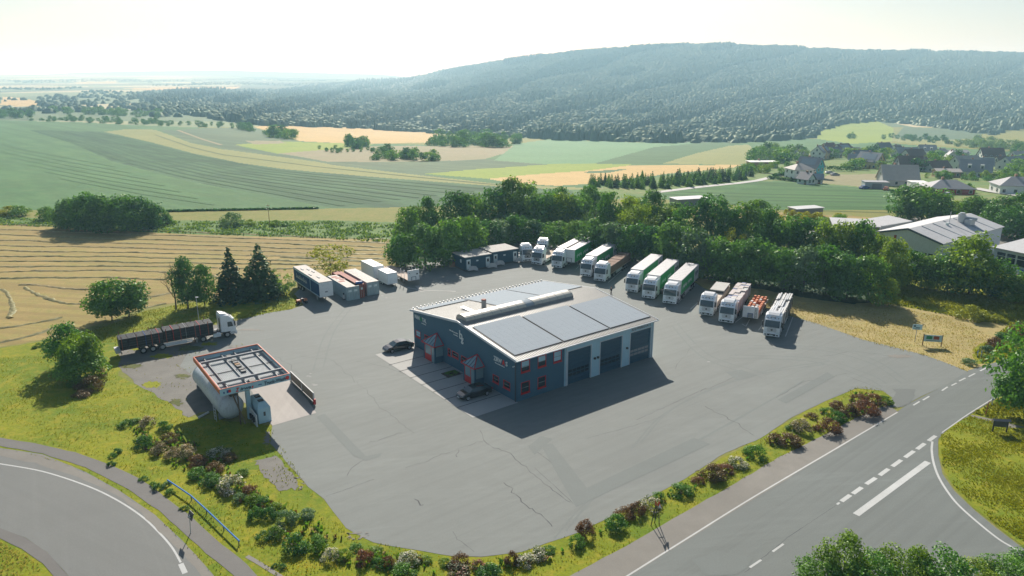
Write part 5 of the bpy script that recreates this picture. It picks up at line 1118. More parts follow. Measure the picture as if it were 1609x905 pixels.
# bay paving on the gable side
def wp(x, y): return (W0.x + x * math.cos(AZ) - y * math.sin(AZ), W0.y + x * math.sin(AZ) + y * math.cos(AZ))
sheet('bay_paving', [wp(-6.9, -.25), wp(0.05, -.25), wp(0.05, 25.6), wp(-6.5, 25.6)], Z * 6, 'bay_paving', px=False)
mb = MB()
for y in (3.1, 6.0, 8.9, 11.8, 14.75, 17.7, 20.65):
    a, b = wp(-6.85, y + .1), wp(-.1, y); strip_mb(mb, [a, b], .13, .062, px=False)
tag(mb.build('drain_channel', 'joint_dark'), None, None, None, 'structure')
# plant bed between the porches
o = link('plant_bed', None or (lambda m_: (m_.build('plant_bed', 'soil').data))(MB().box(-2.6, -.15, 11.4, 13.2, 0, .1)), None) if False else None
bed = thing('plant_bed', 'small planting bed with low green plants between the two porches', 'planter', (*wp(-1.5, 12.6), 0), AZ)
mb = MB(); mb.box(-1.2, 1.0, -.9, .9, 0, .12); mb.build('soil', 'soil', bed)
f_ = link('foliage', mesh_with(SHRUB[0], 'leaf_green'), None, bed); f_.scale = (.9, .7, .28); f_.location.z = .1
# cars
def car_body(name, lab, loc, rz, col='car_black', group=None):
    c = thing(name, lab, 'car', loc, rz, group)          # x forward
    def sec(x, w, zb, zt, r=.12): return [(x, -w, zb + .1), (x, -w * .93, zb), (x, w * .93, zb), (x, w, zb + .1), (x, w, zt - r), (x, w * .88, zt), (x, -w * .88, zt), (x, -w, zt - r)]
    b = MB(); b.loft([sec(-2.33, .62, .38, .86), sec(-2.2, .82, .24, .98), sec(-1.4, .91, .2, 1.02), sec(0, .92, .2, .98), sec(.9, .92, .2, .97), sec(1.7, .88, .22, .86), sec(2.2, .78, .26, .70), sec(2.35, .58, .34, .58)])
    b.build('body', col, c, smooth=False)
    def cs(x, w, z0, z1, k): return [(x, -w, z0), (x, w, z0), (x, w * k, z1), (x, -w * k, z1)]
    g = MB(); g.loft([cs(-1.95, .80, .97, .985, .98), cs(-1.1, .84, .97, 1.36, .78), cs(-.1, .85, .96, 1.42, .78), cs(.55, .84, .95, 1.33, .80), cs(1.2, .80, .93, .95, .98)]); g.build('windows', 'windscreen', c)
    r_ = MB(); r_.loft([[(-1.15, -.62, 1.345), (-1.15, .62, 1.345), (-1.15, .6, 1.385), (-1.15, -.6, 1.385)], [(-.1, -.645, 1.415), (-.1, .645, 1.415), (-.1, .62, 1.455), (-.1, -.62, 1.455)], [(.5, -.64, 1.34), (.5, .64, 1.34), (.5, .6, 1.375), (.5, -.6, 1.375)]]); r_.build('roof', col, c)
    for s in (-1, 1):
        for x in (-1.4, 1.42):
            w = MB(); w.cyl((x, s * .72, .33), (x, s * .94, .33), .33, 16); w_ = w.build('wheel', 'tyre', c); q = MB(); q.cyl((x, s * .93, .33), (x, s * .955, .33), .21, 10); q.build('rim', 'rim', w_)
        h = MB(); h.slab([(2.1, s * .5, .63), (2.24, s * .5, .55), (2.2, s * .76, .56), (2.02, s * .8, .68)], .05); h.build('headlight', 'print_white', c)
        h = MB(); h.box(-2.36, -2.2, s * .5, s * .78, .74, .86); h.build('tail_light', 'red_paint', c)
        h = MB(); h.box(.75, .9, s * .9, s * 1.06, .95, 1.07); h.build('mirror', col, c)
    h = MB(); h.box(2.33, 2.38, -.26, .26, .36, .47); h.build('number_plate', 'print_white', c)
    return c
p = G(745, 622); car_body('parked_car', 'black car parked in front of the right hand porch', (p.x, p.y, .028), math.radians(213.7))
p = G(626, 549.5); car_body('parked_car', 'black saloon parked by the far corner of the gable wall', (p.x, p.y, .028), math.radians(214.1))

# ------------------------------------------------------------------ lorries (x forward, origin on the ground below the front bumper)
_a = MB().cyl((0, -.15, 0), (0, .15, 0), .5, 18).build('wheel', 'tyre'); _b = MB().cyl((0, -.165, 0), (0, .165, 0), .28, 12).build('rim', 'rim')
WHEEL, RIM = _a.data, _b.data; bpy.data.objects.remove(_a); bpy.data.objects.remove(_b)
def wheel(par, x, y, wide=1.0):
    w = link('wheel', WHEEL, None, par); w.location = (x, y, .5); w.scale = (1, wide, 1); r_ = link('rim', RIM, None, w); return w
def tractor(lab, loc, rz, group, style=0, cat='truck', name='truck', extra=None):
    T = thing(name, lab, cat, loc, rz, group)
    ht = 3.62 if style == 0 else 3.7
    prof = [(-.05, .42), (0, .55), (0, 1.25), (-.04, 1.85), (-.34, 2.92), (-.55, 3.15), (-1.0, ht - .12), (-1.6, ht), (-2.2, ht + .02), (-2.28, ht - .1), (-2.28, 1.0), (-1.9, 1.0), (-1.85, .95), (-.95, .95), (-.9, .42)]
    mb = MB(); mb.prism(prof, -1.22, 1.22, ch=.13, inset=.045); mb.build('cab', 'cab_white', T)
    w = MB(); w.loft([[(.02, -1.13, 1.78), (-.26, -1.07, 2.86), (-.26, 1.07, 2.86), (.02, 1.13, 1.78)], [(-.12, -1.15, 1.78), (-.40, -1.09, 2.86), (-.40, 1.09, 2.86), (-.12, 1.15, 1.78)]])
    ws = w.build('windscreen', 'windscreen', T)
    w = MB(); w.bar((.03, -.6, 1.85), (-.03, .15, 2.05), .03); w.bar((.03, .1, 1.85), (-.03, .85, 2.05), .03); w.build('wiper', 'black_trim', ws)
    mb = MB(); mb.loft([[(-.32, -1.12, 2.90), (-.12, -1.06, 2.88), (-.12, 1.06, 2.88), (-.32, 1.12, 2.90)], [(-.36, -1.12, 2.99), (-.16, -1.06, 2.96), (-.16, 1.06, 2.96), (-.36, 1.12, 2.99)]]); mb.build('sun_visor', 'cab_white', T)
    g = MB()                                                   # grille: slats round the badge
    for k in range(5): z = 1.05 + k * .15; ww = .75 - abs(k - 2) * .05; g.box(.005, .05, -ww, ww, z, z + .075)
    gr = g.build('grille', 'galv' if style == 0 else 'black_trim', T)
    e = MB(); e.cyl((.05, 0, 1.38), (.085, 0, 1.38), .16, 16); e.build('badge', 'black_trim', gr)
    if style == 0:
        e = MB()
        for a in (90, 210, 330): e.bar((.095, 0, 1.38), (.095, .14 * math.cos(math.radians(a)), 1.38 + .14 * math.sin(math.radians(a))), .035)
        e.build('badge_star', 'rim', gr)
    b = MB(); b.loft([[(-.1, -1.24, .36), (.10, -1.05, .36), (.10, 1.05, .36), (-.1, 1.24, .36)], [(-.1, -1.25, .82), (.13, -1.08, .82), (.13, 1.08, .82), (-.1, 1.25, .82)], [(-.1, -1.22, .95), (.03, -1.06, .95), (.03, 1.06, .95), (-.1, 1.22, .95)]]); bp = b.build('bumper', 'cab_white', T)
    b = MB(); b.box(.09, .15, -.62, .62, .47, .74); b.box(.09, .14, -1.02, -.74, .5, .68); b.box(.09, .14, .74, 1.02, .5, .68); b.build('air_intake', 'black_trim', bp)
    b = MB(); b.box(.15, .165, -.26, .26, .5, .62); b.build('number_plate', 'print_white', bp)
    for s in (-1, 1):
        h = MB(); h.slab([(.06, s * 1.02, .80), (.12, s * .78, .80), (.10, s * .78, 1.02), (.02, s * 1.06, 1.05)], .03 * -s); h.build('headlight', 'print_white', T)
        w = MB(); w.add([(-.42, s * 1.235, 1.75), (-1.25, s * 1.235, 1.75), (-1.25, s * 1.235, 2.55), (-.62, s * 1.235, 2.55)], [(0, 1, 2, 3)]); w.slab([(-.42, s * 1.225, 1.75), (-1.25, s * 1.225, 1.75), (-1.25, s * 1.225, 2.55), (-.62, s * 1.225, 2.55)], .02 * -s); w.build('side_window', 'windscreen', T)
        m_ = MB(); m_.bar((-.35, s * 1.2, 2.65), (-.15, s * 1.42, 2.65), .05); m_.box(-.28, -.10, s * 1.34, s * 1.54, 1.85, 2.62); m_.build('mirror', 'black_trim', T)
        f = MB(); f.box(-1.95, -.9, s * 1.0, s * 1.23, .9, 1.0); f.build('wheel_arch', 'black_trim', T)
        f = MB(); f.bev(-3.5 if s < 0 else -3.3, -2.35, min(s * .75, s * 1.2), max(s * .75, s * 1.2), .42, 1.02, .08); f.build('fuel_tank' if s > 0 else 'side_skirt', 'cab_white', T)
        d = MB()
        for za, zb in ((.62, .66), (.8, .83)): d.box(-.88, -.15, s * 1.225, s * 1.26, za, zb)
        d.build('step', 'dark_grey', T)
        wheel(T, -1.42, s * 1.05); wheel(T, -5.05, s * .98, 1.8)
        f = MB(); f.loft([[(-5.05 + .62 * math.cos(a), s * .72, .5 + .62 * math.sin(a)) for a in np.linspace(0.25, PI - .25, 7)] + [(-5.05 + .57 * math.cos(a), s * .72, .5 + .57 * math.sin(a)) for a in np.linspace(PI - .25, .25, 7)],
                         [(-5.05 + .62 * math.cos(a), s * 1.25, .5 + .62 * math.sin(a)) for a in np.linspace(0.25, PI - .25, 7)] + [(-5.05 + .57 * math.cos(a), s * 1.25, .5 + .57 * math.sin(a)) for a in np.linspace(PI - .25, .25, 7)]]); f.build('mudguard', 'black_trim', T)
        if style == 0:
            f = MB(); f.loft([[(-2.28, s * 1.05, 1.1), (-2.28, s * 1.2, 1.1), (-2.28, s * 1.2, 3.6), (-2.28, s * 1.05, 3.6)], [(-2.75, s * 1.12, 1.1), (-2.75, s * 1.2, 1.1), (-2.75, s * 1.2, 3.5), (-2.75, s * 1.12, 3.5)]]); f.build('side_fairing', 'cab_white', T)
    r_ = MB(); r_.loft([[(-.95, -.85, 3.45), (-.95, .85, 3.45), (-.95, .8, 3.55), (-.95, -.8, 3.55)], [(-1.5, -.95, ht - .02), (-1.5, .95, ht - .02), (-1.5, .85, ht + .16), (-1.5, -.85, ht + .16)], [(-2.2, -1.0, ht), (-2.2, 1.0, ht), (-2.2, .9, ht + .30), (-2.2, -.9, ht + .30)]]); r_.build('roof_deflector', 'white_paint', T)
    h = MB(); h.box(-.86, -.62, -.35, .35, 3.32, 3.40); h.build('roof_hatch', 'mid_grey', T)
    l = MB()
    for y in (-.8, -.3, .3, .8): l.box(-.62, -.48, y - .09, y + .09, 3.14, 3.22)
    l.build('roof_lamp', 'black_trim', T)
    c = MB(); c.box(-6.1, -.9, -.42, -.30, .62, .92); c.box(-6.1, -.9, .30, .42, .62, .92)
    for x in (-2.6, -3.9, -6.0): c.box(x - .08, x + .08, -.30, .30, .66, .88)
    c.box(-2.9, -2.35, -.9, .9, .8, 1.0); c.build('chassis', 'chassis', T)
    c = MB(); c.cyl((-4.6, 0, .95), (-4.6, 0, 1.08), .48, 14); c.build('fifth_wheel', 'dark_grey', T)
    c = MB(); c.box(-2.45, -2.32, -1.0, -.82, .9, 3.3); c.build('exhaust_stack', 'dark_grey', T)
    return T
def trailer_gear(T, x0, L, side='cab_white'):
    """running gear of a semi-trailer whose front is at x0 and length L"""
    xr = x0 - L
    c = MB(); c.box(xr + .1, x0 - .6, -.55, -.40, .85, 1.14); c.box(xr + .1, x0 - .6, .40, .55, .85, 1.14)
    for k in range(9): x = xr + .4 + k * (L - 1.4) / 8; c.box(x - .05, x + .05, -.40, .40, .9, 1.1)
    c.build('trailer_chassis', 'chassis', T)
    for k in range(3):
        for s in (-1, 1): wheel(T, xr + 2.9 + k * 1.32, s * 1.08, 1.2)
    for s in (-1, 1):
        c = MB(); c.box(x0 - 3.0, x0 - 2.85, s * .72, s * .88, .05, 1.1); c.build('landing_leg', 'steel', T)
        c = MB(); c.box(xr + 5.9, x0 - 3.6, s * 1.18, s * 1.22, .5, .68); c.box(xr + 5.9, x0 - 3.6, s * 1.18, s * 1.22, .8, .95); c.build('side_guard', side, T)
        c = MB(); c.box(xr - .03, xr + .02, s * .8, s * 1.15, .95, 1.1); c.build('tail_light', 'red_paint', T)
    c = MB(); c.box(xr + .0, xr + .12, -1.2, 1.2, .5, .64); c.build('rear_bumper', 'dark_grey', T)
def curtain_trailer(T, x0, L=13.6, rear=3.4):
    xr = x0 - L; w = 1.275
    mb = MB(); mb.box(xr + .02, x0 - .02, -w, w, 1.12, 1.28); mb.build('trailer_floor', 'mid_grey', T)
    mb = MB(); mb.bev(xr, x0, -w, w, 3.86, 4.0, .05); rf = mb.build('trailer_roof', 'trailer_roof', T)
    mb = MB()
    for k in range(1, 12): x = xr + L * k / 12; mb.box(x - .015, x + .015, -w + .15, w - .15, 4.001, 4.02)
    mb.build('roof_bow', 'off_white', rf)
    mb = MB(); mb.box(x0 - .08, x0, -w, w, 1.28, 3.86); mb.box(x0, x0 + .02, -.35, .35, 1.3, 1.32); fr = mb.build('front_wall', 'white_paint', T)
    mb = MB(); mb.box(x0 + .001, x0 + .06, -.45, .45, 1.2, 1.26); mb.box(x0, x0 + .05, -.62, -.56, 1.2, 2.15); mb.box(x0, x0 + .05, .56, .62, 1.2, 2.15); mb.box(x0, x0 + .05, -.56, .56, 2.09, 2.15); mb.build('connector_frame', 'black_trim', fr)
    for s in (-1, 1):
        mb = MB(); n = 30; pts = []
        for i in range(n + 1): x = x0 - .10 - (L - rear - .12) * i / n; pts.append((x, s * (w - .03 + (.025 if i % 2 else 0))))
        for (xa, ya), (xb, yb) in zip(pts, pts[1:]): mb.quad((xa, ya, 1.14), (xb, yb, 1.14), (xb, yb, 3.85), (xa, ya, 3.85))
        cu = mb.build('side_curtain', 'green_curtain', T)
        mb = MB()
        for k in range(2):
            x = x0 - 1.2 - k * 3.8
            for q in range(7): mb.box(x - q * .42 - .3, x - q * .42, s * (w + .012), s * (w + .02), 2.3 - .25 * (q % 3 == 0), 2.62 + .2 * (q % 2))
        mb.build('curtain_print', 'print_white', cu)
        mb = MB(); mb.box(xr + .05, xr + rear, s * (w - .03), s * w, 1.14, 3.85); sp = mb.build('side_panel', 'white_paint', T)
        mb = MB()
        for q in range(6): x = xr + rear - .5 - q * .4; mb.box(x - .28, x, s * (w + .002), s * (w + .012), 2.45 - .08 * (q % 2), 3.0 + .15 * (q % 3 == 0))
        mb.box(xr + .8, xr + rear - .6, s * (w + .002), s * (w + .012), 2.15, 2.25); mb.build('panel_print', 'print_dark', sp)
    mb = MB(); mb.box(xr, xr + .05, -w, -.02, 1.14, 3.86); mb.box(xr, xr + .05, .02, w, 1.14, 3.86); mb.build('rear_door', 'white_paint', T)
    trailer_gear(T, x0, L)
TZ = math.radians(63.2 + 180)                       # the parked rows face the lower left
def spot(u, v, z=0.35): p = G(u, v, z); return (p.x, p.y, 0.0)
gl = 'lorries parked in rows along the trees'
ct = 'white lorry with green curtain trailer, '
T = tractor(ct + 'leftmost of the green trailer lorries in the row', spot(874.5, 420), TZ, gl); curtain_trailer(T, -2.9)
T = thing('semi_trailer', 'green and white curtain trailer parked without a tractor between two lorries', 'trailer', spot(894, 418), TZ, gl); curtain_trailer(T, 0)
T = tractor(ct + 'right of the trailer without a tractor', spot(920, 433.5), TZ, gl); curtain_trailer(T, -2.9)
T = tractor(ct + 'left one of the three together', spot(992, 458), TZ, gl); curtain_trailer(T, -2.9)
T = tractor(ct + 'middle one of the three together', spot(1018.5, 468), TZ, gl); curtain_trailer(T, -2.9)
T = tractor(ct + 'right one of the three together', spot(1051.5, 476.5), TZ, gl); curtain_trailer(T, -2.9)
def rigid_deck(T, x0, L, zt=1.2, mat='deck_tan'):
    mb = MB(); mb.box(x0 - L, x0, -1.25, 1.25, zt - .14, zt); mb.build('load_deck', mat, T)
# brown load
T = tractor('white lorry with a low brown load, right of the green trailers', spot(942, 441), TZ, gl)
rigid_deck(T, -2.9, 13.4); trailer_gear(T, -2.9, 13.4)
mb = MB(); mb.box(-2.98, -2.9, -1.25, 1.25, 1.2, 2.9); mb.build('headboard', 'steel', T)
for k in range(6):
    mb = MB(); x1 = -3.05 - k * 2.15; h = 2.75 + R.uniform(-.12, .1)
    mb.bev(x1 - 2.05, x1, -1.2, 1.2, 1.21, h, .06); mb.build('load_bundle', 'brown_load', T)
# tractor units at the far left
T = tractor('white tractor unit standing beside the right site office', spot(829, 410), math.radians(245 + 40), gl, 1)
T = tractor('white tractor unit parked behind the one beside the site office', spot(851, 401), math.radians(245 + 10), gl, 1)
T = tractor('white lorry with an empty flat bed left of the green trailers', spot(843, 415), TZ, gl, 1); 
mb = MB(); mb.box(-10.5, -2.9, -1.2, 1.2, 1.0, 1.16); mb.build('load_deck', 'deck_tan', T); mb = MB(); mb.box(-10.4, -2.6, -1.22, -1.16, .45, 1.0); mb.box(-10.4, -2.6, 1.16, 1.22, .45, 1.0); mb.build('side_guard', 'cab_white', T)
for s in (-1, 1): wheel(T, -8.6, s * 1.0, 1.5)
# pale board load with a lid
T = tractor('white lorry with a load of pale boards and a raised lid', spot(1109, 494.5), TZ, gl)
rigid_deck(T, -2.9, 11.5); trailer_gear(T, -2.9, 11.5)
for k in range(4): mb = MB(); x1 = -3.1 - k * 2.8; mb.box(x1 - 2.7, x1, -1.2, 1.2, 1.21, 2.0 + .0 * k); mb.build('board_stack', 'pale_wood', T)
mb = MB(); mb.box(-13.6, -8.4, -1.1, 1.1, 2.05, 2.45); mb.build('board_stack', 'dark_grey', T)
mb = MB(); mb.box(-13.8, -8.2, -1.25, 1.25, 2.45, 2.6); mb.build('load_lid', 'concrete_light', T)
# pallets
T = tractor('white lorry loaded high with pinkish wrapped pallets', spot(1140.5, 506), TZ, gl)
rigid_deck(T, -2.9, 13.2); trailer_gear(T, -2.9, 13.2)
for i in range(9):
    for s in (-1, 0, 1):
        mb = MB(); x1 = -3.0 - i * 1.45; y = s * .82; h = 3.0 + R.uniform(-.1, .15); mb.box(x1 - 1.38, x1, y - .38, y + .38, 1.21, h); pq = mb.build('wrapped_pallet', 'pallet_pink', T)
        if R.random() < .6: m2 = MB(); m2.box(x1 - 1.2, x1 - .9, y - .40, y + .40, 1.3, h + .02); m2.build('strap', R.choice(['print_white', 'blue_paint', 'pale_wood']), pq)
# orange flat trailer
T = thing('semi_trailer', 'flat trailer with white headboard and orange stacks on its deck', 'trailer', spot(1178.5, 500, .9), TZ, gl)
rigid_deck(T, 0, 11.5); trailer_gear(T, 0, 11.5)
mb = MB(); mb.box(0, .1, -1.25, 1.25, 1.0, 2.95); hb = mb.build('headboard', 'white_paint', T)
mb = MB(); mb.box(.1, .14, -.35, .35, 1.05, 1.75); mb.build('headboard_panel', 'mid_grey', hb); mb = MB(); mb.box(.1, .15, -.43, -.36, 1.02, 1.83); mb.box(.1, .15, .36, .43, 1.02, 1.83); mb.box(.1, .15, -.36, .36, 1.76, 1.83); mb.build('headboard_frame', 'blue_paint', hb)
mb = MB()
for k in range(7): z = 1.15 + k * .25; mb.box(.1, .16, .72, .98, z, z + .05)
mb.box(.1, .14, .68, .72, 1.1, 2.8); mb.box(.1, .14, .98, 1.02, 1.1, 2.8); mb.build('ladder', 'dark_grey', hb)
for i in range(12):
    for j in range(4):
        if R.random() < .86:
            mb = MB(); x1 = -.25 - i * .93; y = -1.15 + j * .6; mb.bev(x1 - .62, x1, y, y + .42, 1.201, 1.75 + R.uniform(-.08, .12), .04); mb.build('orange_crate', 'orange_paint' if R.random() < .8 else 'off_white', T)
# white profiles
T = tractor('white lorry loaded with white profiles, rightmost of the parked rows', spot(1211.5, 528), TZ, gl)
rigid_deck(T, -2.9, 13.0); trailer_gear(T, -2.9, 13.0)
for k in range(3):
    x1 = -3.1 - k * 4.3
    for j in range(7):
        mb = MB(); y = -1.15 + j * .34; z = 2.9 + R.uniform(-.1, .35); mb.box(x1 - 4.1, x1 - R.uniform(0, .3), y, y + .24, z - .18, z); mb.build('white_profile', 'white_paint' if j % 3 else 'off_white', T)
    mb = MB(); mb.box(x1 - 4.0, x1 - .1, -1.15, 1.15, 1.21, 2.6); mb.build('wrapped_bundle', 'mid_grey' if k else 'pallet_pink', T)
for x in (-4, -7, -10, -13, -15.5):
    for s in (-1, 1): mb = MB(); mb.box(x, x + .1, s * 1.2, s * 1.28, 1.2, 3.2); mb.build('stanchion', 'dark_grey', T)
# black loaded lorry on the left
T = tractor('white tractor with a long trailer stacked with black crates, parked by the gravel lot', spot(369, 521), math.radians(34.8), None, 1)
rigid_deck(T, -3.0, 13.4, 1.22, 'black_trim'); trailer_gear(T, -3.0, 13.4)
for k in range(11):
    x1 = -3.4 - k * 1.18 - (.15 if k > 5 else 0); h = 2.85 if k < 6 else 2.75
    mb = MB()
    for j in range(4):
        z0 = 1.23 + j * (h - 1.23) / 4; mb.box(x1 - 1.12, x1, -1.2, 1.2, z0 + .03, z0 + (h - 1.23) / 4)
    mb.build('crate_stack', 'black_load', T)
    mb = MB()
    for q in range(5): mb.box(x1 - 1.08, x1 - .04, -1.1 + q * .5, -.9 + q * .5, h + .004, h + .06)
    mb.build('crate_rib', 'dark_grey', T)
for k, x in enumerate((-4.2, -6.1, -8.2, -10.2, -12.2, -14.2, -16.2)):
    for s in (-1, 1): mb = MB(); mb.box(x, x + .09, s * 1.22, s * 1.29, 1.0, 3.25); mb.build('stanchion', 'rust_red', T)
for x, m_ in ((-5.4, 'red_paint'), (-7.4, 'mid_grey'), (-9.2, 'red_paint'), (-11.2, 'red_paint'), (-13.0, 'blue_paint')): mb = MB(); mb.box(x, x + .06, -1.235, 1.235, 1.1, 2.95 if x > -10 else 2.86); mb.build('strap', m_, T)
mb = MB(); mb.box(-10.6, -7.4, -1.26, -1.2, .45, 1.0); mb.build('toolbox_panel', 'white_paint', T)
mb = MB(); mb.box(-17.1, -16.4, -1.1, 1.1, .7, 1.1); mb.build('rear_frame', 'off_white', T)

# ------------------------------------------------------------------ truck wash
wash = thing('truck_wash', 'open truck wash canopy with orange edge and lettered front fascia', 'truck wash', G(345, 613, 5.5) * 1, 0)
wc = [G(345, 613, 5.5), G(456, 587, 5.5), G(403, 541, 5.5), G(305, 561, 5.5)]
WZ = math.radians(35.6); wash.rotation_euler.z = WZ; o_ = wc[0]; wash.location = (o_.x, o_.y, 0)
WX, WY = 8.1, 12.3
e = MB()
for x0, x1, y0, y1 in ((0, WX, 0, .1), (0, WX, WY - .1, WY), (0, .1, .1, WY - .1), (WX - .1, WX, .1, WY - .1)): e.box(x0, x1, y0, y1, 5.42, 5.56)
e.build('canopy_rim', 'orange_trim', wash)
e = MB(); e.box(-.02, WX + .02, -.06, -.002, 4.72, 5.5); fa = e.build('front_fascia', 'wall_light', wash)
e = MB(); e.box(-.06, -.002, 0, WY, 4.98, 5.5); e.build('side_fascia', 'orange_trim', wash)
e = MB(); e.box(WX + .002, WX + .06, 0, WY, 4.9, 5.5); e.box(0, WX, WY + .002, WY + .06, 4.9, 5.5); e.build('side_fascia', 'wall_light', wash)
e = MB(); n = 40
for i in range(n): x = .1 + i * (WX - .2) / n; w = (WX - .2) / n; e.loft([[(x, .1, 4.95), (x + w * .45, .1, 4.95), (x + w * .5, .1, 5.0), (x + w * .95, .1, 5.0), (x + w, .1, 4.93), (x, .1, 4.93)], [(x, WY - .1, 4.95), (x + w * .45, WY - .1, 4.95), (x + w * .5, WY - .1, 5.0), (x + w * .95, WY - .1, 5.0), (x + w, WY - .1, 4.93), (x, WY - .1, 4.93)]])
e.build('canopy_sheet', 'canopy_floor', wash)
for y in (2.35, 9.9): e = MB(); e.box(.35, WX - .1, y - .09, y + .09, 5.25, 5.52); e.build('cross_beam', 'mid_grey', wash)
for x in (1.15, 3.3, 4.9, 7.0): e = MB(); e.box(x - .05, x + .05, .12, WY - .12, 5.0, 5.2); e.build('purlin', 'mid_grey', wash)
e = MB(); e.box(.1, WX - .1, 6.1, 6.16, 5.02, 5.1); e.build('cable_tray', 'dark_grey', wash)
for k, y in enumerate((9.0, 8.2, 7.4, 6.7, 5.6, 4.8)): e = MB(); e.box(3.8, 4.35, y, y + .5, 5.0, 5.2); e.build('roof_unit', ['black_trim', 'dark_grey', 'wood', 'black_trim'][k % 4], wash)
e = MB(); e.box(3.7, 4.4, 1.0, 1.9, 5.0, 5.25); e.box(3.7, 4.3, 10.6, 11.4, 5.0, 5.2); e.build('roof_unit', 'black_trim', wash)
Ff = lambda x, z: frame((x, -.075, z), (1, 0, 0), (0, 0, 1))
lettering('Z', .62, 'sign_red', fa, Ff(1.72, 4.86), .02, shear=.3, fit=.45); lettering('irwa', .52, 'print_dark', fa, Ff(2.2, 4.88), .015, shear=.3, fit=1.25); lettering('s', .52, 'sign_red', fa, Ff(3.5, 4.88), .015, shear=.3)
lettering('Truck-Wash', .62, 'print_dark', fa, Ff(4.95, 4.86), .02, shear=.15, fit=2.55)
e = MB(); e.cyl((WX - .35, -.09, 5.12), (WX - .35, -.062, 5.12), .23, 16); e.build('logo_disc', 'sign_red', fa)
e = MB(); e.box(.9, 1.2, -.075, -.061, 4.95, 5.3); e.build('logo_mark', 'sign_red', fa); e = MB(); e.box(.35, .5, -.075, -.061, 4.95, 5.2); e.box(.72, .95, -.075, -.062, 4.95, 5.3); e.box(4.3, 4.7, -.075, -.061, 5.0, 5.12); e.build('logo_mark', 'blue_paint', fa)
for x, y in ((3.6, 2.4), (3.05, 11.3), (3.3, 6.8)): e = MB(); e.box(x - .24, x + .24, y - .26, y + .26, 0, 4.9); e.build('column', 'wall_light', wash)
for a, b in (((2.6, .8, .2), (1.4, .7, 4.7)), ((2.2, 1.4, 0), (2.2, 1.4, 4.7)), ((1.2, .8, 4.4), (3.4, .8, 4.4))): e = MB(); e.bar(a, b, .14); e.build('brace', 'brown_frame', wash)
# tank
tk = thing('storage_tank', 'large white cylindrical tank lying under the left side of the wash canopy', 'tank', G(312, 590, 0), 0)
A_ = G(320, 587, 1.65); B_ = G(364, 640, 1.65); d_ = (B_ - A_); Lt = d_.length; tk.location = (A_.x, A_.y, 0); tk.rotation_euler.z = math.atan2(d_.y, d_.x)
rings = []; n = 24; r0 = 1.6
KT = 0.92
for x, rr_ in ((-.75, .25), (-.62, .7), (-.4, 1.15), (-.1, 1.45), (.3, 1.6), (Lt * .25, 1.6), (Lt * .5, 1.6), (Lt * .75, 1.6), (Lt - .3, 1.6), (Lt + .1, 1.45), (Lt + .4, 1.15), (Lt + .62, .7), (Lt + .75, .25)):
    rings.append([(x, KT * rr_ * math.cos(2 * PI * i / n), 1.65 + KT * rr_ * math.sin(2 * PI * i / n)) for i in range(n)])
MB().loft(rings).build('tank_shell', 'tank_white', tk, smooth=True)
for x in (Lt * .02, Lt * .33, Lt * .66, Lt * .98): MB().loft([[(x + q, 1.49 * math.cos(2 * PI * i / n), 1.65 + 1.49 * math.sin(2 * PI * i / n)) for i in range(n)] for q in (0, .07)]).build('weld_band', 'tank_white', tk)
for x in (1.2, Lt - 1.2): MB().box(x - .15, x + .15, -1.3, 1.3, 0, .7).build('saddle', 'mid_grey', tk)
MB().box(Lt * .2, Lt * .2 + .12, -.06, .06, 3.3, 3.5).box(Lt * .5, Lt * .5 + .12, -.06, .06, 3.3, 3.5).box(Lt * .75, Lt * .75 + .1, -.06, .06, 3.3, 3.48).build('lifting_lug', 'black_trim', tk)
MB().bev(Lt - .9, Lt + .1, -.1, .9, 3.05, 3.7, .06).build('valve_box', 'dark_grey', tk)
mb = MB(); mb.cyl((Lt - .5, -1.75, 0.1), (Lt - .5, -1.75, 2.2), .04, 6); mb.cyl((Lt - 1.2, -1.8, 0.1), (Lt - 1.2, -1.8, 2.2), .04, 6)
for z in (.3, .7, 1.1, 1.5, 1.9): mb.cyl((Lt - .5, -1.75, z), (Lt - 1.2, -1.8, z), .03, 6)
mb.build('ladder', 'galv', tk)
# cabinet and stand next to the tank
p = G(413, 659); c_ = thing('plant_cabinet', 'grey equipment cabinet with chamfered top beside the wash slab', 'cabinet', (p.x, p.y, 0), WZ)
MB().loft([[(-.75, -1.0, 0), (.75, -1.0, 0), (.75, 2.4, 0), (-.75, 2.4, 0)], [(-.75, -1.0, 1.9), (.75, -1.0, 1.9), (.75, 2.4, 1.9), (-.75, 2.4, 1.9)], [(-.5, -.6, 2.5), (.4, -.6, 2.5), (.4, 2.2, 2.5), (-.5, 2.2, 2.5)]]).build('housing', 'wall_light', c_)
MB().box(-.35, .25, -.3, .2, 2.5, 2.6).box(-.3, .3, 1.0, 1.6, 2.5, 2.62).build('roof_vent', 'black_trim', c_); MB().box(.751, .77, -.6, 1.0, .3, 1.7).build('side_door', 'canopy_floor', c_)
MB().box(-.12, .12, -1.03, -1.001, .9, 1.4).build('control_panel', 'dark_grey', c_)
p = G(402, 668); c_ = thing('hose_rack', 'narrow white panel rack with black fittings left of the equipment cabinet', 'rack', (p.x, p.y, 0), WZ)
MB().slab([(-.05, -.6, 0), (-.05, 2.2, 0), (-.05, 2.2, 1.7), (-.05, -.6, 1.5)], .12).build('panel', 'white_paint', c_)
for y in (-.2, .4, 1.0): MB().box(-.3, -.06, y, y + .3, .5, 1.1).build('fitting', 'black_trim', c_)
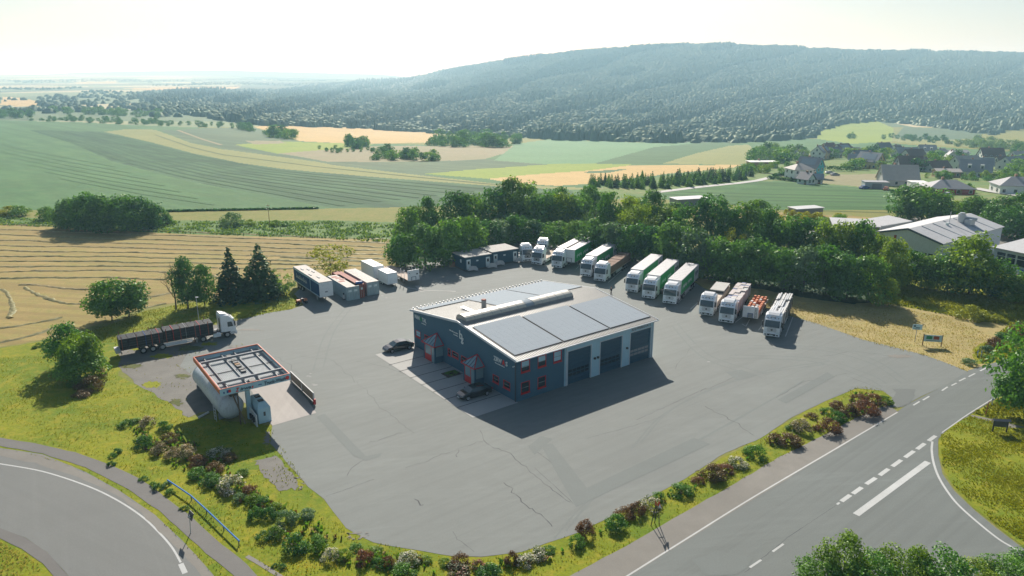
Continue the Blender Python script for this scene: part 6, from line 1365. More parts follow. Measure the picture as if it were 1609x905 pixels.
# mesh screen on the right of the slab
a = G(458, 602); b = G(494, 637); L = (b - a).length; s_ = thing('mesh_screen', 'low brown mesh screen with white posts on the right of the wash slab', 'screen', (a.x, a.y, 0), math.atan2(b.y - a.y, b.x - a.x))
for k in range(2): MB().box(L * k / 2 + .08, L * (k + 1) / 2 - .08, -.03, .03, .55, 1.65).build('mesh_panel', 'mesh_brown', s_)
for k in range(3): MB().box(L * k / 2 - .06, L * k / 2 + .06, -.07, .07, 0, 1.7).build('post', 'off_white', s_)
MB().box(0, L, -.14, .14, 0, .45).build('base_rail', 'dark_grey', s_); MB().box(0, L, -.05, .05, 1.66, 1.74).build('top_rail', 'off_white', s_); MB().box(L - .05, L + .25, -.1, .15, .2, .9).build('warning_light', 'red_paint', s_)
# post lying in the grass
p = G(312, 658); q = G(328, 650); MB_ = MB(); MB_.cyl((p.x, p.y, .15), (q.x, q.y, .2), .14, 8); tag(MB_.build('fallen_post', 'off_white'), 'short pale post lying in the shaded grass left of the tank', 'post')

# ------------------------------------------------------------------ containers, box trailers, site offices
CZ = math.radians(-55.3)
def corrugated_box(T, L, w, z0, z1, mat, roofmat, doors=True, ribs=True):
    """container: x back from the door end (door end at x=0, body to -L)"""
    mb = MB(); n = int(L / .28); 
    for s in (-1, 1):
        pts = [(-L * i / n, s * (w / 2 - (.035 if i % 2 else 0))) for i in range(n + 1)]
        for (xa, ya), (xb, yb) in zip(pts, pts[1:]): mb.quad((xa, ya, z0), (xb, yb, z0), (xb, yb, z1 - .02), (xa, ya, z1 - .02))
    mb.box(-L, -L + .05, -w / 2, w / 2, z0, z1 - .02); mb.build('side_wall', mat, T)
    mb = MB(); mb.box(-L, 0, -w / 2, w / 2, z1 - .06, z1); mb.build('roof', roofmat, T)
    mb = MB()
    for y in (-w / 2 - .01, w / 2 - .09):
        for x in (-L - .01, -.09): mb.box(x, x + .1, y, y + .1, z0 - .05, z1 + .01)
    mb.box(-L, 0, -w / 2, w / 2, z0 - .05, z0 + .1); mb.build('corner_post', mat, T)
    for k, (a, b) in enumerate(((-w / 2 + .1, -.02), (.02, w / 2 - .1))):
        d = MB().box(-.1, -.04, a, b, z0 + .1, z1 - .08).build('door', mat, T)
        m_ = MB()
        for q in (.25, .75): y = a + (b - a) * q; m_.cyl((-.015, y, z0 + .1), (-.015, y, z1 - .1), .025, 6)
        m_.build('lock_rod', 'galv', d); MB().box(-.038, -.03, a + .15, b - .25, z0 + 1.5, z0 + 1.9).build('door_plate', 'print_white', d)
for lab, (u, v), mat, rm, L, hh in [('grey green shipping container with rusty pale roof beside the blue trailer', (556, 471.5), 'container_green', 'off_white', 9.5, 2.6), ('narrow rust red container between the two grey green ones', (570, 467.5), 'rust_red', 'rust_red', 11.5, 2.6), ('grey green container with flaking white roof at the right end of the containers', (587, 463.5), 'container_green', 'off_white', 11.0, 2.6)]:
    p = G(u, v); wdt = 2.4 if 'narrow' not in lab else 1.8
    if 'narrow' in lab: p = G(566.5, 468.5)
    if 'first' in lab: pass
    T = thing('shipping_container', lab, 'container', (p.x, p.y, 0), CZ, 'containers by the hay field'); corrugated_box(T, L, wdt, .1, hh, mat, 'old_roof' if rm == 'off_white' else rm)
    mb = MB()
    if rm == 'off_white':
        for k in range(6 if 'flaking' in lab else 4): x = -L + .8 + k * (L - 2) / 6; mb.box(x, x + R.uniform(.6, 1.2), -.9 + .3 * (k % 3), -.2 + .3 * (k % 3) + R.uniform(.1, .5), hh + .002, hh + .01)
        mb.build('roof_patch', 'rust_red' if 'beside' in lab else 'dark_grey', T)
p = G(560, 445, 2.8); T = tag(MB().cyl((p.x - .1, p.y - .1, 2.86), (p.x + 1.0, p.y + .55, 2.86), .26, 10).build('blue_drum', 'blue_paint'), 'blue drum lying on top of the rust red container', 'drum')
p = G(540.5, 471); T = thing('gas_bottle_cart', 'small dark cart with white bottle in front of the grey green container', 'cart', (p.x, p.y, 0), CZ); MB().cyl((0, 0, .2), (0, 0, 1.0), .18, 10).build('bottle', 'off_white', T); MB().cyl((0, 0, 1.0), (0, 0, 1.3), .12, 8).build('cap', 'black_trim', T); MB().box(-.3, .3, -.25, .25, 0.05, .2).build('tray', 'dark_grey', T)
# blue semi trailer
p = G(513.5, 466, 1.1); T = thing('semi_trailer', 'old dark blue curtain trailer with white front wall left of the containers', 'trailer', (p.x, p.y, 0), CZ)
L = 14.0; w = 1.27
MB().bev(-L, 0, -w, w, 3.8, 3.92, .04).build('trailer_roof', 'old_roof', T); MB().box(-.1, 0, -w, w, 1.15, 3.8).build('front_wall', 'white_paint', T); MB().box(-L, -.1, -w, w, 1.05, 1.2).build('trailer_floor', 'mid_grey', T)
for s in (-1, 1):
    for a, b in ((-4.6, -.15), (-13.9, -4.9)):
        mb = MB(); n = 20; pts = [(a + (b - a) * i / n, s * (w - .02 - (.02 if i % 2 else 0))) for i in range(n + 1)]
        for (xa, ya), (xb, yb) in zip(pts, pts[1:]): mb.quad((xa, ya, 1.3), (xb, yb, 1.3), (xb, yb, 3.5), (xa, ya, 3.5))
        cu = mb.build('side_curtain', 'trailer_blue', T)
    MB().box(-4.85, -4.65, s * (w - .03), s * w, 1.2, 3.8).box(-L, -.1, s * (w - .03), s * w, 1.18, 1.3).box(-L, -.1, s * (w - .03), s * w, 3.5, 3.8).build('side_frame', 'wall_light', T)
    mb = MB()
    for q in range(12): x = -12.4 + q * .5; mb.slab([(x, s * (w + .005), 2.1 + .1 * (q % 2)), (x + .12, s * (w + .005), 2.1 + .1 * (q % 2)), (x + .28, s * (w + .005), 2.75 + .25 * (q % 4 == 0)), (x + .16, s * (w + .005), 2.75 + .25 * (q % 4 == 0))], .01 * -s); mb.box(x + .2, x + .45, s * w, s * (w + .012), 2.28, 2.36)
    mb.build('curtain_print', 'print_white', cu)
for k, (x, y) in enumerate(((-10.2, -.7), (-9.4, .2), (-5.5, -.8), (-7.3, .4), (-2.9, -.2))): MB().bev(x - 1.2, x, y, y + .28, 3.92, 4.02, .03).build('roof_slat', 'mid_grey', T)
MB().box(-.02, .02, -.25, .25, 1.9, 2.15).build('front_plate', 'mid_grey', T)
for k in range(3):
    for s in (-1, 1): wheel(T, -9.5 - k * 1.3, s * 1.05, 1.2)
for s in (-1, 1): MB().box(-2.9, -2.75, s * .75, s * .9, 0, 1.1).build('landing_leg', 'steel', T)
MB().box(-L + .3, -.8, -.5, -.35, .8, 1.06).box(-L + .3, -.8, .35, .5, .8, 1.06).build('trailer_chassis', 'chassis', T)
# white box trailers
def box_trailer(lab, loc, L, w, z0, z1, single=False):
    T = thing('box_trailer', lab, 'trailer', loc, CZ, 'white box trailers beside the containers')
    MB().bev(-L, 0, -w / 2, w / 2, z0, z1, .05).build('box_body', 'white_paint', T); MB().box(-L + .05, -.05, -w / 2 + .05, w / 2 - .05, z1 + .001, z1 + .03).build('roof', 'white_paint', T)
    MB().box(-1.4, -1.1, -.2, .1, z1 + .03, z1 + .13).build('roof_vent', 'mid_grey', T)
    for s in (-1, 1):
        for x in (-L * .55, -L * .55 - .75):
            a = MB(); a.cyl((x, s * (w / 2 - .3), .34), (x, s * (w / 2 - .05), .34), .34, 12); w_ = a.build('wheel', 'tyre', T); a = MB(); a.cyl((x, s * (w / 2 - .06), .34), (x, s * (w / 2 - .03), .34), .17, 8); a.build('rim', 'print_white', w_)
    MB().bar((0, .5, z0 - .1), (1.3, 0, .45), .08).bar((0, -.5, z0 - .1), (1.3, 0, .45), .08).build('drawbar', 'black_trim', T); MB().cyl((1.1, 0, 0), (1.1, 0, .6), .05, 6).build('jockey_wheel', 'galv', T)
    MB().box(-.001, .02, -w / 2 + .15, w / 2 - .15, z0 + .15, z1 - .2).build('front_panel', 'cab_white', T)
p = G(617, 446.5, .5); box_trailer('white box trailer with twin axle, nearer of the two', (p.x, p.y, 0), 4.2, 2.2, .55, 2.75)
p = G(596, 438, .5); box_trailer('white box trailer standing behind the twin axle one', (p.x, p.y, 0), 6.2, 2.3, .6, 3.1)
p = G(650, 441, .9); T = thing('semi_trailer', 'empty flat trailer with tall white headboard behind the box trailers', 'trailer', (p.x, p.y, 0), CZ)
rigid_deck(T, 0, 12.5); trailer_gear(T, 0, 12.5); hb = MB().box(-.06, .06, -1.25, 1.25, 1.0, 3.1).build('headboard', 'white_paint', T); MB().box(.061, .12, -.5, -.42, 1.05, 1.75).box(.061, .12, .42, .5, 1.05, 1.75).box(.061, .12, -.42, .42, 1.68, 1.75).build('headboard_frame', 'print_dark', hb); MB().box(.061, .1, .6, .95, 2.1, 2.35).box(.061, .1, -1.0, -.8, 2.5, 2.6).build('headboard_plate', 'dark_grey', hb)
for x in (-1.6, -3.0): 
    for s in (-1, 1): MB().box(x, x + .1, s * 1.2, s * 1.27, 1.2, 2.9).build('stanchion', 'galv', T)
# site offices
OZ = math.radians(32.5)
for lab, (u, v), L in [('dark blue site office cabin, left one, with white doors and ramps', (731, 427), 6.4), ('dark blue site office cabin, right one, beside the white tractor units', (773.5, 418), 6.7)]:
    p = G(u, v); T = thing('site_office', lab, 'cabin', (p.x, p.y, 0), OZ, 'site offices at the foot of the trees'); W_ = 5.6; zt = 2.95
    mb = MB(); n = 26
    for y, inv in ((0, 1), (W_, -1)):
        for i in range(n): x = L * i / n; mb.box(x, x + L / n - .05, y - .015 if inv > 0 else y - .05, y + .05 if inv > 0 else y + .015, .35, zt)
    mb.box(0, L, .05, W_ - .05, .35, zt - .02)
    for i in range(20): y = W_ * i / 20; mb.box(-.015, .001, y, y + W_ / 20 - .05, .35, zt); mb.box(L - .001, L + .015, y, y + W_ / 20 - .05, .35, zt)
    mb.build('cabin_wall', 'office_blue', T); MB().bev(-.12, L + .12, -.12, W_ + .12, zt, zt + .14, .03).build('roof', 'office_roof', T); MB().box(0.05, L - .05, .05, W_ - .05, .0, .35).build('base_frame', 'dark_grey', T)
    for x in (.35, L - 1.35):
        d = MB().box(x, x + .95, -.06, -.017, .45, 2.5).build('door', 'print_white', T); MB().box(x + .25, x + .7, -.075, -.061, 1.5, 2.15).build('door_window', 'window_glass', d); MB().box(x + .8, x + .86, -.1, -.061, 1.35, 1.45).build('door_handle', 'dark_grey', d)
        r_ = MB(); r_.slab([(x + 1.0, -.1, .42), (x + 1.0, -1.1, .42), (x + 2.3, -1.1, .02), (x + 2.3, -.1, .02)], .05); r_.box(x - .05, x + 1.0, -1.1, -.1, .37, .44); ra = r_.build('ramp', 'galv', T)
        r_ = MB()
        for y in (-1.1, ): r_.slab([(x - .05, y, .44), (x + 1.2, y, .40), (x + 2.0, y, .15), (x + 2.2, y, .5), (x + 1.7, y, 1.15), (x + .9, y, 1.35), (x + .1, y, 1.3)], .04)
        r_.build('ramp_side', 'galv', ra)
    MB().box(-.05, -.016, 1.5, 2.1, 1.6, 2.3).build('window', 'print_white', T); MB().box(L * .42, L * .5, -.06, -.017, 1.9, 2.2).build('vent', 'print_white', T)
p = G(709, 418); tag(MB().box(p.x - .3, p.x + 1.0, p.y - 1.0, p.y + .6, 0, 1.1).build('pallet_stack', 'wood'), 'wooden crate leaning at the shaded left side of the site offices', 'crate')

# ------------------------------------------------------------------ factory on the right
FZ = math.radians(36.5)
fe = G(1480, 383, 6.0)
F = thing('factory_building', 'pale grey factory hall with low gable roof and exhaust plant behind the trees', 'building', (fe.x, fe.y, 0), FZ)
gw_ = 14.2; gl_ = 30.0; fz, fr_ = 6.0, 7.9     # local: x along the ridge, y across
def frf(y): return fz + (fr_ - fz) * (1 - abs(y - gw_ / 2) / (gw_ / 2))
MB().loft([[(0, 0, 0), (0, gw_, 0), (0, gw_, fz), (0, gw_ / 2, fr_), (0, 0, fz)], [(.3, 0, 0), (.3, gw_, 0), (.3, gw_, fz), (.3, gw_ / 2, fr_), (.3, 0, fz)]]).build('gable_wall', 'factory_wall', F)
MB().box(.3, gl_, 0, .3, 0, fz).box(.3, gl_, gw_ - .3, gw_, 0, fz).box(gl_ - .3, gl_, .3, gw_ - .3, 0, fz).build('side_wall', 'factory_wall', F)
for y0, y1 in ((-.4, gw_ / 2), (gw_ + .4, gw_ / 2)):
    z0 = frf(0) - .1; MB().loft([[(-.3, y0, z0), (-.3, y1, fr_), (-.3, y1, fr_ + .14), (-.3, y0, z0 + .14)], [(gl_, y0, z0), (gl_, y1, fr_), (gl_, y1, fr_ + .14), (gl_, y0, z0 + .14)]]).build('roof_slope', 'factory_roof', F)
for k in range(1, 6):
    x = gl_ * k / 6; MB().loft([[(x, -.3, fz + .06), (x + .25, -.3, fz + .06), (x + .25, -.3, fz + .12), (x, -.3, fz + .12)], [(x, gw_ / 2 - .3, fr_ + .1), (x + .25, gw_ / 2 - .3, fr_ + .1), (x + .25, gw_ / 2 - .3, fr_ + .18), (x, gw_ / 2 - .3, fr_ + .18)]]).build('roof_strip', 'solar_cell', F)
MB().loft([[(-.36, -.4, fz - .3), (-.302, -.4, fz - .3), (-.302, -.4, fz + .1), (-.36, -.4, fz + .1)], [(-.36, gw_ / 2, fr_ - .1), (-.302, gw_ / 2, fr_ - .1), (-.302, gw_ / 2, fr_ + .3), (-.36, gw_ / 2, fr_ + .3)]]).build('verge_trim', 'print_dark', F)
MB().loft([[(-.36, gw_ + .4, fz - .3), (-.302, gw_ + .4, fz - .3), (-.302, gw_ + .4, fz + .1), (-.36, gw_ + .4, fz + .1)], [(-.36, gw_ / 2, fr_ - .1), (-.302, gw_ / 2, fr_ - .1), (-.302, gw_ / 2, fr_ + .3), (-.36, gw_ / 2, fr_ + .3)]]).build('verge_trim', 'print_dark', F)
for k in range(5):
    y = 1.2 + k * 1.35; w_ = MB().box(-.06, .02, y, y + 1.2, 1.2, 3.6).build('window', 'print_white', F); g_ = MB()
    for a, b in ((1.3, 2.3), (2.42, 3.5)): g_.box(-.075, -.061, y + .08, y + 1.12, a, b)
    g_.build('pane', 'window_glass', w_)
MB().box(-.08, -.002, 9.4, 9.9, 2.0, 6.2).build('brick_pier', 'rust_red', F)
x = 20.0; y = 5.0; MB().cyl((x, y, 7.2), (x, y, 9.3), .8, 12).cyl((x, y, 9.3), (x, y, 9.6), .55, 12).build('exhaust_fan', 'galv', F); MB().bev(x - .5, x + 2.0, y - 2.2, y - .8, 7.0, 8.3, .1).cyl((x, y, 8.6), (x + 1.8, y - 2.5, 8.2), .35, 8).build('duct', 'galv', F)
MB().cyl((15.5, 5.6, 7.4), (15.5, 5.6, 10.2), .07, 6).build('flue', 'galv', F); MB().cyl((13.5, 5.2, 7.3), (13.5, 5.2, 8.0), .35, 10).build('roof_vent', 'print_white', F)
# wing with strip windows
we = G(1563, 388, 4.6); w2 = G(1608, 397, 4.6); d_ = w2 - we; wz = math.atan2(d_.y, d_.x)
Wg = thing('factory_wing', 'low flat roofed factory wing with a band of white framed windows at the right', 'building', (we.x, we.y, 0), wz)
WL = 22.0; WD = 12.0
MB().box(0, WL, 0, .3, 0, 4.4).box(0, .3, .3, WD, 0, 4.4).box(WL - .3, WL, .3, WD, 0, 4.4).box(.3, WL - .3, WD - .3, WD, 0, 4.9).build('wing_wall', 'factory_wall', Wg)
MB().loft([[(-.4, -.5, 4.4), (-.4, WD + .4, 5.2), (-.4, WD + .4, 5.35), (-.4, -.5, 4.6)], [(WL, -.5, 4.4), (WL, WD + .4, 5.2), (WL, WD + .4, 5.35), (WL, -.5, 4.6)]]).build('roof', 'factory_roof', Wg)
for k in range(10):
    x = .7 + k * 2.05; w_ = MB().box(x, x + 1.9, -.08, -.001, 1.5, 3.9).build('window', 'print_white', Wg); MB().box(x + .1, x + 1.8, -.1, -.081, 1.6, 3.0).box(x + .1, x + 1.8, -.1, -.081, 3.12, 3.8).build('pane', 'window_glass', w_)
for k, (u, v) in enumerate([(1578, 431), (1597, 436), (1606, 449)]): p = G(u, v - 14); car_body('parked_car', ['grey car parked under the window band of the factory wing', 'second car right of the grey one at the factory wing', 'blue car nearest the trees at the factory wing'][k], (p.x, p.y, 0), wz + 1.4, ['galv', 'mid_grey', 'blue_paint'][k])
# open shed with a loader
a = G(1308, 353, 4.0); b = G(1385, 357, 4.0); d_ = b - a; S_ = thing('open_shed', 'open sided shed with pale sheet roof left of the factory', 'shed', (a.x, a.y, 0), math.atan2(d_.y, d_.x)); Ls = d_.length
MB().loft([[(0, 0, 3.9), (0, 7, 4.5), (0, 7, 4.6), (0, 0, 4.05)], [(Ls, 0, 3.9), (Ls, 7, 4.5), (Ls, 7, 4.6), (Ls, 0, 4.05)]]).build('roof', 'factory_roof', S_)
for x in (0.2, Ls * .33, Ls * .66, Ls - .2):
    for y in (.2, 6.7): MB().box(x - .1, x + .1, y - .1, y + .1, 0, 4.0).build('post', 'steel', S_)
MB().box(0.3, Ls * .6, 6.75, 6.85, 0, 4.2).build('back_wall', 'factory_wall', S_)
p = G(1371, 371, 1.0); E_ = thing('excavator', 'small orange excavator standing beside the open shed', 'excavator', (p.x, p.y, 0), .3)
MB().bev(-1.2, 1.0, -.8, .8, .7, 1.5, .1).build('body', 'orange_paint', E_); MB().bev(-.2, .9, -.7, .4, 1.5, 2.6, .08).build('cab', 'windscreen', E_); MB().bar((1.0, .5, 1.3), (2.2, .5, 3.0), .3).bar((2.2, .5, 3.0), (3.2, .5, 1.6), .22).build('boom', 'orange_paint', E_); MB().box(2.9, 3.5, .2, .8, 1.0, 1.6).build('bucket', 'dark_grey', E_)
for s in (-1, 1): MB().bev(-1.4, 1.4, s * 1.0 - .22, s * 1.0 + .22, 0, .7, .2).build('track', 'chassis', E_)
a = G(1386, 352, 4.5); S_ = thing('storage_shed', 'long grey storage shed with white roof behind the open shed', 'shed', (a.x, a.y, 0), FZ - .1)
MB().box(0, 12, 0, 6, 0, 3.9).build('wall', 'mid_grey', S_); MB().loft([[(-.3, -.3, 3.9), (-.3, 6.3, 4.3), (-.3, 6.3, 4.45), (-.3, -.3, 4.1)], [(12.3, -.3, 3.9), (12.3, 6.3, 4.3), (12.3, 6.3, 4.45), (12.3, -.3, 4.1)]]).build('roof', 'factory_roof', S_)
for k, (u, v, L, w) in enumerate([(1082, 322, 11, 5), (1265, 338, 9, 4)]):
    p = P(u, v); T = thing('low_shed', ['low shed with pale sheet roof glimpsed between the belt trees', 'low shed with white roof at the crop edge behind the belt'][k], 'shed', p, .3)
    MB().box(-L / 2, L / 2, -w / 2, w / 2, -1, 2.2).build('wall', 'mid_grey', T); MB().bev(-L / 2 - .3, L / 2 + .3, -w / 2 - .3, w / 2 + .3, 2.2, 2.4, .05).build('roof', 'factory_roof', T)

# ------------------------------------------------------------------ signs, rail, small things
def post_sign(lab, u, v, h, pw, ph, face='print_white', art=(), name='sign', rz=0.0, posts=1, pm='steel', cat='sign'):
    p = G(u, v); T = thing(name, lab, cat, (p.x, p.y, 0), rz)
    for x in ([0] if posts == 1 else [-pw / 2 - .06, pw / 2 + .06]): MB().cyl((x, .04, 0), (x, .04, h + (.1 if posts > 1 else 0)), .05 if posts == 1 else .08, 8).build('post', pm, T)
    b = MB().box(-pw / 2, pw / 2, -.05, -.01, h - ph, h).build('board', face, T)
    for (x0, x1, z0, z1, m_) in art: MB().box(-pw / 2 + x0 * pw, -pw / 2 + x1 * pw, -.058, -.051, h - ph + z0 * ph, h - ph + z1 * ph).build('print', m_, b)
    return T
post_sign('small white sign with dark emblem on a thin post in the mown verge', 1437.5, 537.5, 2.9, 1.35, .85, 'wall_light', [(.12, .32, .5, .85, 'print_dark'), (.35, .8, .3, .45, 'print_dark'), (.2, .75, .1, .18, 'print_dark')], rz=-.2)
post_sign('low white board with green and red print between two brown posts', 1464, 543.5, 1.75, 2.5, 1.05, 'wall_light', [(.12, .45, .35, .85, 'sign_green'), (.52, .84, .35, .85, 'rust_red'), (.1, .88, .12, .2, 'print_dark')], rz=-.2, posts=2, pm='wood')
p = G(1570, 679); T = thing('notice_board', 'dark wooden notice board with small pitched roof on the roadside lawn', 'notice board', (p.x, p.y, 0), -.12)
for x in (-.75, .75): MB().box(x - .06, x + .06, -.06, .06, 0, 1.5).build('leg', 'black_trim', T)
MB().box(-.72, .72, -.05, .05, .7, 1.45).build('board', 'dark_grey', T); MB().loft([[(-.95, -.3, 1.5), (-.95, 0, 1.68), (-.95, .3, 1.5), (-.95, 0, 1.56)], [(.95, -.3, 1.5), (.95, 0, 1.68), (.95, .3, 1.5), (.95, 0, 1.56)]]).build('roof', 'roof_dark', T)
p = G(1548, 653); T = thing('road_post', 'thin rusty pole in the grass by the main road', 'pole', (p.x, p.y, 0)); MB().cyl((0, 0, 0), (.15, 0, 1.9), .05, 7).build('pole', 'rust_red', T)
for k, (u, v) in enumerate([(1558, 637), (1535, 561), (1541, 573 - 12), (1609, 700)]):
    if k == 3: continue
    p = G(u, v); T = thing('marker_post', ['white reflector post in the roadside grass by the large tree', 'white marker post among the bushes at the field corner', 'second white marker post beside the one at the field corner'][k], 'post', (p.x, p.y, 0)); MB().loft([[(-.08, -.05, 0), (.08, -.05, 0), (0, .07, 0)], [(-.08, -.05, 1.0), (.08, -.05, 1.0), (0, .07, 1.12)]]).build('post', 'print_white', T); MB().box(-.085, .085, -.058, .03, .72, .9).build('reflector', 'blue_rail', T)
# road sign seen from behind
p = G(299.5, 838); T = thing('road_sign', 'road sign seen from behind on a thin pole beside the bend footpath', 'sign', (p.x, p.y, 0), math.radians(-45)); MB().cyl((0, 0, 0), (.25, .05, 2.0), .04, 8).build('pole', 'galv', T); MB().slab([(-.25, .06, 1.55), (.65, .06, 1.55), (.65, .30, 2.2), (-.25, .30, 2.2)], .05).build('board', 'dark_grey', T); MB().bar((-.1, 0, 1.75), (.5, 0, 1.85), .06).build('bracket', 'galv', T)
# blue rail
pts = [G(264, 761), G(282, 773), G(301, 786), G(325, 808), G(352, 834), G(377, 858)]
T = thing('hand_rail', 'long light blue tubular rail on short posts along the footpath', 'railing', pts[0]); o0 = pts[0]
mb = MB()
for a, b in zip(pts, pts[1:]): mb.cyl(a - o0 + Vector((0, 0, .5)), b - o0 + Vector((0, 0, .5)), .075, 8)
mb.build('rail', 'blue_rail', T)
for q in (pts[0] * .9 + pts[1] * .1, pts[2], pts[3], pts[4], pts[5] * .95 + pts[4] * .05): MB().cyl(q - o0, q - o0 + Vector((0, 0, .46)), .05, 7).build('post', 'dark_grey', T)
# lamp and pole
p = G(313, 507); T = thing('light_pole', 'thin pale pole with a small head behind the black crate lorry', 'light pole', (p.x, p.y, 0)); MB().cyl((0, 0, 0), (0, 0, 4.4), .07, 8, .05).build('pole', 'galv', T); MB().box(-.1, .35, -.1, .1, 4.4, 4.5).build('lamp_head', 'print_white', T)
p = P(424, 356); T = thing('field_pole', 'thin wooden field pole above the small bush in the weed strip', 'pole', p); MB().cyl((0, 0, 0), (0, 0, 6.0), .09, 6, .06).build('pole', 'wood', T); MB().box(-.5, .5, -.05, .05, 5.7, 5.8).build('cross_arm', 'wood', T)
for k, (u, v, h) in enumerate([(403, 335, 3.5), (433, 300, 3)]): pass
# trestle figure in the verge
p = G(1031, 824); T = thing('flag_tripod', 'tall black tripod stand with red and white pennants in the verge', 'stand', (p.x, p.y, 0), .2)
for a in ((-.55, -.1), (-.05, .25), (.25, -.1)): MB().cyl((a[0], a[1], 0), (a[0] * .35 + .05, a[1] * .2, 2.1), .04, 6).build('leg', 'black_trim', T)
MB().bar((-.35, 0, 1.3), (.2, 0, 1.3), .05).build('brace', 'black_trim', T)
MB().slab([(-.25, 0, 2.0), (.1, 0, 2.0), (-.25, .05, 2.6)], .04).build('pennant', 'orange_paint', T); MB().slab([(.05, 0, 1.95), (.4, 0, 1.8), (.1, 0, 2.55)], .04).build('pennant', 'sign_red', T); MB().slab([(.1, -.05, 1.85), (.38, -.05, 1.7), (.2, -.05, 2.2)], .04).build('pennant', 'print_white', T)
# quad bike
p = G(474, 477); T = thing('quad_bike', 'small orange and black mower on the gravel beside the blue trailer', 'mower', (p.x, p.y, 0), .6)
MB().bev(-.9, -.1, -.35, .35, .45, .8, .06).build('bonnet', 'orange_paint', T); MB().bev(.35, 1.0, -.4, .4, .5, .85, .06).build('rear_box', 'orange_paint', T); MB().bev(-.1, .4, -.25, .25, .5, .95, .05).build('seat', 'black_trim', T); MB().cyl((-.2, 0, .8), (-.05, 0, 1.2), .04, 6).build('steering', 'black_trim', T)
for x in (-.65, .7):
    for s in (-1, 1): MB().cyl((x, s * .35, .28), (x, s * .55, .28), .28, 12).build('wheel', 'tyre', T)
for k, (u, v) in enumerate([(141, 358), (148, 358), (156, 359)]):
    p = P(u, v); o = MB().cyl((p.x - .6, p.y, p.z + .6), (p.x + .6, p.y + .1, p.z + .6), .6, 12).build('hay_bale', 'wall_light'); tag(o, 'pale wrapped bale at the foot of the thicket, %s from the left' % nth(k), 'bale', 'bales at the thicket')
# person crossing the yard
p = G(960, 464.5); Pn = thing('person', 'person in dark clothing walking across the yard behind the workshop', 'person', (p.x, p.y, .017), math.radians(200))
def skin(name, nodes, edges, mat, par, sub=1):
    me = bpy.data.meshes.new(name); me.from_pydata([n_[:3] for n_ in nodes], edges, []); o = link(name, me, None, par)
    bpy.context.view_layer.objects.active = o
    md = o.modifiers.new('skin', 'SKIN'); md.use_smooth_shade = True
    for i, n_ in enumerate(nodes): me.skin_vertices[0].data[i].radius = (n_[3], n_[3] * (n_[4] if len(n_) > 4 else 1))
    me.skin_vertices[0].data[0].use_root = True
    if sub: o.modifiers.new('sub', 'SUBSURF').levels = sub; o.modifiers['sub'].render_levels = sub
    dg = bpy.context.evaluated_depsgraph_get(); m2 = bpy.data.meshes.new_from_object(o.evaluated_get(dg)); o.modifiers.clear(); o.data = m2; m2.materials.clear(); m2.materials.append(M[mat]); bpy.data.meshes.remove(me); return o
nodes = [(0, 0, .95, .14, .9), (0, 0, 1.15, .14, .8), (0, 0, 1.38, .17, .7), (0, 0, 1.48, .07), (0.01, 0, 1.56, .055), (0.02, 0, 1.66, .10), (0.02, 0, 1.76, .07),
         (.02, .1, .90, .09), (.14, .1, .50, .065), (.06, .1, .09, .045), (.20, .11, .04, .04), (-.02, -.1, .90, .09), (-.12, -.1, .50, .065), (-.28, -.1, .12, .045), (-.18, -.11, .05, .04),
         (0, .2, 1.42, .06), (-.05, .26, 1.14, .045), (.05, .27, .90, .035), (.09, .27, .82, .035), (0, -.2, 1.42, .06), (.06, -.26, 1.14, .045), (.18, -.26, .93, .035), (.23, -.26, .86, .035)]
edges = [(0, 1), (1, 2), (2, 3), (3, 4), (4, 5), (5, 6), (0, 7), (7, 8), (8, 9), (9, 10), (0, 11), (11, 12), (12, 13), (13, 14), (2, 15), (15, 16), (16, 17), (17, 18), (2, 19), (19, 20), (20, 21), (21, 22)]
for base_, (hx, hy, hz) in ((18, (.09, .27, .82)), (22, (.23, -.26, .86))):
    for f in range(5):
        n0 = len(nodes); dy = (f - 2) * .02; ln = [.04, .075, .085, .078, .06][f]; nodes.append((hx + (.035 if f == 0 else .01), hy + dy, hz - .03, .010)); nodes.append((hx + (.05 if f == 0 else .02), hy + dy * 1.1, hz - .03 - ln, .008)); edges += [(base_, n0), (n0, n0 + 1)]
bd = skin('body', nodes, edges, 'skin', Pn)
cl = [n_ for n_ in nodes[:3]] + [(x, y, z, r_ * 1.12) for x, y, z, r_ in [q[:4] for q in nodes[7:10]]] + [(x, y, z, r_ * 1.12) for x, y, z, r_ in [q[:4] for q in nodes[11:14]]] + [(x, y, z, r_ * 1.15) for x, y, z, r_ in [q[:4] for q in nodes[15:18]]] + [(x, y, z, r_ * 1.15) for x, y, z, r_ in [q[:4] for q in nodes[19:22]]]
cl[:3] = [(0, 0, .95, .155, .9), (0, 0, 1.15, .155, .8), (0, 0, 1.40, .185, .7)]
skin('clothing', cl, [(0, 1), (1, 2), (0, 3), (3, 4), (4, 5), (0, 6), (6, 7), (7, 8), (2, 9), (9, 10), (10, 11), (2, 12), (12, 13), (13, 14)], 'cloth_dark', Pn)
MB().loft([[(.0 + r_ * math.cos(a), r_ * math.sin(a), z) for a in np.linspace(0, 2 * PI, 9)[:-1]] for r_, z in ((.10, 1.66), (.115, 1.72), (.10, 1.79), (.05, 1.83))]).build('hair', 'hair', Pn)
for s, x in ((1, .10), (-1, -.24)): MB().bev(x - .06, x + .2, s * .1 - .05, s * .1 + .05, 0 if s > 0 else .03, .1 if s > 0 else .13, .02).build('shoe', 'black_trim', Pn)
MB().box(.105, .13, -.02, .02, 1.62, 1.66).build('nose', 'skin', Pn)
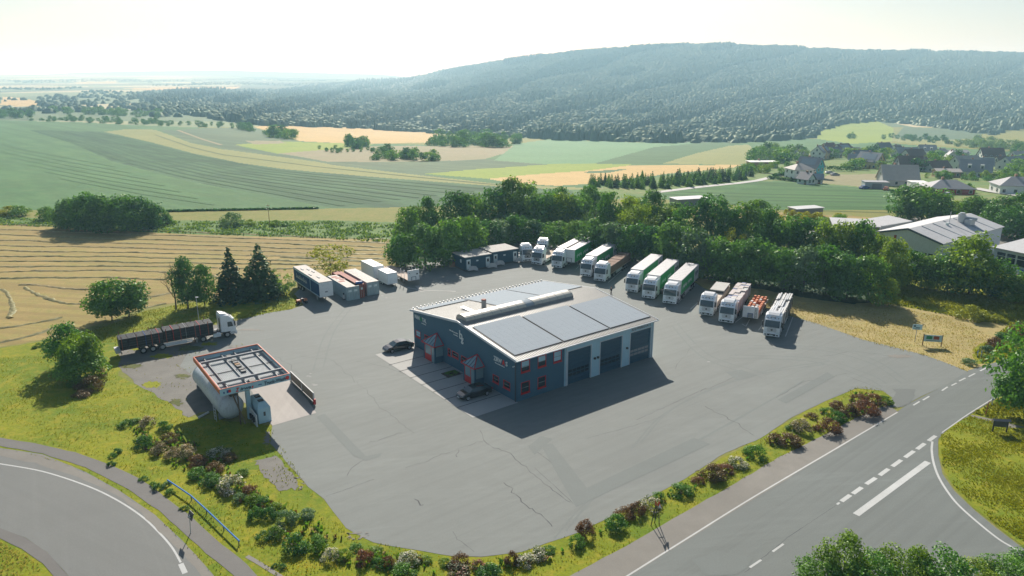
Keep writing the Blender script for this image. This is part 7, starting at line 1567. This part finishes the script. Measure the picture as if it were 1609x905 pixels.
# ------------------------------------------------------------------ village
WIN = MB().box(-.5, .5, -.05, .02, -.6, .6).build('window', 'window_glass'); WME = WIN.data; bpy.data.objects.remove(WIN)
FRM = MB().box(-.6, .6, -.03, .02, -.7, .7).build('frame', 'print_white'); FME = FRM.data; bpy.data.objects.remove(FRM)
def house(lab, u, v, L, D, wh, rh, rz, wall='wall_white', roof='roof_grey', hip=False, solar=False, gcol=None, dorm=0):
    """L along the ridge, D across, wall height wh, roof height rh"""
    L *= .9; D *= .9; wh *= .95; rh *= .9
    p = P(u, v); T = thing('house', lab, 'house', p, math.radians(rz), 'houses of the village')
    a, b = L / 2, D / 2
    if hip:
        MB().box(-a, a, -b, b, -2.5, wh).build('wall', wall, T); k = min(b, a * .8)
        mb = MB(); e = .5; mb.loft([[(-a - e, -b - e, wh - .1), (a + e, -b - e, wh - .1), (a + e, b + e, wh - .1), (-a - e, b + e, wh - .1)], [(-a - e, -b - e, wh + .05), (a + e, -b - e, wh + .05), (a + e, b + e, wh + .05), (-a - e, b + e, wh + .05)], [(-a + k, -.05, wh + rh), (a - k, -.05, wh + rh), (a - k, .05, wh + rh), (-a + k, .05, wh + rh)]]); r_ = mb.build('roof', roof, T)
    else:
        mb = MB(); mb.loft([[(-a, -b, -2.5), (-a, b, -2.5), (-a, b, wh), (-a, 0, wh + rh), (-a, -b, wh)], [(a, -b, -2.5), (a, b, -2.5), (a, b, wh), (a, 0, wh + rh), (a, -b, wh)]]); mb.build('wall', wall, T)
        if gcol: MB().loft([[(a + .01, -b, -1), (a + .01, b, -1), (a + .01, b, wh), (a + .01, 0, wh + rh), (a + .01, -b, wh)], [(a + .06, -b, -1), (a + .06, b, -1), (a + .06, b, wh), (a + .06, 0, wh + rh - .1), (a + .06, -b, wh)]]).build('gable_face', gcol, T)
        e = .6; sl_ = rh / b; mb = MB()
        for s in (-1, 1): mb.loft([[(-a - .5, s * (b + e), wh - e * sl_), (-a - .5, 0, wh + rh), (-a - .5, 0, wh + rh + .25), (-a - .5, s * (b + e), wh - e * sl_ + .25)], [(a + .5, s * (b + e), wh - e * sl_), (a + .5, 0, wh + rh), (a + .5, 0, wh + rh + .25), (a + .5, s * (b + e), wh - e * sl_ + .25)]])
        r_ = mb.build('roof', roof, T)
        if solar:
            s = -1; q0, q1 = .15, .8; mb = MB(); mb.loft([[(x, s * b * (1 - q), wh + rh * q + .26) for x, q in ((-a * .7, q0), (a * .7, q0), (a * .7, q1), (-a * .7, q1))], [(x, s * b * (1 - q), wh + rh * q + .34) for x, q in ((-a * .7, q0), (a * .7, q0), (a * .7, q1), (-a * .7, q1))]]); mb.build('solar_panel', 'solar_cell', r_)
        for k in range(dorm):
            x = -a * .4 + k * a * .8; MB().box(x - .8, x + .8, -b * .8, -b * .3, wh + .2, wh + rh * .62).build('dormer', 'wall_white', r_); MB().box(x - .55, x + .55, -b * .8 - .04, -b * .8 - .005, wh + .6, wh + rh * .5).build('dormer_window', 'window_glass', r_)
    MB().box(-a * .3, -a * .3 + .8, .2, 1.0, wh + rh * .6, wh + rh + .9).build('chimney', 'brick_tan', r_)
    fl = max(1, int(round(wh / 2.7)))
    for f in range(fl):
        z = 1.5 + f * 2.7
        for s in (-1, 1):
            for x in np.linspace(-a + 1.4, a - 1.4, max(2, int(L / 3.2))):
                w = link('window', FME, None, T); w.location = (x, s * (b + .02), z); w.rotation_euler.z = 0 if s < 0 else PI; g = link('pane', WME, None, w)
        for s in (-1, 1):
            for y in (-D * .24, D * .24):
                w = link('window', FME, None, T); w.location = (s * (a + .08), y, z); w.rotation_euler.z = -s * PI / 2 * -1 if s > 0 else -PI / 2; g = link('pane', WME, None, w)
    if not hip and rh > 3:
        for s in (-1, 1): w = link('window', FME, None, T); w.location = (s * (a + .08), 0, wh + rh * .35); w.rotation_euler.z = PI / 2 if s > 0 else -PI / 2; link('pane', WME, None, w)
    d = MB().box(a * .3, a * .3 + 1.1, -b - .05, -b - .005, 0, 2.1).build('door', 'wood', T); MB().box(a * .3 + .9, a * .3 + 1.0, -b - .1, -b - .051, .95, 1.1).build('handle', 'galv', d)
    return T
HS = [
 ('white house with hipped tan roof, nearest the gravel track', 1254, 284, 10, 9, 5.6, 2.6, 10, 'wall_white', 'roof_tan', True),
 ('house with bright turquoise gable and grey roof at the left village end', 1271, 279, 11, 8, 5.8, 4.2, -48, 'wall_grey', 'roof_grey', False, True, 'wall_turquoise'),
 ('low annexe with dark roof in front of the turquoise gable', 1266, 289, 6, 5, 2.6, 2.4, -60, 'wall_white', 'roof_dark'),
 ('low white annexe with solar panels below the turquoise gable', 1281, 288, 6, 5, 2.4, 1.8, -20, 'wall_white', 'roof_grey', False, True),
 ('flat brown brick house with white roof edge left of the village', 1197, 262, 17, 8, 3.2, .6, 2, 'brick_tan', 'wall_white', True),
 ('white gabled house with solar roof in the second village row', 1284, 250, 11, 9, 5.2, 4.5, 60, 'wall_white', 'roof_dark', False, True),
 ('cream gabled house right beside the white solar roofed one', 1293, 249, 10, 8, 5, 4.4, 55, 'wall_cream', 'roof_brown', False, True),
 ('tall brown roofed house in the back row, left one', 1300, 243, 14, 11, 4.6, 4.8, 35, 'wall_white', 'roof_brown'),
 ('brown roofed house with bright solar panels in the back row, right one', 1322, 244, 14, 11, 4.8, 4.4, 28, 'wall_white', 'roof_brown', False, True),
 ('small pale roofed house at the left of the back row', 1256, 249, 8, 7, 3, 2.5, 10, 'wall_white', 'roof_tan'),
 ('cream yellow house with grey solar roof in the village middle', 1366, 264, 13, 11, 4.6, 4.8, -50, 'wall_cream', 'roof_grey', False, True),
 ('dark roofed low house above the cream yellow house', 1353, 250, 14, 9, 3, 3.5, 5, 'wall_white', 'roof_dark'),
 ('dark roofed house half hidden by trees in the back row', 1386, 240, 13, 10, 4, 4.8, 15, 'wall_grey', 'roof_dark'),
 ('grey roofed long house right of the half hidden dark roof', 1422, 248, 18, 11, 3.4, 4.6, 8, 'wall_grey', 'roof_grey'),
 ('dark brown roofed house below the grey long roof', 1433, 257, 15, 12, 4.2, 5.6, 20, 'wall_grey', 'roof_brown'),
 ('brown roofed house between trees in front of the dark brown roof', 1427, 268, 14, 10, 3.6, 5.0, -5, 'wall_grey', 'roof_brown'),
 ('pale roofed house with dark dormers in the back row', 1455, 243, 13, 11, 4, 4.2, -15, 'wall_white', 'roof_grey', False, False, None, 2),
 ('large barn like house with broad tan roof and three roof windows', 1409, 291, 15.5, 10, 3.2, 6.0, -8, 'wall_grey', 'roof_tan'),
 ('red walled bungalow with hipped grey roof and solar panels', 1487, 304, 17, 11, 2.6, 3.0, -10, 'wall_red', 'roof_grey', True),
 ('dark roofed house with pale gable right of the middle trees', 1493, 257, 12, 9, 4, 5.0, 65, 'wall_grey', 'roof_grey', False, True),
 ('tan roofed low house below the trees in the middle', 1471, 270, 12, 9, 2.8, 3.6, 10, 'wall_grey', 'roof_brown'),
 ('flat pale roofed garage before the white gabled house', 1486, 278, 12, 7, 3.0, 1.2, -8, 'brick_tan', 'roof_tan'),
 ('white gabled house with grey roof and two dormers at the right', 1530, 277, 15, 11, 3.4, 5.4, -28, 'wall_white', 'roof_grey', False, False, None, 2),
 ('house with broad tan roof behind the white gabled house', 1515, 267, 16, 10, 4, 4.6, 12, 'wall_white', 'roof_tan'),
 ('dark brown roofed house with white gable at the right back', 1555, 254, 15, 12, 4.4, 5.6, -10, 'wall_white', 'roof_brown'),
 ('flat topped grey house left of the dark brown roof', 1500, 248, 18, 9, 4.4, 1.6, 0, 'wall_grey', 'roof_grey'),
 ('pale roofed long house at the right edge behind the trees', 1592, 266, 20, 11, 4, 4.0, 25, 'wall_white', 'roof_grey'),
 ('white bungalow with grey hipped roof cut by the right edge', 1603, 304, 20, 11, 3.6, 3.2, -12, 'wall_white', 'roof_grey', True),
 ('small dark roofed house among the right end trees', 1572, 262, 9, 8, 3, 3.8, 15, 'wall_grey', 'roof_brown'),
 ('small white house with dark roof between the two brown roofed back houses', 1311, 247, 9, 8, 4.4, 3.4, 40, 'wall_white', 'roof_dark'),
 ('pale low house with tan roof right of the brown roofed pair', 1340, 243, 10, 7, 3.2, 2.6, 5, 'wall_white', 'roof_tan'),
 ('small grey roofed house left of the cream yellow house', 1343, 258, 9, 8, 3.4, 3.2, -20, 'wall_white', 'roof_grey'),
 ('tiny white walled house above the grey long roof', 1408, 239, 8, 7, 3.4, 3.0, 25, 'wall_white', 'roof_brown'),
 ('white house with tan roof right of the dormered back house', 1477, 249, 10, 8, 4, 3.4, 35, 'wall_white', 'roof_tan'),
 ('small grey house between dark brown roof and right end trees', 1545, 266, 9, 8, 3.4, 3.6, -20, 'wall_white', 'roof_grey'),
 ('white house with light roof at the far right back', 1600, 254, 12, 9, 4, 3.6, 10, 'wall_white', 'roof_tan'),
 ('cream house with brown roof among the middle garden trees', 1450, 266, 10, 8, 3.6, 3.6, 50, 'wall_cream', 'roof_brown'),
]
for h_ in HS: house(*h_)
for k, (u, v, L, D, m_, lab) in enumerate([(1374, 296, 9, 5, 'wall_grey', 'grey green lean-to with clutter left of the tan roofed barn'), (1440, 296, 6, 5, 'wall_white', 'white flat garage at the right side of the tan roofed barn'), (1462, 300, 9, 5, 'wall_white', 'pale flat carport left of the red bungalow')]):
    p = P(u, v); T = thing('garage', lab, 'garage', p, -.15); MB().box(-L / 2, L / 2, -D / 2, D / 2, -1.5, 2.7).build('wall', m_, T); MB().box(-L / 2 - .2, L / 2 + .2, -D / 2 - .2, D / 2 + .2, 2.7, 2.9).build('roof', 'wall_white' if k else 'roof_grey', T); MB().box(-L * .2, L * .2, -D / 2 - .06, -D / 2 - .005, 0, 2.2).build('door', 'mid_grey', T)
for k, (u, v, c_, lab) in enumerate([(1304, 273, 'galv', 'silver car parked beside the turquoise gabled house'), (1312, 276, 'mid_grey', 'grey car right of the silver one at the turquoise house'), (1358, 297, 'blue_paint', 'blue car at the edge of the crop by the lean-to'), (1489, 308, 'galv', 'light car in front of the red bungalow'), (1345, 245, 'galv', 'pale car at the far village lane'), (1392, 299, 'orange_paint', 'orange red vehicle before the tan roofed barn')]):
    p = P(u, v); car_body('parked_car', lab, p, .2 * k, c_)
# hedges of the gardens, tracks
def hedge(lab, pts, h, w, mat='leaf_dark'):
    a, b = P(*pts[0]), P(*pts[1]); L = (b - a).length; n = int(L * 9); s = rng.random((n * 4, 3))
    d = np.array(b - a); nn = np.array([-d[1], d[0], 0]) / L
    c = np.array(a) + s[:, :1] * d + nn * ((s[:, 1:2] - .5) * w) + np.array([0, 0, 1]) * (s[:, 2:3] ** .6 * h)
    v_ = leaf_quads(c, np.tile([0, -.3, 1.0], (len(c), 1)), .42); tag(link('hedge', mesh_with(np_mesh('hedge', v_, np.arange(len(v_)).reshape(-1, 4), rng.random(len(c))), mat), None), lab, 'hedge')
hedge('dark clipped hedge right of the turquoise gabled house', [(1292, 268), (1342, 270)], 2.6, 1.8)
hedge('low hedge along the front of the white hipped house', [(1206, 281), (1252, 286)], 1.4, 1.2)
hedge('low hedge joining the gravel track and the white house', [(1214, 279), (1236, 274)], 1.6, 1.2)
hedge('hedge row above the right village gardens', [(1400, 303), (1440, 300)], 1.2, 1.0, 'leaf_green')
hedge('sloping weed hedge between hay field and far crop', [(250, 333), (500, 328)], .45, .8, 'leaf_dark')
def track(name, pts, w, mat, up=.12):
    mb = MB(); P3 = [P(u, v) for u, v in line_px(pts, 40)]; L = []; R_ = []
    for i, p in enumerate(P3):
        a = P3[max(i - 1, 0)]; b = P3[min(i + 1, len(P3) - 1)]; d = (b - a).normalized(); n = Vector((-d.y, d.x, 0)).normalized() * (w / 2); L.append(p + n + Vector((0, 0, up))); R_.append(p - n + Vector((0, 0, up)))
    k = len(P3); mb.add(L + R_, [(k + i, k + i + 1, i + 1, i) for i in range(k - 1)]); tag(mb.build(name, mat), None, None, None, 'structure')
track('gravel_track', [(1025, 304.5), (1035, 302), (1100, 294), (1160, 288), (1190, 284), (1215, 278)], 3.4, 'concrete_light')
track('village_lane', [(1530, 296), (1560, 302), (1600, 308), (1650, 314)], 5.0, 'concrete_light', .3)
track('village_lane', [(1430, 294), (1470, 296), (1530, 297)], 4.0, 'concrete_light', .3)
track('field_path', [(279, 204.5), (318, 219), (348, 228)], 3.0, 'fallow')
# mast on the hill
p = P(1026, 72.6); T = thing('radio_mast', 'tiny mast standing on the skyline of the wooded hill', 'mast', p); MB().cyl((0, 0, -2), (0, 0, 28), 1.0, 6, .5).build('mast', 'steel', T)

# ------------------------------------------------------------------ grass, flowers and pebbles on the nearer ground
def scatter(name, poly, n, size, mat, lab, z=.03, seed=1, avoid=(), blades=3, tone=None, cl=0.5, cat='grass'):
    r = np.random.default_rng(seed); W_ = np.array([tuple(G(u, v)[:2]) for u, v in poly]); lo, hi = W_.min(0), W_.max(0); P2 = r.uniform(lo, hi, (n * 3, 2))
    den = np.sin(P2[:, 0] * .55 + np.sin(P2[:, 1] * .4) * 2) * np.cos(P2[:, 1] * .6 + P2[:, 0] * .15)
    ok = inpoly([tuple(q) for q in W_], P2[:, 0], P2[:, 1]) & (r.random(len(P2)) < cl + .5 * den)
    for av in avoid: ok &= ~inpoly([tuple(G(u, v)[:2]) for u, v in av], P2[:, 0], P2[:, 1])
    P2 = P2[ok][:n]; m_ = len(P2); V = []; 
    for b in range(blades):
        th = r.uniform(0, 2 * PI, m_); s = size * r.uniform(.5, 1.3, m_); dx = np.cos(th) * s * .4; dy = np.sin(th) * s * .4; lx = r.normal(0, .3, m_) * s; ly = r.normal(0, .3, m_) * s
        zz = np.full(m_, z); V.append(np.stack([np.stack([P2[:, 0] - dx, P2[:, 1] - dy, zz], 1), np.stack([P2[:, 0] + dx, P2[:, 1] + dy, zz], 1), np.stack([P2[:, 0] + dx * .5 + lx, P2[:, 1] + dy * .5 + ly, zz + s], 1), np.stack([P2[:, 0] - dx * .6 + lx, P2[:, 1] - dy * .6 + ly, zz + s * .9], 1)], 1))
    V = np.concatenate(V).reshape(-1, 3); F_ = np.arange(len(V)).reshape(-1, 4)
    return tag(link(name, np_mesh(name, V, F_, r.random(len(F_))), mat), lab, cat, None, 'stuff')
SLOPE = [(-60, 560), (160, 560), (190, 592), (262, 630), (300, 655), (428, 672), (484, 768), (543, 833), (649, 868), (757, 879), (860, 856), (999, 794), (1197, 690), (1346, 607), (1395, 612), (1380, 640), (1298, 681), (1148, 763), (999, 848), (895, 906), (850, 930), (460, 930), (400, 880), (340, 845), (263, 781), (229, 755), (175, 728), (118, 708), (51, 693), (-60, 680)]
scatter('grass_tufts', SLOPE, 30000, .09, 'grass_blade', 'yellow green grass tufts on the slope and verges round the yard', seed=2)
scatter('grass_tufts', [(0, 702), (135, 738), (202, 770), (249, 803), (286, 838), (324, 872), (368, 908), (345, 915), (300, 866), (243, 809), (189, 772), (135, 742), (67, 716), (0, 706)], 2600, .09, 'grass_blade', 'thin grass strip between the bend road and its footpath', seed=3, cl=.8)
scatter('grass_tufts', [(0, 850), (34, 868), (67, 890), (80, 912), (40, 1000), (-80, 980), (-80, 820)], 2600, .10, 'grass_dry', 'dry grass inside the bend at the lower left corner', seed=4, cl=.8)
scatter('grass_tufts', [(1478, 684), (1523, 654), (1560, 662), (1640, 690), (1700, 800), (1640, 872), (1563, 823), (1500, 766), (1480, 730)], 11000, .11, 'grass_blade', 'bright grass tufts on the roadside lawn at the right', seed=5)
scatter('grass_tufts', [(1528, 650), (1567, 628), (1640, 600), (1700, 660), (1609, 668)], 2200, .2, 'grass_blade', 'long grass under the large roadside tree', seed=6)
scatter('grass_tufts', [(1404, 478), (1497, 497), (1583, 510), (1560, 535), (1530, 552), (1540, 570), (1640, 545), (1640, 470), (1404, 455)], 9000, .25, 'grass_blade', 'rough tall grass along the foot of the factory trees', seed=7)
WEED = [(-60, 340), (110, 346), (380, 349), (520, 348), (640, 354), (640, 385), (500, 374), (250, 366), (100, 358), (-60, 352)]
scatter('weed_tufts', WEED, 5000, .38, 'leaf_grey', 'grey green tall weeds in the strip above the hay field', seed=8, cl=.45, cat='weeds')
scatter('weed_tufts', WEED, 4000, .34, 'leaf_bright', 'bright green weeds in the strip above the hay field', seed=18, cl=.4, cat='weeds')
scatter('grass_tufts', [(380, 500), (455, 455), (470, 470), (458, 486), (375, 503), (290, 518), (205, 545), (140, 540), (100, 545), (90, 535), (230, 488), (330, 470)], 6000, .12, 'grass_blade', 'grass between hay field and gravel lot on the left', seed=9)
scatter('meadow_flowers', [(420, 850), (543, 840), (649, 872), (760, 885), (860, 866), (895, 880), (860, 935), (430, 935), (385, 870)], 420, .09, 'flower_yellow', 'yellow flowers dotted over the near grass', seed=10, z=.14, cat='flowers')
scatter('meadow_flowers', [(250, 770), (300, 780), (420, 830), (440, 900), (380, 872), (300, 805)], 160, .09, 'flower_yellow', 'orange yellow flowers along the blue rail', seed=11, z=.14, cat='flowers')
scatter('dry_tufts', [(185, 550), (290, 522), (380, 505), (400, 590), (330, 640), (262, 630), (190, 588)], 700, .10, 'grass_blade', 'sparse tufts growing through the gravel lot', seed=12, cl=.1)
scatter('dry_tufts', [(1110, 455), (1240, 496), (1357, 536), (1453, 560), (1520, 584), (1560, 530), (1497, 500), (1404, 483), (1250, 475)], 7000, .10, 'grass_dry', 'dry cut grass on the verge behind the yard', seed=13, cl=.7)
sheet('trodden_patch', [(400, 725), (432, 718), (455, 740), (468, 765), (440, 768), (415, 745)], Z * 2, 'rough_gravel', jit=.35, smooth=True)
# low mixed ground cover between the verge shrubs
COVER = [(870, 872), (906, 850), (966, 822), (1022, 790), (1070, 768), (1119, 742), (1187, 708), (1217, 688), (1260, 664), (1301, 640), (1346, 616), (1387, 618), (1398, 630), (1372, 642), (1300, 674), (1217, 702), (1119, 756), (1022, 802), (921, 848), (890, 876)]
COVER2 = [(195, 660), (240, 655), (300, 690), (370, 740), (430, 790), (480, 810), (540, 850), (640, 878), (760, 888), (860, 868), (870, 880), (770, 905), (640, 905), (520, 884), (440, 850), (380, 800), (320, 762), (230, 710)]
for k, (pl, where) in enumerate(((COVER, 'between yard and main road'), (COVER2, 'on the slope below the wash'))):
    for q, (mt, nm, n_) in enumerate((('leaf_brown', 'brownish', 900), ('leaf_bright', 'bright green', 1400), ('leaf_green', 'green', 1300), ('leaf_cream', 'pale flowering', 500))):
        scatter('ground_cover', pl, n_, .30, mt, '%s low ground cover among the shrubs %s' % (nm, where), seed=40 + k * 9 + q, cl=.35, blades=5, cat='ground cover')
# tramlines in the crops
LA = [(45, 205), (109, 225), (174, 252), (279, 281), (398, 304), (517, 326)]; LB = [(164, 208), (239, 226), (308, 243), (448, 267), (597, 280), (796, 295)]
for k in range(9):
    t_ = .08 + k * .105; A1 = line_px(LA, 12); B1 = line_px(LB, 12)
    track('tramline', [(a[0] * (1 - t_) + b[0] * t_, a[1] * (1 - t_) + b[1] * t_) for a, b in zip(A1, B1)], 1.5, 'tramline', .12)
for k in range(7): dv = k * 20; track('tramline', [(-60 + k * 26, 215 + dv * .55), (60 + k * 28, 240 + dv * .55), (180 + k * 26, 262 + dv * .5)], 1.0, 'tramline_light', .1)
for k in range(9): v0 = 291 + k * 4.7; track('tramline', [(max(1040, 1190 - k * 26), v0 + 2), (1240, v0 + 1.2), (1395, v0 + 6)], .55, 'tramline', .1)
track('tramline', [(244, 212), (299, 231), (348, 243), (498, 262), (640, 277), (786, 291)], 1.0, 'crop_greygreen', .12)
# tyre marks on the yard
_tz = [0]
mb = MB()
for l in ([(1180, 545), (1290, 548), (1370, 568), (1420, 600)], [(1150, 560), (1280, 566), (1360, 590), (1390, 606)], [(1000, 700), (1060, 640), (1180, 590), (1300, 570)], [(560, 470), (520, 520), (500, 580)], [(880, 840), (960, 760), (1120, 680), (1260, 600)], [(1060, 510), (1110, 560), (1200, 590)]):
    w_ = [tuple(G(u, v)[:2]) for u, v in l]
    for off in (-.95, .95): _tz[0] += .0006; strip_mb(mb, catmull([(x + off * .6, y + off * .6) for x, y in w_], 10, False), .22, .0232 + _tz[0] * .25, px=False, jit=.5)
tag(mb.build('tyre_marks', 'tyre_rubber'), 'faint sweeping tyre marks on the yard asphalt', 'tyre marks', None, 'stuff')
# the air of the valley
mb = MB(); mb.box(-17000, 17000, -300, 20000, -700, 240); hz = mb.build('haze', 'white_paint'); hz.data.materials.clear()
m = bpy.data.materials.new('valley_haze'); m.use_nodes = True; nt = m.node_tree; nt.nodes.clear()
vo = nt.nodes.new('ShaderNodeOutputMaterial'); vp = nt.nodes.new('ShaderNodeVolumePrincipled'); vp.inputs['Color'].default_value = (0.47, 0.78, 1.0, 1); vp.inputs['Absorption Color'].default_value = (1, 1, 1, 1); vp.inputs['Density'].default_value = 0.00021; vp.inputs['Anisotropy'].default_value = 0.22
nt.links.new(vp.outputs[0], vo.inputs['Volume']); hz.data.materials.append(m); tag(hz, 'pale blue summer haze filling the valley air', 'haze', None, 'stuff')
